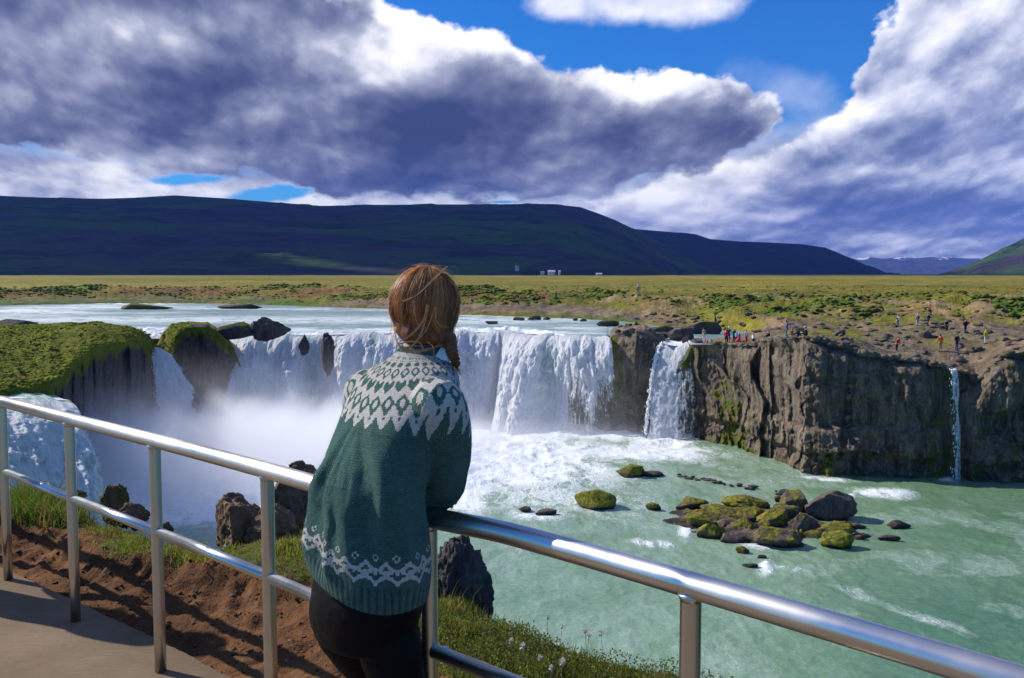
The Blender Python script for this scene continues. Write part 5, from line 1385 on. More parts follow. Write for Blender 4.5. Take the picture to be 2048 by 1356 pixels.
# ================================================================ RAILING
m, t, p = material('stainless_steel'); P = t.obj()
bs = t.noise(t.mapping(P, scale=(1, 1, 1)), 90, 4, .6); dirt_ = t.noise(P, 3, 4, .6)
setp(t, p, color=t.mix(t.mr(dirt_, .4, .7, 0, .35), (.66, .63, .60), (.46, .42, .38)), rough=t.mr(dirt_, .35, .65, .25, .40), metal=1.0, aniso=.5)
M_steel = m
M_ring = simple('pale_joint', (.62, .60, .58), .35, 1.0); M_plastic = simple('dark_gasket', (.03, .03, .035), .5)
railing = empty('railing', (-.2, 2.7, PATHZ))
post_px = [(3, 5.03), (150, 4.46), (323, 3.92), (541, 3.27)]
TOPZ, MIDZ = -.70, -1.09
toppts = [A(-420, 712, TOPZ), A(-200, 756, TOPZ), A(3, 803, TOPZ), A(138, 838, TOPZ), A(309, 881, TOPZ), A(534, 940, TOPZ), A(700, 984, TOPZ)]
P4 = A(858, 1035, TOPZ)
toppts = toppts[:-1]
t_l = [q for q in toppts] + [P4]
rr_ = [P4, A(1000, 1062, TOPZ), A(1200, 1117, TOPZ), A(1382, 1170, TOPZ), A(1600, 1234, TOPZ), A(1850, 1308, TOPZ), A(2250, 1428, TOPZ)]
def smoothpath(pts, n=80):
    pts = np.asarray(pts); k = np.concatenate([[0], np.cumsum(np.linalg.norm(np.diff(pts, axis=0), axis=1))])
    kk = np.linspace(0, k[-1], n); q = np.stack([np.interp(kk, k, pts[:, i]) for i in range(3)], 1)
    for _ in range(12): q[1:-1] = .5 * q[1:-1] + .25 * (q[2:] + q[:-2])
    return q
v, f = tube(smoothpath(t_l), .0302, 40); mesh_obj('top_rail', v, f, M_steel, railing)
v, f = tube(smoothpath(rr_), .0302, 40); mesh_obj('top_rail', v, f, M_steel, railing)
def on(path, x):   # point of a path at world X
    path = np.asarray(path); return np.array([x] + [float(np.interp(x, path[:, 0], path[:, i])) for i in (1, 2)])
allp = np.concatenate([np.asarray(t_l)[:-1], np.asarray(rr_)])
posts = []
for (px, d) in [(-160, 5.65)] + post_px:
    X = (px - 1024) / F * (d * CP + 1.7 * SP); posts.append(on(allp, X if px != -160 else -3.45))
posts.append(P4.copy()); posts.append(A(1382, 1170, TOPZ)); posts.append(on(allp, A(1382, 1170, TOPZ)[0] + .62))
posts[1] = A(3, 803, TOPZ); posts[2] = A(138, 838, TOPZ); posts[3] = A(309, 881, TOPZ); posts[4] = A(534, 940, TOPZ)
for q in posts:
    b_ = q.copy(); b_[2] = PATHZ - .02
    tp = q.copy(); tp[2] = TOPZ - .022
    v, f = tube([b_, b_ + [0, 0, .3], tp - [0, 0, .004], tp], .0242, 32); po = mesh_obj('post', v, f, M_steel, railing)
    v, f = tube([tp - [0, 0, .014], tp - [0, 0, .007], tp + [0, 0, .002]], [.0246, .0265, .031], 28); mesh_obj('weld', v, f, M_steel, po)
for a_, b_ in zip(posts[:-1], posts[1:]):
    d = (b_ - a_); d /= np.linalg.norm(d); s0 = a_ + d * .020; s1 = b_ - d * .020
    s0[2] = s1[2] = MIDZ
    v, f = tube([s0, s0 * .5 + s1 * .5, s1], .0212, 28); mesh_obj('lower_rail', v, f, M_steel, railing)
def ring(c, d, r_, mat_, L_=.012, par=railing):
    v, f = tube([c - d * L_ / 2, c, c + d * L_ / 2], r_, 40); mesh_obj('joint_ring', v, f, mat_, par)
dR = rr_[1] - rr_[0]; dR /= np.linalg.norm(dR)
ring(A(873, 1037, TOPZ), dR, .0312, M_ring, .007)
p_ = posts[5] + dR * .055; p_[2] = MIDZ; ring(p_, dR, .0222, M_ring, .009)
tag(railing, 'stainless steel tube railing with two rails and round posts along the path', 'railing')
# ================================================================ THE WOMAN AT THE RAIL
FWD = np.array([.75, .66, 0.0]); FWD /= np.linalg.norm(FWD)      # the way she faces
RT = np.array([FWD[1], -FWD[0], 0.0])                            # her right
UPV = np.array([0, 0, 1.0])
def loft(sections, n=72, closed=True):
    "sections: (center, a along RT, b along FWD, power, tilt) -> closed mesh"
    V_ = []
    th = np.linspace(0, 2 * np.pi, n, endpoint=False)
    for s in sections:
        c, a, b = np.array(s[0], float), s[1], s[2]; pw = s[3] if len(s) > 3 else 2.3
        ct, st_ = np.cos(th), np.sin(th)
        ra = np.sign(ct) * np.abs(ct) ** (2 / pw) * a; rb = np.sign(st_) * np.abs(st_) ** (2 / pw) * b
        V_.append(c + ra[:, None] * RT + rb[:, None] * FWD)
    F_ = gridfaces(len(V_), n, True).tolist(); m_ = len(V_)
    F_.append(list(range(n))[::-1]); F_.append(list(range((m_ - 1) * n, m_ * n)))
    return np.concatenate(V_), F_
def dens_sections(secs, k=6):
    "smooth interpolation between sections"
    P = np.array([list(s[0]) + [s[1], s[2], s[3] if len(s) > 3 else 2.3] for s in secs]); n = len(P); out = []
    for i in range(n - 1):
        p0, p1, p2, p3 = P[max(i - 1, 0)], P[i], P[i + 1], P[min(i + 2, n - 1)]
        for j in range(k):
            t_ = j / k; out.append(.5 * ((2 * p1) + (-p0 + p2) * t_ + (2 * p0 - 5 * p1 + 4 * p2 - p3) * t_ ** 2 + (-p0 + 3 * p1 - 3 * p2 + p3) * t_ ** 3))
    out.append(P[-1]); return [(q[:3], q[3], q[4], q[5]) for q in out]
def limb(pts, radii, n=28, k=6):
    pts = np.asarray(pts, float); P = np.hstack([pts, np.asarray(radii, float)[:, None]]); m_ = len(P); out = []
    for i in range(m_ - 1):
        p0, p1, p2, p3 = P[max(i - 1, 0)], P[i], P[i + 1], P[min(i + 2, m_ - 1)]
        for j in range(k):
            t_ = j / k; out.append(.5 * ((2 * p1) + (-p0 + p2) * t_ + (2 * p0 - 5 * p1 + 4 * p2 - p3) * t_ ** 2 + (-p0 + 3 * p1 - 3 * p2 + p3) * t_ ** 3))
    out.append(P[-1]); out = np.array(out)
    # rounded ends
    d0 = out[0, :3] - out[1, :3]; d0 /= np.linalg.norm(d0); d1 = out[-1, :3] - out[-2, :3]; d1 /= np.linalg.norm(d1)
    head = [np.append(out[0, :3] + d0 * out[0, 3] * s_, out[0, 3] * math.sqrt(max(1 - s_ * s_, .02))) for s_ in (.97, .8, .45)]
    tail = [np.append(out[-1, :3] + d1 * out[-1, 3] * s_, out[-1, 3] * math.sqrt(max(1 - s_ * s_, .02))) for s_ in (.45, .8, .97)]
    out = np.array(head + list(out) + tail)
    return tube(out[:, :3], out[:, 3], n)
def ellipsoid(c, ax, ay_, az_, X=RT, Y=FWD, Z=UPV, sub=4):
    v, f = ICO[sub]; return np.asarray(c) + v[:, :1] * ax * X + v[:, 1:2] * ay_ * Y + v[:, 2:] * az_ * Z, f.tolist()
def remesh(parts, voxel, smooth=0, name='tmp'):
    v, f = merge(parts); me = bpy.data.meshes.new(name); me.from_pydata([tuple(q) for q in v], [], f); me.update()
    o = bpy.data.objects.new(name, me); COL.objects.link(o)
    r_ = o.modifiers.new('r', 'REMESH'); r_.mode = 'VOXEL'; r_.voxel_size = voxel; r_.adaptivity = 0
    if smooth:
        s_ = o.modifiers.new('s', 'SMOOTH'); s_.factor = .5; s_.iterations = smooth
    bpy.context.view_layer.update()
    ev = o.evaluated_get(bpy.context.evaluated_depsgraph_get()); m2 = ev.to_mesh()
    n = len(m2.vertices); V_ = np.empty(n * 3); m2.vertices.foreach_get('co', V_); V_ = V_.reshape(-1, 3)
    ns = np.empty(n * 3); m2.vertices.foreach_get('normal', ns); ns = ns.reshape(-1, 3)
    fq = [list(p_.vertices) for p_ in m2.polygons]
    ev.to_mesh_clear(); bpy.data.objects.remove(o); bpy.data.meshes.remove(me)
    if all(len(q) == 4 for q in fq): fq = np.array(fq)
    return V_, fq, ns

def at_px(px, py, Y): return aty(px, py, Y)
hem = at_px(734, 1172, 2.58)
waist = at_px(737, 1090, 2.58); mid_ = at_px(741, 985, 2.60); chest = at_px(774, 880, 2.635); upc = at_px(800, 810, 2.66); shl = at_px(815, 765, 2.68); nb = at_px(838, 712, 2.70); nt = at_px(846, 690, 2.71)
torso = [(hem + [0, 0, -.012], .196, .148, 2.3), (hem + [0, 0, .01], .200, .153, 2.3), (waist + (hem - waist) * .5, .202, .156, 2.2), (waist, .199, .155, 2.2), (waist * .5 + mid_ * .5, .192, .150, 2.2), (mid_, .188, .145, 2.2), (chest, .193, .132, 2.2), (upc, .205, .122, 2.25),
         (shl, .190, .110, 2.3), (shl * .5 + nb * .5, .158, .094, 2.2), (nb, .086, .076, 2.0), (nt, .064, .062, 2.0)]
tor = loft(dens_sections(torso, 8))
shR = upc + RT * .198 + [0, 0, .022]; shL = upc - RT * .176 + [0, 0, .012]
elR = at_px(884, 984, 2.62); elL = at_px(742, 972, 2.93)
RAILD = np.array([-.72, .69, 0]); RAILD /= np.linalg.norm(RAILD)
wrR = elR + RAILD * .20 + FWD * .05 + [0, 0, .022]; wrL = elL - RAILD * .235 + FWD * .015 + [0, 0, .03]
mdR = at_px(898, 880, 2.56)
armR = limb([shR + (upc - shR) * .25, shR, mdR, elR + [0, 0, .012], elR * .35 + wrR * .65, wrR], [.070, .068, .0635, .058, .048, .040])
armL = limb([shL + (upc - shL) * .25, shL, shL * .5 + elL * .5 - FWD * .0 - RT * .018, elL, elL * .4 + wrL * .6, wrL], [.075, .072, .066, .055, .046, .038])
V_, F_, N_ = remesh([tor, armR, armL], .0034, 9, 'sweater')

# --- cloth folds
fz = V_[:, 2]
rel = V_ - hem; sR = rel @ RT; sF = rel @ FWD
th = np.arctan2(sF, sR)                                       # around the torso
hgt_ = np.clip((fz - hem[2]) / (upc[2] - hem[2]), 0, 1.2)
fold = .010 * np.sin(th * 5.0 + 3.0 * hgt_ + 1.2 * fbm(th * 1.5, hgt_ * 2, 0, 3, 71)) + .007 * np.sin(th * 9 + 6 * hgt_ + 2.0 * fbm(th * 2, hgt_ * 3, 4, 3, 73))
fold += .010 * fbm(V_[:, 0] * 9, V_[:, 1] * 9, V_[:, 2] * 3.2, 3, 75)
fold *= sstep(.0, .16, hgt_) * sstep(.98, .55, hgt_)
V_ = V_ + N_ * fold[:, None]
Vrest = V_.copy()
# small knit swelling at the hem rib
# --- which part of the cloth: arm / torso
def pseg(P, a, b):
    d = b - a; t_ = np.clip(((P - a) @ d) / (d @ d), 0, 1); return np.linalg.norm(P - a - t_[:, None] * d, axis=1), t_
# yoke coordinates: angle about the neck axis, distance from the neck
ax0 = nb; axd = (nb - chest) / np.linalg.norm(nb - chest)
axd = axd * .4 + np.array([0, 0, 1.0]) * .6; axd /= np.linalg.norm(axd)
relN = V_ - (nb + axd * .0); hN = relN @ axd; rad_v = relN - hN[:, None] * axd; rN = np.linalg.norm(rad_v, axis=1)
angN = np.arctan2(rad_v @ FWD * 1.4, rad_v @ RT)
yd = (np.maximum(rN - .075, 0) ** 1.6 + np.maximum(-hN, 0) ** 1.6) ** (1 / 1.6) - .022 * sstep(.10, .24, rad_v @ RT)
REP = 27
CH = ["############", "#####..#####", "####....####", "############", "#..######..#", "...######...", "..##....##..", "..##....##..", "#####..#####", "############",
      "####....####", "###......###", "##...##...##", "##..####..##", "##.######.##", "##.######.##", "##..####..##", "##...##...##", "###......###", "####....####", "###########", "#..######..#", "#...####...#",
      "#..........#", "#..........#", "#..........#", "#..........#", "##........##", "###......###", "####....####", "#####..#####", ".####..####.", "..########..", "...######...", ]
CH = ["############", "###..##..###", "###..##..###", "############", "##.##..##.##", "############", "###......###", "##........##", "##........##", "###......###", "############", "#####..#####", "###......###", "##...##...##", "#...####...#", "#..######..#", "#...####...#", "##...##...##", "###......###", "####....####",
      "#####..#####", "############", "###.####.###", "#...####...#", "#....##....#", "#..........#", "#..........#", "#..........#", "##........##", "###......###", "####....####", "#####..#####", "############", "############"]
CH2 = ["#####..#####", "####....####", "###......###", "##...##...##", "#...####...#", "#...####...#", "....####....", "#...####...#", "##...##...##", "##........##", "###......###", "####....####", "####....####", "#####..#####",
       "############", ".####..####.", ".####..####.", "..########..", "..########..", "...######...", "....####....", "....####....", ".....##....."]
def chart(rows, u, v):
    "u: repeats (float), v: row (float) ; '#' is white"
    W = 12; r_ = np.clip(np.floor(v).astype(int), 0, len(rows) - 1); c_ = np.floor((u % 1.0) * W).astype(int) % W
    tab = np.array([[1.0 if (k < len(q) and q[k] == '#') else 0.0 for k in range(W)] for q in rows]); return tab[r_, c_]
ROW = .0045
uY = angN / (2 * np.pi) * REP; vY = (yd - .004) / ROW
w1 = chart(CH, uY, vY) * (vY < len(CH)) ; w2 = chart(CH2, uY + .5, vY - len(CH)) * (vY >= len(CH)) * (vY < len(CH) + len(CH2))
white = np.where(vY < 0, 1.0 * (hN < .004), np.where(vY < len(CH), w1, w2)); white[vY > len(CH) + len(CH2)] = 0
# hem band
HEMC = ["......#.....", ".....#.#....", "....#...#...", ".....#.#....", "#.....#.....", "##.......##.", "###.....###.", ".###...###..", "..#######...", "###..#..###.", "##.......##.", "#....#....#.", "##.......##.", ".##.....##..", "..##...##...", "...##.##....", "....###....."]
HEMC = [".....##.....", "....#..#....", "....#..#....", ".....##.....", "#..........#", "##........##", "###......###", ".###....###.", "..########..", "##########.#", "####.##.####", "##...##...##", "##........##", "####....####", ".####..####.", "...######...", "....####....", ".....##....."]
hrel = V_[:, 2] - hem[2]
shear = sstep(.42, 0, hrel) * (.042 - .27 * np.clip(sR, -.25, .25))
dA1, _ = pseg(V_, shR, elR); dA2, _ = pseg(V_, elR, wrR)
onarm = (np.minimum(dA1, dA2) < .075) & (V_[:, 2] < upc[2] - .03)
circ = 1.12
vH = (.146 - hrel) / .0048; uH = th / (2 * np.pi) * 21
vH = vH * 1.12; wh = chart(HEMC, uH, vH) * (vH >= 0) * (vH < len(HEMC)) * (~onarm)
white = np.where(hrel < .17, wh, white)
# knit coordinates for the relief
su = np.where(hrel > .3, angN * .17, th * .18) / .0052; sv = np.where(yd < .28, yd, V_[:, 2] * 1.0) / .0068
armu = np.arctan2((V_ - elR) @ RAILD, (V_ - elR) @ FWD) * .06 / .0052
tt_arm = onarm
su = np.where(tt_arm, armu, su); sv = np.where(tt_arm, V_[:, 2] / .005, sv)
# the seam at the back of an angle must not be interpolated: shift it to her front
rib = sstep(.062, .055, hrel) * (~onarm)
m, t, p = material('knitted_wool')
wv_ = t.attr('white'); P = t.pos()
su_ = t.attr('su'); sv_ = t.attr('sv')
fr = t.m('FRACT', su_); vv = t.m('ABSOLUTE', t.m('SUBTRACT', fr, .5))                # 0 centre..0.5 edge
zig = t.m('FRACT', t.m('ADD', sv_, t.m('MULTIPLY', vv, 1.2)))
st1 = t.m('SINE', t.m('MULTIPLY', zig, math.pi)); st2 = t.m('SINE', t.m('MULTIPLY', t.m('FRACT', t.m('MULTIPLY', fr, 2.0)), math.pi))
stitch = t.m('MULTIPLY', st1, st2)
ribw = t.m('MULTIPLY', t.m('ADD', t.m('SINE', t.m('MULTIPLY', t.attr('rb'), 1.0)), 1.0), .5)
fz_ = t.noise(P, 260, 3, .7); fl = t.noise(P, 30, 4, .6); f2 = t.noise(P, 130, 2, .8)
isr = t.attr('rib')
hh = t.m('ADD', t.m('MULTIPLY', stitch, .8), t.m('ADD', t.m('MULTIPLY', fz_, .9), t.m('MULTIPLY', f2, .5)))
hh = t.m('ADD', hh, t.m('MULTIPLY', t.m('MULTIPLY', ribw, isr), 3.2))
teal = t.mix(t.mr(f2, .3, .7, 0, 1), (.036, .096, .072), (.108, .225, .165))
teal = t.mix(t.mr(fl, .4, .7, 0, .4), teal, (.11, .27, .22))
teal = t.mix(t.mr(t.m('MULTIPLY', stitch, 1.0), 0, .40, .80, 0), teal, (.012, .05, .045))
teal = t.mix(t.m('MULTIPLY', isr, t.mr(ribw, .5, .1, 0, .65)), teal, (.010, .042, .038))
whc = t.mix(t.mr(f2, .3, .7, 0, 1), (.60, .54, .47), (.80, .75, .68))
whc = t.mix(t.mr(stitch, 0, .3, .35, 0), whc, (.36, .34, .32))
wf = t.ss(.40, .60, t.m('ADD', wv_, t.m('MULTIPLY', t.m('SUBTRACT', fz_, .5), .35)))
setp(t, p, color=t.mix(wf, teal, whc), rough=.95, spec=.08, sheen=.25, normal=t.bump(hh, .9, .0030))
p.inputs['Sheen Roughness'].default_value = .4
M_knit = m
V_ = V_ + np.outer(shear * (1 - 1.0 * onarm), [0, 0, 1.0])
woman = empty('person', (hem[0], hem[1], PATHZ))
tag(woman, 'woman with auburn braid and green and white patterned sweater leaning on the railing', 'person')
mesh_obj('sweater', V_, F_, M_knit, woman, attrs={'white': white, 'su': su, 'sv': sv, 'rb': th * 62, 'rib': rib})
Vs_sw, Ns_sw = V_, N_

# --- fuzz: short mohair fibres standing off the wool
r_ = np.random.default_rng(5)
idx = r_.choice(len(V_), 26000); b0 = V_[idx]; nn = N_[idx]; tg = r_.normal(size=(len(idx), 3)); d = nn * .7 + tg * .45; d /= np.linalg.norm(d, axis=1)[:, None]
L_ = r_.uniform(.003, .010, (len(idx), 1)); sd = np.cross(d, tg); sd /= np.linalg.norm(sd, axis=1)[:, None] + 1e-9; wd_ = .00022
tri = np.stack([b0 - sd * wd_, b0 + sd * wd_, b0 + d * L_ + tg * .001], 1).reshape(-1, 3)
fw = white[idx] > .5
M_fz1 = simple('wool_fuzz', (.10, .24, .21), .9); M_fz2 = simple('white_wool_fuzz', (.75, .72, .68), .9)
mesh_obj('wool_fuzz', tri, np.arange(len(tri)).reshape(-1, 3), [M_fz1, M_fz2], bpy.data.objects['sweater'], matidx=fw.astype(int))
# collar
cth = np.linspace(0, 2 * np.pi, 80, endpoint=False); Vc_ = []
for (h_, a_) in [(-.014, .079), (-.004, .073), (.006, .069), (.013, .068), (.017, .064), (.013, .060), (.000, .060), (-.014, .064)]:
    c_ = nb + axd * (h_ + .004) + FWD * .006 * h_ / .03
    Vc_.append(c_ + (np.cos(cth) * a_)[:, None] * RT + (np.sin(cth) * a_ * .95)[:, None] * FWD)
Vc_ = np.concatenate(Vc_); nC = len(Vc_)
mesh_obj('collar', Vc_, gridfaces(8, 80, True), M_knit, bpy.data.objects['sweater'], attrs={'white': np.zeros(nC), 'su': np.tile(cth * 14, 8), 'sv': np.repeat(np.arange(8) * 1.5, 80), 'rb': np.tile(cth * 24, 8), 'rib': np.ones(nC) * .6})

# --- head, neck, hands, legs: one body under the clothes
M_skin = simple('skin', (.50, .30, .22), .5, spec=.4, var=.12, scale=30)
hc = at_px(859, 617, 2.74)
headF = FWD * .97 + RT * -.10 + UPV * -.12; headF /= np.linalg.norm(headF)
headR = np.cross(headF, UPV); headR /= np.linalg.norm(headR); headU = np.cross(headR, headF)
HS = .945
def H(r_x, f_y, u_z):
    r_x, f_y, u_z = r_x * HS, f_y * HS, u_z * HS; return hc + headR * r_x + headF * f_y + headU * u_z
skull = ellipsoid(H(0, -.012, .022), .074, .094, .092, headR, headF, headU, 5)
jaw = ellipsoid(H(0, .030, -.052), .054, .060, .056, headR, headF, headU, 4)
cheek = [ellipsoid(H(s_ * .036, .058, -.022), .026, .024, .028, headR, headF, headU, 3) for s_ in (-1, 1)]
nose = limb([H(0, .086, .012), H(0, .104, -.014), H(0, .110, -.026)], [.008, .010, .012], 12)
chin = ellipsoid(H(0, .076, -.088), .020, .018, .016, headR, headF, headU, 3)
lips = [ellipsoid(H(0, .086, -.056), .022, .010, .005, headR, headF, headU, 3), ellipsoid(H(0, .085, -.065), .019, .010, .006, headR, headF, headU, 3)]
ears = [ellipsoid(H(s_ * .076, -.004, -.008), .008, .018, .029, headR, headF, headU, 3) for s_ in (-1, 1)]
brow = ellipsoid(H(0, .074, .024), .046, .014, .010, headR, headF, headU, 3)
neck = limb([nb + axd * -.05, nb + axd * .03, H(0, -.020, -.05)], [.056, .050, .052])
def hand(w, dirv, palmn, side, curl):
    "palm, five separate fingers; w wrist, dirv fingers' way, palmn palm normal, side towards the little finger"
    out = []
    dirv = dirv / np.linalg.norm(dirv); side = side - dirv * np.dot(side, dirv); side /= np.linalg.norm(side); pn = np.cross(dirv, side); pn = pn * np.sign(np.dot(pn, palmn) or 1)
    out.append(limb([w - dirv * .02, w + dirv * .03, w + dirv * .075], [.023, .026, .024], 20))
    for s_ in (-1, 1): out.append(limb([w + dirv * .02 + side * .014 * s_, w + dirv * .078 + side * .026 * s_], [.017, .014], 14))
    for i, (o_, L__) in enumerate([(-.030, .070), (-.010, .080), (.010, .074), (.029, .058)]):
        q = w + dirv * .078 + side * o_; pts = [q]; a_ = 0
        for k in range(3):
            a_ += curl * (.55 + .25 * k); q = q + (dirv * math.cos(a_) + pn * math.sin(a_)) * L__ * (.42, .33, .25)[k] + side * o_ * .06; pts.append(q)
        out.append(limb(pts, [.0092, .0086, .0080, .0068], 12))
    q = w + dirv * .022 - side * .026; pts = [q, q - side * .022 + dirv * .026 + pn * .008, q - side * .026 + dirv * .052 + pn * .020, q - side * .016 + dirv * .070 + pn * .030]
    out.append(limb(pts, [.0135, .0115, .010, .008], 12)); return out
# her left hand comes across and lies on the rail beside the right elbow
hdL = (elR + RT * .055 + FWD * .030 + [0, 0, -.022]) - wrL
hands = hand(wrL + [0, 0, -.004], hdL, np.array([0, 0, -1.0]), FWD * 1.0, .30)
hands += hand(wrR + [0, 0, -.002], RAILD + FWD * .25 + [0, 0, -.10], np.array([0, 0, -1.0]), FWD, .35)
V_, F_, N_ = remesh([skull, jaw, chin, brow, nose, neck, limb([hem + [0, 0, .1], mid_, chest, upc, nb], [.06, .06, .06, .06, .045]), limb([upc, shR - [0, 0, .02], mdR, elR, wrR], [.04, .035, .03, .027, .024]), limb([upc, shL - [0, 0, .02], elL, wrL], [.04, .035, .027, .024])] + cheek + lips + ears + hands, .0032, 2, 'body')
bodyo = mesh_obj('body', V_, F_, M_skin, woman)
M_eye = simple('eye_white', (.8, .78, .75), .2); M_iris = simple('iris', (.10, .16, .14), .2); M_lip = simple('lip', (.45, .17, .15), .4)
for s_ in (-1, 1):
    v, f = ellipsoid(H(s_ * .031, .076, .006), .013, .011, .010, headR, headF, headU, 3); mesh_obj('eye', v, f, M_eye, bodyo)
    v, f = ellipsoid(H(s_ * .031, .0835, .006), .006, .005, .006, headR, headF, headU, 3); mesh_obj('iris', v, f, M_iris, bpy.data.objects['eye' if s_ < 0 else 'eye.001'])

# --- leggings
hipR = at_px(784, 1200, 2.53); hipL = at_px(676, 1196, 2.66)
seat = [(hem + [.0, 0, .05], .172, .125), (hem + [0, 0, -.03], .182, .138), (at_px(727, 1232, 2.60), .178, .136), (at_px(728, 1278, 2.60), .150, .122)]
se = loft(dens_sections(seat, 5))
buR = ellipsoid(at_px(762, 1228, 2.545), .088, .085, .105, sub=4); buL = ellipsoid(at_px(690, 1212, 2.62), .086, .082, .10, sub=4)
footR = np.array([hem[0] + .12, hem[1] - .05, PATHZ]) ; footL = np.array([hem[0] + .01, hem[1] + .10, PATHZ])
knR = np.array([hem[0] + .115, hem[1] - .03, -1.24]); knL = np.array([hem[0] + .03, hem[1] + .12, -1.24])
tR = at_px(772, 1268, 2.55); tL = at_px(693, 1258, 2.66)
legR = limb([tR, tR * .5 + knR * .5, knR, knR * .55 + footR * .45 - FWD * .02, footR + [0, 0, .10]], [.094, .080, .058, .055, .038])
legL = limb([tL, tL * .5 + knL * .5, knL, knL * .55 + footL * .45 - FWD * .02, footL + [0, 0, .10]], [.090, .078, .057, .054, .038])
V_, F_, N_ = remesh([se, buR, buL, legR, legL], .006, 4, 'leggings')
V_ = V_ + N_ * (.0022 * ridged(V_[:, 0] * 16, V_[:, 1] * 16, V_[:, 2] * 26, 3, 91))[:, None]
m, t, p = material('black_leggings'); P = t.obj()
setp(t, p, color=(.0034, .0028, .0040), rough=.6, spec=.14, normal=t.bump(t.noise(P, 60, 4, .6), .3, .003)); M_leg = m
mesh_obj('leggings', V_, F_, M_leg, woman)
M_shoe = simple('dark_shoe', (.03, .028, .03), .6); M_sole = simple('pale_sole', (.5, .48, .45), .7)
for ft in (footR, footL):
    up_ = [limb([ft + FWD * -.035 + [0, 0, .06], ft + FWD * -.01 + [0, 0, .11]], [.042, .045], 20), ellipsoid(ft + FWD * .02 + [0, 0, .052], .044, .085, .036, sub=4), ellipsoid(ft + FWD * .10 + [0, 0, .040], .046, .075, .030, sub=4), ellipsoid(ft - FWD * .045 + [0, 0, .050], .036, .042, .040, sub=4)]
    v, f, n_ = remesh(up_, .005, 2, 'shoe'); v[:, 2] = np.maximum(v[:, 2], PATHZ + .014); so_ = mesh_obj('shoe', v, f, M_shoe, woman)
    sh = []
    for z_ in (PATHZ + .002, PATHZ + .02):
        a_ = np.linspace(0, 2 * np.pi, 40, endpoint=False); sh.append(ft * [1, 1, 0] + [0, 0, z_] + (np.cos(a_) * .046)[:, None] * RT + (np.sin(a_) * .135 + .040)[:, None] * FWD)
    mesh_obj('sole', np.concatenate(sh), gridfaces(2, 40, True).tolist() + [list(range(40))[::-1], list(range(40, 80))], M_sole, so_)

# --- hair: an inner mass and some thousands of strands swept into a side braid
m, t, p = material('auburn_hair'); hcol = t.attr('hc', 'Color')
setp(t, p, color=hcol, rough=.45, spec=.22); M_hair = m
m, t, p = material('hair_mass'); setp(t, p, color=t.mix(t.mr(t.noise(t.mapping(t.obj(), scale=(1, 1, .25)), 70, 4, .6), .35, .65, 0, 1), (.075, .026, .010), (.24, .095, .034)), rough=.6, spec=.3); M_hmass = m
tie = at_px(900, 684, 2.66)
mass = [ellipsoid(H(0, -.018, .020), .090, .097, .098, headR, headF, headU, 5), ellipsoid(H(.0, -.034, -.040), .086, .075, .079, headR, headF, headU, 5), limb([H(.0, -.06, -.075), H(.03, -.07, -.085), tie + [0, 0, .012]], [.040, .034, .020])]
V_, F_, N_ = remesh(mass, .005, 8, 'hair')
# cut the face free
rel = V_ - hc; ff = rel @ headF; uu2 = rel @ headU; rr2 = rel @ headR
push = sstep(.035, .075, ff) * sstep(.075, .045, uu2)
V_ = V_ - headF * (push * np.maximum(ff - .058, 0))[:, None]
hairo = mesh_obj('hair', V_, F_, M_hmass, woman)
crown = H(.0, -.030, .120)
def shell(az_, pol, k=1.0):
    "point on the hair surface: az about the head's up axis, pol from the crown 0 to the nape 1"
    el = math.pi / 2 - pol * (math.pi * .80)
    q = np.array([math.cos(az_) * math.cos(el), math.sin(az_) * math.cos(el), math.sin(el)])
    w_ = np.interp(pol, [0, .3, .6, .85, 1.0], [.098, .1005, .103, .106, .102]) * k
    return H(q[0] * w_ * .985, q[1] * w_ * 1.03 - .020, q[2] * (.107 if el > 0 else .128) * k + .018)
def ribbons(paths, widths, cols3, name, par):
    Vs, Fs, Cs, off = [], [], [], 0
    for P_, w_, c_ in zip(paths, widths, cols3):
        P_ = np.asarray(P_); n = len(P_); T_ = np.gradient(P_, axis=0); out_ = P_ - H(0, -.02, -.01); s_ = np.cross(T_, out_); s_ /= np.linalg.norm(s_, axis=1)[:, None] + 1e-9
        o_ = out_ / (np.linalg.norm(out_, axis=1)[:, None] + 1e-9)
        ww = w_ * np.linspace(1, .45, n)[:, None]
        Vs.append(np.stack([P_ - s_ * ww, P_ + o_ * ww * .9, P_ + s_ * ww], 1).reshape(-1, 3))
        i = np.arange(n - 1)[:, None] * 3 + off
        Fs.append(np.concatenate([np.hstack([i, i + 1, i + 4, i + 3]), np.hstack([i + 1, i + 2, i + 5, i + 4])]))
        Cs.append(np.repeat(np.array(c_)[None, :], n * 3, 0)); off += n * 3
    return mesh_obj(name, np.concatenate(Vs), np.concatenate(Fs), M_hair, par, attrs={'hc': np.concatenate(Cs)})
q_ = random.Random(3); paths, wds, c3 = [], [], []
def hcolr(a=None):
    k = q_.random()
    if a is not None: k = min(1, max(0, .5 + .55 * float(vnoise(a * 6.0, 1.7)) + .35 * float(vnoise(a * 19.0, 4.7)) + q_.gauss(0, .15)))
    b = np.array([.110, .036, .012]) * (1 - k) + np.array([.55, .215, .070]) * k
    return b * q_.uniform(.8, 1.5)
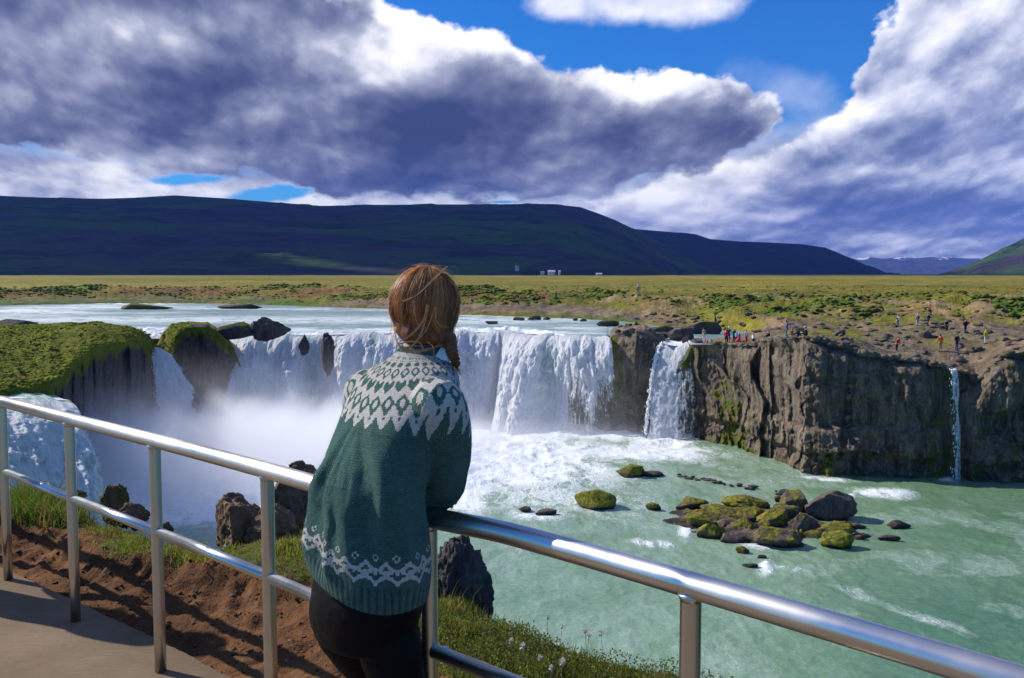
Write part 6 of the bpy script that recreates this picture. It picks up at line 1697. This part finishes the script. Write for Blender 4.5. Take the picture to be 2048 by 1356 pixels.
for i in range(6500):
    # az: 0 = her right, pi/2 = face; hair covers sides and back
    a0 = q_.uniform(math.pi * .88, math.pi * 2.12) if q_.random() < .9 else q_.uniform(math.pi * .62, math.pi * 2.38)
    p0 = q_.uniform(0, .42) ** 1.0 if q_.random() < .75 else q_.uniform(.3, .7)
    lay = 1.0 + q_.gauss(.006, .026); pts = []
    a1 = a0 + q_.gauss(0, .08); n = 15
    tgt = tie + np.array([q_.gauss(0, .007), q_.gauss(0, .007), q_.gauss(.006, .010)])
    wob = q_.uniform(0, 6.28); wa = q_.uniform(0, .004)
    sweep = (1.72 * math.pi - a0)
    for k in range(n):
        s_ = k / (n - 1); pol = p0 + (.94 - p0) * s_
        az_ = a0 + (a1 - a0) * s_ + sweep * max(0, s_ - .62) * .55
        pt = shell(az_, pol, lay + .012 * math.sin(s_ * 9 + wob))
        g = max(0, (s_ - .72) / .28); g = g * g * (3 - 2 * g)
        low_ = H(.0, -.075, -.098)
        pt = pt * (1 - g * .92) + tgt * g * .92 + np.array([0, 0, -.012]) * math.sin(g * math.pi)
        pts.append(pt + np.array([math.sin(s_ * 7 + wob), math.cos(s_ * 6 + wob), 0]) * wa)
    paths.append(pts); wds.append(q_.uniform(.0005, .0011)); c3.append(hcolr(a0))
ribbons(paths, wds, c3, 'hair_strand', hairo)
# loose flyaway locks
paths, wds, c3 = [], [], []
def lock(pix, n=3, w_=.0006, sp=.003, bright=1.0):
    for j in range(n):
        pts = np.array([aty(px + q_.gauss(0, sp * 500), py + q_.gauss(0, sp * 400), Y) for px, py, Y in pix]); k = np.linspace(0, 1, len(pts)); kk = np.linspace(0, 1, 24)
        P_ = np.stack([np.interp(kk, k, pts[:, i]) for i in range(3)], 1)
        for _ in range(8): P_[1:-1] = .5 * P_[1:-1] + .25 * (P_[2:] + P_[:-2])
        paths.append(P_); wds.append(w_ * q_.uniform(.7, 1.4)); c3.append(np.array([.62, .30, .12]) * q_.uniform(.8, 1.3) * bright)
lock([(895, 533, 2.70), (862, 562, 2.60), (838, 590, 2.59), (806, 602, 2.60)], 5)
lock([(857, 610, 2.60), (848, 640, 2.59), (826, 668, 2.585), (801, 682, 2.59)], 7, .0007)
lock([(857, 612, 2.60), (850, 650, 2.59), (835, 680, 2.58), (812, 703, 2.585)], 7, .0007)
lock([(865, 628, 2.60), (856, 655, 2.59), (842, 674, 2.585)], 4, .0005)
lock([(790, 655, 2.64), (792, 685, 2.60), (806, 701, 2.585), (845, 703, 2.58), (880, 690, 2.62)], 14, .0008, .004)
lock([(796, 690, 2.62), (815, 682, 2.60), (842, 684, 2.585), (846, 703, 2.58)], 8, .0006)
lock([(855, 684, 2.60), (866, 692, 2.59), (868, 710, 2.58)], 4, .0005)
lock([(783, 640, 2.70), (780, 668, 2.68), (787, 684, 2.66), (794, 690, 2.64)], 6, .0005)
lock([(870, 540, 2.70), (895, 546, 2.68), (912, 562, 2.66)], 8, .0005, .006)
lock([(905, 560, 2.66), (920, 590, 2.66), (930, 620, 2.68)], 8, .0004, .005)
lock([(800, 560, 2.68), (786, 590, 2.68), (782, 625, 2.68)], 8, .0004, .005)
lock([(900, 532, 2.74), (912, 534, 2.74), (915, 545, 2.74)], 2, .0003)
lock([(830, 535, 2.72), (850, 530, 2.70), (880, 535, 2.70)], 8, .0005, .006)
lock([(912, 700, 2.62), (925, 712, 2.62), (945, 730, 2.62), (950, 745, 2.62)], 6, .00035, .008)
lock([(905, 712, 2.62), (915, 730, 2.62), (935, 742, 2.62)], 5, .00035, .008)
lock([(915, 655, 2.66), (925, 664, 2.66), (935, 668, 2.66)], 4, .0003, .006)
lock([(870, 615, 2.60), (872, 640, 2.59), (882, 654, 2.60), (896, 655, 2.62)], 5, .0005)
lock([(828, 600, 2.59), (830, 630, 2.585), (838, 652, 2.585)], 4, .0005)
for i in range(420):
    a_ = q_.uniform(math.pi * .75, math.pi * 2.25); p_ = q_.uniform(.05, .95); st_ = shell(a_, p_, 1.0); pts = [st_]
    d_ = (shell(a_, min(1, p_ + .08), 1.0) - st_); d_ /= np.linalg.norm(d_) + 1e-9; o_ = st_ - H(0, -.02, 0); o_ /= np.linalg.norm(o_); w2 = np.array([q_.gauss(0, 1) for _ in range(3)]) * .4
    for k in range(1, 8): pts.append(pts[-1] + (d_ + o_ * q_.uniform(.0, .55) * (1 - k / 9) + w2 * .3) * .0085)
    paths.append(np.array(pts)); wds.append(.00030); c3.append(np.array([.50, .23, .09]) * q_.uniform(.7, 1.3))
ribbons(paths, wds, c3, 'loose_lock', hairo)
# the braid, three plaited strands hanging over her right shoulder
b0 = tie + [0, 0, .004]; b1 = at_px(903, 702, 2.63); b2 = at_px(909, 718, 2.62); b3 = at_px(913, 733, 2.63)
ctl = np.array([b0, b1, b2, b3]); kk = np.linspace(0, 1, 60); cen = np.stack([np.interp(kk, [0, .4, .75, 1], ctl[:, i]) for i in range(3)], 1)
for _ in range(10): cen[1:-1] = .5 * cen[1:-1] + .25 * (cen[2:] + cen[:-2])
pl = []
for j in range(3):
    ph = j * 2 * math.pi / 3; off = np.stack([np.sin(kk * 13 + ph) * .0105, np.sin(2 * (kk * 13 + ph)) * .006], 1) * (1 - .35 * kk[:, None])
    pl.append(tube(cen + off[:, :1] * RT + off[:, 1:] * FWD, .0115 * (1 - .45 * kk), 12))
v, f = merge(pl); br_ = mesh_obj('braid', v, f, M_hmass, hairo)
paths, wds, c3 = [], [], []
for i in range(420):
    ph = q_.randrange(3) * 2 * math.pi / 3; aa = q_.uniform(0, 6.28); k0 = q_.uniform(0, .7); k1 = min(1.0, k0 + q_.uniform(.15, .4)); ks = np.linspace(k0, k1, 10)
    C_ = np.stack([np.interp(ks, kk, cen[:, i_]) for i_ in range(3)], 1)
    o1 = np.sin(ks * 13 + ph) * .0105 + .0112 * np.cos(aa + ks * 3) * (1 - .45 * ks); o2 = np.sin(2 * (ks * 13 + ph)) * .006 + .0112 * np.sin(aa + ks * 3) * (1 - .45 * ks)
    paths.append(C_ + o1[:, None] * RT + o2[:, None] * FWD); wds.append(.0006); c3.append(hcolr())
for i in range(60):
    d_ = np.array([q_.gauss(.3, .5), q_.gauss(-.1, .3), q_.gauss(-1, .3)]) * .022; paths.append(np.array([b3 + d_ * s_ + np.array([q_.gauss(0, .0015) for _ in range(3)]) for s_ in np.linspace(-.4, 1, 5)])); wds.append(.0004); c3.append(hcolr())
ribbons(paths, wds, c3, 'braid_strand', br_)
# white shirt collar tip beside the braid
v = np.array([at_px(871, 712, 2.64), at_px(884, 691, 2.66), at_px(888, 700, 2.63), at_px(897, 722, 2.62), at_px(884, 720, 2.625)]); v2 = v + FWD * .006
M_white = simple('white_cotton', (.78, .80, .80), .8)
mesh_obj('shirt_collar', np.vstack([v, v2]), [[0, 1, 2, 3, 4], [9, 8, 7, 6, 5], [0, 5, 6, 1], [1, 6, 7, 2], [2, 7, 8, 3], [3, 8, 9, 4], [4, 9, 5, 0]], M_white, woman, smooth=False)
# ================================================================ SMALL FIGURES, FARM
MC = {}
def cloth(name, c, r_=.8):
    if name not in MC: MC[name] = simple(name, c, r_, spec=.2)
    return MC[name]
PAL = dict(red=(.55, .03, .03), orange=(.75, .16, .02), yellow=(.70, .55, .03), white=(.80, .80, .80), grey=(.38, .36, .42), navy=(.03, .05, .14), black=(.02, .02, .025), blue=(.06, .12, .32), jeans=(.08, .13, .25),
           skin=(.45, .27, .18), teal=(.10, .45, .45), khaki=(.36, .26, .15), brown=(.18, .09, .05), fair=(.45, .30, .14), dark=(.03, .022, .02), beige=(.50, .38, .30), purple=(.22, .18, .45), pale=(.62, .58, .56), rust=(.42, .18, .08))
FH = rad(0)
def figure(label, foot, h, facing, top, legs, hair='dark', pose='stand', hat=None, pack=None, bare=False, group=None, part_parent=True):
    """one continuous body; clothing by region; small in the picture"""
    f = np.array([math.sin(facing), math.cos(facing), 0]); r = np.array([f[1], -f[0], 0]); u = UPV; s = h / 1.72
    foot = np.asarray(foot, float)
    def L(a, b, c): return foot + (r * a + f * b + u * c) * s
    if pose == 'stand' or pose == 'photo' or pose == 'walk' or pose == 'bend':
        st_ = .14 if pose == 'walk' else .03
        ln = .22 if pose == 'bend' else .02
        hip = .92
        P_ = [limb([L(.09, st_, .06), L(.10, .02 + st_ / 2, .48), L(.09, 0, .90)], [.048, .062, .088], 12, 3), limb([L(-.09, -st_, .06), L(-.10, .02, .48), L(-.09, 0, .90)], [.048, .062, .088], 12, 3),
              limb([L(.09, st_ - .05, .04), L(.10, st_ + .14, .035)], [.045, .04], 10, 2), limb([L(-.09, -st_ - .05, .04), L(-.10, -st_ + .14, .035)], [.045, .04], 10, 2),
              limb([L(0, 0, .90), L(0, ln * .5, 1.12), L(0, ln, 1.34)], [.150, .138, .155], 16, 3), limb([L(-.15, ln, 1.38), L(.15, ln, 1.38)], [.07, .07], 12, 2), limb([L(0, ln, 1.4), L(0, ln * 1.3 + .01, 1.54)], [.05, .05], 10, 2)]
        hd = L(0, ln * 1.5 + .02, 1.60)
        if pose == 'photo':
            P_ += [limb([L(.19, ln, 1.36), L(.26, .10, 1.14), L(.08, .32, 1.42)], [.055, .046, .036], 10, 4), limb([L(-.19, ln, 1.36), L(-.26, .10, 1.14), L(-.06, .32, 1.42)], [.055, .046, .036], 10, 4)]
        else:
            P_ += [limb([L(.19, ln, 1.36), L(.25, .02 + ln * .6, 1.10), L(.23, .10 + ln, .86)], [.055, .046, .034], 10, 4), limb([L(-.19, ln, 1.36), L(-.25, .02 + ln * .6, 1.10), L(-.22, .12 + ln, .86)], [.055, .046, .034], 10, 4)]
        zsh, zleg, ztop = .10, .92, 1.45
    else:  # sitting on the rock
        P_ = [limb([L(.10, 0, .12), L(.12, .38, .40), L(.12, .52, .06)], [.09, .065, .048], 12, 4), limb([L(-.10, 0, .12), L(-.12, .38, .36), L(-.12, .55, .05)], [.09, .065, .048], 12, 4),
              limb([L(0, 0, .12), L(0, -.02, .36), L(0, .03, .56)], [.15, .14, .15], 16, 3), limb([L(-.15, .03, .60), L(.15, .03, .60)], [.07, .07], 12, 2), limb([L(0, .03, .62), L(0, .05, .75)], [.05, .05], 10, 2),
              limb([L(.19, .03, .58), L(.24, .16, .36), L(.12, .34, .42)], [.055, .046, .034], 10, 4), limb([L(-.19, .03, .58), L(-.24, .16, .36), L(-.12, .34, .42)], [.055, .046, .034], 10, 4)]
        hd = L(0, .06, .82); zsh, zleg, ztop = .0, .16, .66
    P_.append(ellipsoid(hd, .078 * s, .095 * s, .112 * s, r, f, u, 3)); P_.append(ellipsoid(hd + f * .095 * s, .012 * s, .014 * s, .016 * s, r, f, u, 3))
    V_, F_, N_ = remesh(P_, .022 * s, 1, 'figure')
    root = empty('person', tuple(foot)); tag(root, label, 'person', group)
    F_ = np.asarray(F_); cz = (V_[F_].mean(1) - foot) @ u / s; cr = (V_[F_].mean(1) - foot) @ r / s; cf = (V_[F_].mean(1) - foot) @ f / s
    mi = np.where(cz < zsh, 3, np.where(cz < zleg, 1, np.where(cz < ztop, 0, 2)))
    if pose == 'sit': mi = np.where((cf > .18) & (cz < .5) & (np.abs(cr) < .17), 1, mi); mi = np.where((cf > .30) & (cz > .36) & (cz < .5), 2, mi)
    else: mi = np.where((np.abs(cr) > .17) & (cz < .95) & (cz > .78), 2, mi); mi = np.where((np.abs(cr) > .16) & (cz >= .95) & (cz < 1.4), 2 if bare else 0, mi)
    if pose == 'photo': mi = np.where((cf > .22) & (cz > 1.2) & (cz < 1.52), 2, mi)
    mesh_obj('body', V_, F_, [cloth(top, PAL[top]), cloth(legs, PAL[legs]), cloth('skin_tone', PAL['skin']), cloth('dark', PAL['dark'])], root, matidx=mi)
    v, f_ = ellipsoid(hd - f * .018 * s + u * .018 * s, .086 * s, .098 * s, .110 * s, r, f, u, 3); k = (v - hd) @ f; v = v - f[None, :] * np.maximum(k - .05 * s, 0)[:, None] * .9
    mesh_obj('hair', v, f_, cloth('hair_' + hair, PAL[hair]), root)
    if hat:
        a = ellipsoid(hd + u * .065 * s, .096 * s, .108 * s, .075 * s, r, f, u, 3); b = ellipsoid(hd + u * .055 * s + f * .10 * s, .075 * s, .075 * s, .012 * s, r, f, u, 3); v, f_ = merge([a, b]); mesh_obj('hat', v, f_, cloth('hat_' + hat, PAL[hat]), root)
    if pack:
        c = L(0, -.17, 1.2 if pose != 'sit' else .42); a = ellipsoid(c, .15 * s, .10 * s, .22 * s, r, f, u, 3); b = ellipsoid(c - f * .07 * s - u * .07 * s, .10 * s, .06 * s, .09 * s, r, f, u, 3); v, f_ = merge([a, b]); mesh_obj('backpack', v, f_, cloth('pack_' + pack, PAL[pack]), root)
    if pose == 'photo':
        v, f_ = boxm(-.07, .07, -.03, .03, -.045, .045); v = L(0, .36, 1.46) + (v[:, :1] * r + v[:, 1:2] * f + v[:, 2:] * u) * s
        c2 = tube([L(0, .38, 1.46), L(0, .44, 1.46)], .03 * s, 12); v, f_ = merge([(v, f_), c2]); mesh_obj('camera_body', v, f_, cloth('black', PAL['black']), root)
    return root
def person_at(label, px, pyfoot, hpx, facing, top, legs, hair='dark', **k):
    pos_ = k.pop('at', None)
    c = shore_hit(px, pyfoot) if pos_ is None else aty(px, pyfoot, pos_)
    depth = c[1] * CP - c[2] * SP
    c = aty(px, pyfoot, c[1]); zg = shore_z(px, c[1]); c[2] = c[2] if abs(c[2] - zg) > .6 else zg
    return figure(label, c, hpx / F * depth, facing, top, legs, hair, **k)
G = 'visitors on the far side of the river'
P0 = math.pi
ppl = [
 ('bare chested person in pale trousers standing left of the cliff top group', 1408, 685, 32, -.6, 'skin', 'pale', 'dark', dict(at=98.6)),
 ('person in a red jacket at the left of the cliff top group', 1452, 685, 28, .4, 'red', 'black', 'rust', dict(at=97.8)),
 ('person in a white cap and navy jacket in the cliff top group', 1457, 684, 33, P0, 'navy', 'navy', 'dark', dict(at=98.4, hat='white')),
 ('person in black with a white cap in the middle of the cliff top group', 1468, 685, 29, .9, 'black', 'black', 'dark', dict(at=97.6, hat='white')),
 ('child in a teal jacket in the cliff top group', 1473, 684, 22, .2, 'teal', 'navy', 'fair', dict(at=97.4)),
 ('small person in purple with a white hat at the right of the group', 1478, 683, 20, -.3, 'purple', 'blue', 'dark', dict(at=97.0, hat='white')),
 ('person in a white top and red shorts on the cliff top', 1492, 684, 28, 2.6, 'white', 'red', 'brown', dict(at=95.6, pose='walk', bare=True)),
 ('small person in a white shirt and dark shorts right of the red shorts', 1507, 684, 19, .3, 'white', 'black', 'brown', dict(at=94.4)),
 ('person in a dark vest sitting on the cliff edge alone', 1537, 680, 16, -1.4, 'black', 'navy', 'rust', dict(at=91.4, pose='sit', bare=True)),
 ('tall photographer in a blue shirt and jeans on the cliff corner', 1573, 674, 35, -1.3, 'blue', 'jeans', 'dark', dict(at=88.0, pose='photo', bare=True)),
 ('person with reddish hair sitting behind the photographer', 1584, 674, 18, -.5, 'rust', 'teal', 'rust', dict(at=88.6, pose='sit')),
 ('person in navy sitting low between two others on the cliff corner', 1597, 674, 15, -1.2, 'navy', 'black', 'dark', dict(at=87.6, pose='sit')),
 ('person in black sitting with arms raised to the face at the cliff corner', 1612, 674, 20, -1.2, 'black', 'black', 'brown', dict(at=86.6, pose='sit', bare=True)),
 ('person in a red jacket bending on the rocky terrace', 1793, 702, 28, 2.6, 'red', 'black', 'dark', dict(pose='bend')),
 ('person in an orange jacket and khaki trousers on the terrace', 1880, 705, 35, 0, 'orange', 'khaki', 'dark', dict(pack=None)),
 ('person in dark grey standing right of the orange jacket', 1913, 702, 33, 3.0, 'black', 'navy', 'dark', dict()),
 ('person in a yellow jacket and white trousers on the right terrace', 1971, 688, 29, 2.9, 'yellow', 'pale', 'fair', dict()),
 ('person in dark clothes walking on the grey path of the terrace', 1930, 667, 27, P0, 'black', 'navy', 'brown', dict(pose='walk')),
 ('person in black bending over beside the grey path', 1894, 661, 21, -2.2, 'black', 'black', 'dark', dict(pose='bend')),
 ('person in navy with a backpack by the grassy bank', 1856, 653, 24, -.9, 'navy', 'navy', 'dark', dict(pack='black')),
 ('person in a light grey sweater by the grassy bank', 1835, 653, 25, -.4, 'grey', 'grey', 'pale', dict(pack='navy')),
 ('person in a white top with a dark backpack below the grassy bank', 1795, 655, 23, 1.2, 'white', 'jeans', 'fair', dict(pack='navy')),
 ('distant person in a pale top and dark trousers on the green far bank', 1112, 601, 18, P0, 'beige', 'black', 'dark', dict()),
 ('distant person in a pale top on the rise of the far plain', 1277, 586, 20, P0, 'pale', 'navy', 'dark', dict(pack='purple')),
]
for (lb, px, py, hp, fc__, tp_, lg, hr, kw) in ppl:
    hh_ = hp if kw.get('pose') != 'sit' else hp * 1.72 / .92
    person_at(lb, px, py, hh_, fc__, tp_, lg, hr, group=G, **kw)
# bags lying by the first figure
c = aty(1421, 685, 98.2); v, f = ellipsoid(c + [0, 0, .18], .22, .16, .16, sub=3); o = mesh_obj('bag', v, f, cloth('teal', PAL['teal']), origin=c); tag(o, 'teal bag lying beside the bare chested person', 'bag')
c = aty(1414, 686, 98.0); v, f = ellipsoid(c + [0, 0, .16], .13, .12, .18, sub=3); o = mesh_obj('bag', v, f, cloth('orange', PAL['orange']), origin=c); tag(o, 'orange bag lying next to the teal bag', 'bag')
c = aty(1476, 686, 96.8); v, f = ellipsoid(c + [0, 0, .22], .30, .24, .30, sub=3); o = mesh_obj('backpack', v, f, cloth('red', PAL['red']), origin=c); tag(o, 'red backpack standing by the cliff top group', 'backpack')

# ---- another visitor just out of the picture on the left; her shadow lies on the path
figure('visitor in a dark jacket standing at the railing beyond the left edge', (-3.62, 5.12, PATHZ), 1.78, 1.0, 'navy', 'black', 'brown', pose='stand')

# ---- farm under the hill
M_wall = simple('white_render', (.62, .62, .60), .8); M_roof = simple('farm_roof', (.45, .12, .10), .7); M_roof2 = simple('grey_roof', (.42, .43, .45), .6); M_win = simple('window_glass', (.05, .06, .08), .2)
def farm(label, px, py, Y, w_, h, d, roof=M_roof2, spire=0):
    c = aty(px, py, Y); root = empty('farmhouse', tuple(c)); x0, x1 = c[0] - w_ / 2, c[0] + w_ / 2; y0, y1 = c[1] - d / 2, c[1] + d / 2; z = c[2] - 1
    v, f = boxm(x0, x1, y0, y1, z, z + h + 1); wl = mesh_obj('wall', v, f, M_wall, root, smooth=False)
    e = .5; V_ = np.array([(x0 - e, y0 - e, z + h + 1), (x1 + e, y0 - e, z + h + 1), (x1 + e, y1 + e, z + h + 1), (x0 - e, y1 + e, z + h + 1), (x0 - e, (y0 + y1) / 2, z + h + 1 + d * .33), (x1 + e, (y0 + y1) / 2, z + h + 1 + d * .33)])
    mesh_obj('roof', V_, [[0, 1, 5, 4], [2, 3, 4, 5], [0, 4, 3], [1, 2, 5], [0, 3, 2, 1]], roof, root, smooth=False)
    for k in range(max(1, int(w_ / 5))):
        xx = x0 + (k + .5) * w_ / max(1, int(w_ / 5)); v, f = boxm(xx - .7, xx + .7, y0 - .06, y0 - .01, z + 2.2, z + 3.6); mesh_obj('window', v, f, M_win, root, smooth=False)
    if spire:
        v, f = boxm(x0, x0 + 4, y0 - .5, y0 + 4, z, z + spire * .6); v2 = np.array([(x0 - .3, y0 - .8, z + spire * .6), (x0 + 4.3, y0 - .8, z + spire * .6), (x0 + 4.3, y0 + 4.3, z + spire * .6), (x0 - .3, y0 + 4.3, z + spire * .6), (x0 + 2, y0 + 1.8, z + spire)])
        mesh_obj('tower', v, f, M_wall, root, smooth=False); mesh_obj('spire', v2, [[0, 1, 4], [1, 2, 4], [2, 3, 4], [3, 0, 4]], M_roof, root, smooth=False)
    tag(root, label, 'farmhouse'); return root
farm('white farmhouse, longest of the distant farm under the hill', 1103, 549, 1500, 11, 4.5, 8)
farm('small white barn left of the distant farmhouse', 1085, 548.5, 1560, 6, 3, 6)
farm('little white shed at the right end of the distant farm', 1119, 549, 1450, 3, 5, 4)
o = farm('distant white church with a spire left of the farm', 1034, 541, 1650, 7, 6, 9, M_roof, 16); o.name = 'church'; o['category'] = 'church'
farm('lone white hut on the far plain right of the farm', 1198, 552, 1300, 8, 3, 4)
# parked white car far out on the plain
c = aty(985, 559, 700); root = empty('car', tuple(c)); b1_ = boxm(c[0] - 2.1, c[0] + 2.1, c[1] - .9, c[1] + .9, c[2] + .3, c[2] + 1.0); b2_ = boxm(c[0] - 1.2, c[0] + 1.3, c[1] - .8, c[1] + .8, c[2] + 1.0, c[2] + 1.7)
v, f = merge([b1_, b2_]); mesh_obj('body', v, f, M_wall, root, smooth=False)
for dx in (-1.3, 1.3):
    for dy in (-.85, .85):
        v, f = tube([c + [dx, dy - .12, .32], c + [dx, dy + .12, .32]], .32, 16); mesh_obj('wheel', v, f, cloth('black', PAL['black']), root)
tag(root, 'white car parked far out on the plain right of her head', 'car')
# dark trees by the farm
M_tree = simple('tree_leaf', (.03, .055, .02), .9, var=.4, scale=.3); M_trunk = simple('tree_bark', (.08, .06, .04))
for i, px in enumerate([1046, 1053, 1060, 1067, 1074]):
    c = aty(px, 549, 1600); root = empty('tree', tuple(c)); hh_ = 7 + 2 * (i % 3)
    v, f = tube([c - [0, 0, 1], c + [0, 0, hh_ * .5]], [.4, .2], 8); mesh_obj('trunk', v, f, M_trunk, root)
    v, f = rock_shape(40 + i, 4, 0, .3, freq=3); mesh_obj('crown', v * np.array([3.6, 3.6, hh_ * .45]) + c + [0, 0, hh_ * .55], f, M_tree, root)
    tag(root, 'dark shelterbelt tree between the distant church and farm', 'tree', 'shelterbelt trees by the distant farm')
# ================================================================ SCRUB AND PEBBLES
def scatter(name, pts, sizes, flat, mat, colr, seed, sub_=1, squash=(.5, .9)):
    bm = bmesh.new(); bmesh.ops.create_icosphere(bm, subdivisions=sub_, radius=1.0)
    bv = np.array([x.co[:] for x in bm.verts]); bf = np.array([[l.index for l in q.verts] for q in bm.faces]); bm.free()
    r_ = np.random.default_rng(seed); n = len(pts); nv = len(bv)
    jit = 1 + .38 * r_.normal(size=(n, nv, 1)).clip(-1.6, 1.6)
    sq = r_.uniform(squash[0], squash[1], (n, 1, 1)); V_ = bv[None] * jit * sizes[:, None, None]; V_[:, :, 2:] *= sq * flat
    V_ = V_ + pts[:, None, :]; F_ = bf[None] + (np.arange(n) * nv)[:, None, None]
    cc = np.repeat(colr, nv, 0)
    o = mesh_obj(name, V_.reshape(-1, 3), F_.reshape(-1, 3), mat, attrs={'bc': cc}, smooth=False); tag(o, kind='stuff'); return o
m, t, p = material('scrub'); cg = t.attr('bc', 'Color'); nz_ = t.noise(t.pos(), 6, 4, .6)
setp(t, p, color=t.mix(1.0, cg, t.mix(t.mr(nz_, .3, .7, 0, 1), (.5, .5, .5), (1.5, 1.5, 1.4)), 'MULTIPLY'), rough=.95, spec=.1); M_scrub = m
r_ = np.random.default_rng(77)
iy, ix = np.meshgrid(np.arange(4, NR), np.arange(cols.size), indexing='ij')
wgt = (lush * bankzone * 1.4 + .25 * bankzone * grass + .05 * (beyond & (Yr < 260)))[4:] * (Yr[4:] < 300) * (~isriver[4:]) * (U3[4:] > -.62) * (U3[4:] < .66)
area = np.gradient(Xr, axis=1)[4:] * np.gradient(Yr, axis=0)[4:]; wgt = np.clip(wgt, 0, None) * np.abs(area)
pr = wgt.ravel() / wgt.sum(); pick = r_.choice(pr.size, 9000, p=pr); a, b = np.unravel_index(pick, wgt.shape); a = a + 4
pts = np.stack([Xr[a, b], Yr[a, b], Zr[a, b]], 1) + np.stack([r_.uniform(-.3, .3, 9000), r_.uniform(-.5, .5, 9000), np.zeros(9000)], 1)
sz_s = (.10 + .42 * r_.uniform(0, 1, 9000) ** 2.2) * (1 + .4 * (lush[a, b]))
k = r_.uniform(0, 1, (9000, 1)); cl = np.array([[.060, .092, .014]]) * (1 - k) + np.array([[.140, .145, .020]]) * k
br_m = (r_.uniform(0, 1, (9000, 1)) < .12); cl = np.where(br_m, np.array([[.13, .075, .04]]), cl)
scatter('scrub', pts, sz_s, .7, M_scrub, cl, 5)
m, t, p = material('spray_clot'); setp(t, p, color=(.94, .96, .97), rough=.8, spec=.1, sss=.0); M_clot = m
qp = np.concatenate([q for q, s in SPRAY]); qs = np.concatenate([s for q, s in SPRAY])
scatter('spray', qp, qs, 1.5, M_clot, np.ones((len(qp), 3)), 9, squash=(1.0, 2.2))
# tussocks on the islet, stones along the rim of the far cliff
tx, ty, tz = XX[nf:nf + nt_ - 1], YY[nf:nf + nt_ - 1], ZZ[nf:nf + nt_ - 1]; ui = UU[nf:nf + nt_ - 1] * F + 1024
wg = np.abs(np.gradient(tx, axis=1) * np.gradient(ty, axis=0)) * (ui < 380) * (ui > -150); wg[:10] *= 7; pr = wg.ravel() / wg.sum(); N_t = 15000
pk = r_.choice(pr.size, N_t, p=pr); P3 = np.stack([tx.ravel()[pk], ty.ravel()[pk], tz.ravel()[pk]], 1) + r_.normal(size=(N_t, 3)) * [.15, .15, 0]
k = r_.uniform(0, 1, (N_t, 1)); scatter('tussocks', P3, .05 + .13 * r_.uniform(0, 1, N_t) ** 2, .55, M_scrub, np.array([[.11, .155, .016]]) * (1 - k) + np.array([[.26, .24, .026]]) * k, 11)
ec = r_.uniform(1225, 2060, 700); ej = np.array([int(np.argmin(np.abs(cols - c_))) for c_ in ec]); er = r_.integers(0, 6, 700)
P3 = np.stack([Xr[er, ej], Yr[er, ej] - .25, Zr[er, ej] - .05], 1)[ec != 0]; ok_ = ~isriver[np.minimum(er + 2, NR - 1), ej]
k = r_.uniform(0, 1, (700, 1)); scatter('rubble', P3[ok_], (.10 + .45 * r_.uniform(0, 1, 700) ** 2.5)[ok_], .7, M_scrub, (np.array([[.08, .062, .05]]) * (1 - k) + np.array([[.20, .16, .12]]) * k)[ok_], 12)
# pebbles and clods on the bare dirt
n_ = 5200; x = r_.uniform(-3.6, .3, n_); y = r_.uniform(2.6, 6.6, n_); z, e, b_, s_, w_ = near_height(x, y)
k = (e > .01) & (b_ > -.3) & ((s_ < .7) | (r_.uniform(0, 1, n_) < .08)); x, y, z = x[k], y[k], z[k]; n_ = len(x)
sz_ = .004 + .012 * r_.uniform(0, 1, n_) ** 3; kk_ = r_.uniform(0, 1, (n_, 1)); cl = np.array([[.06, .032, .018]]) * (1 - kk_) + np.array([[.16, .105, .065]]) * kk_
scatter('gravel', np.stack([x, y, z], 1), sz_, .8, M_scrub, cl, 6)
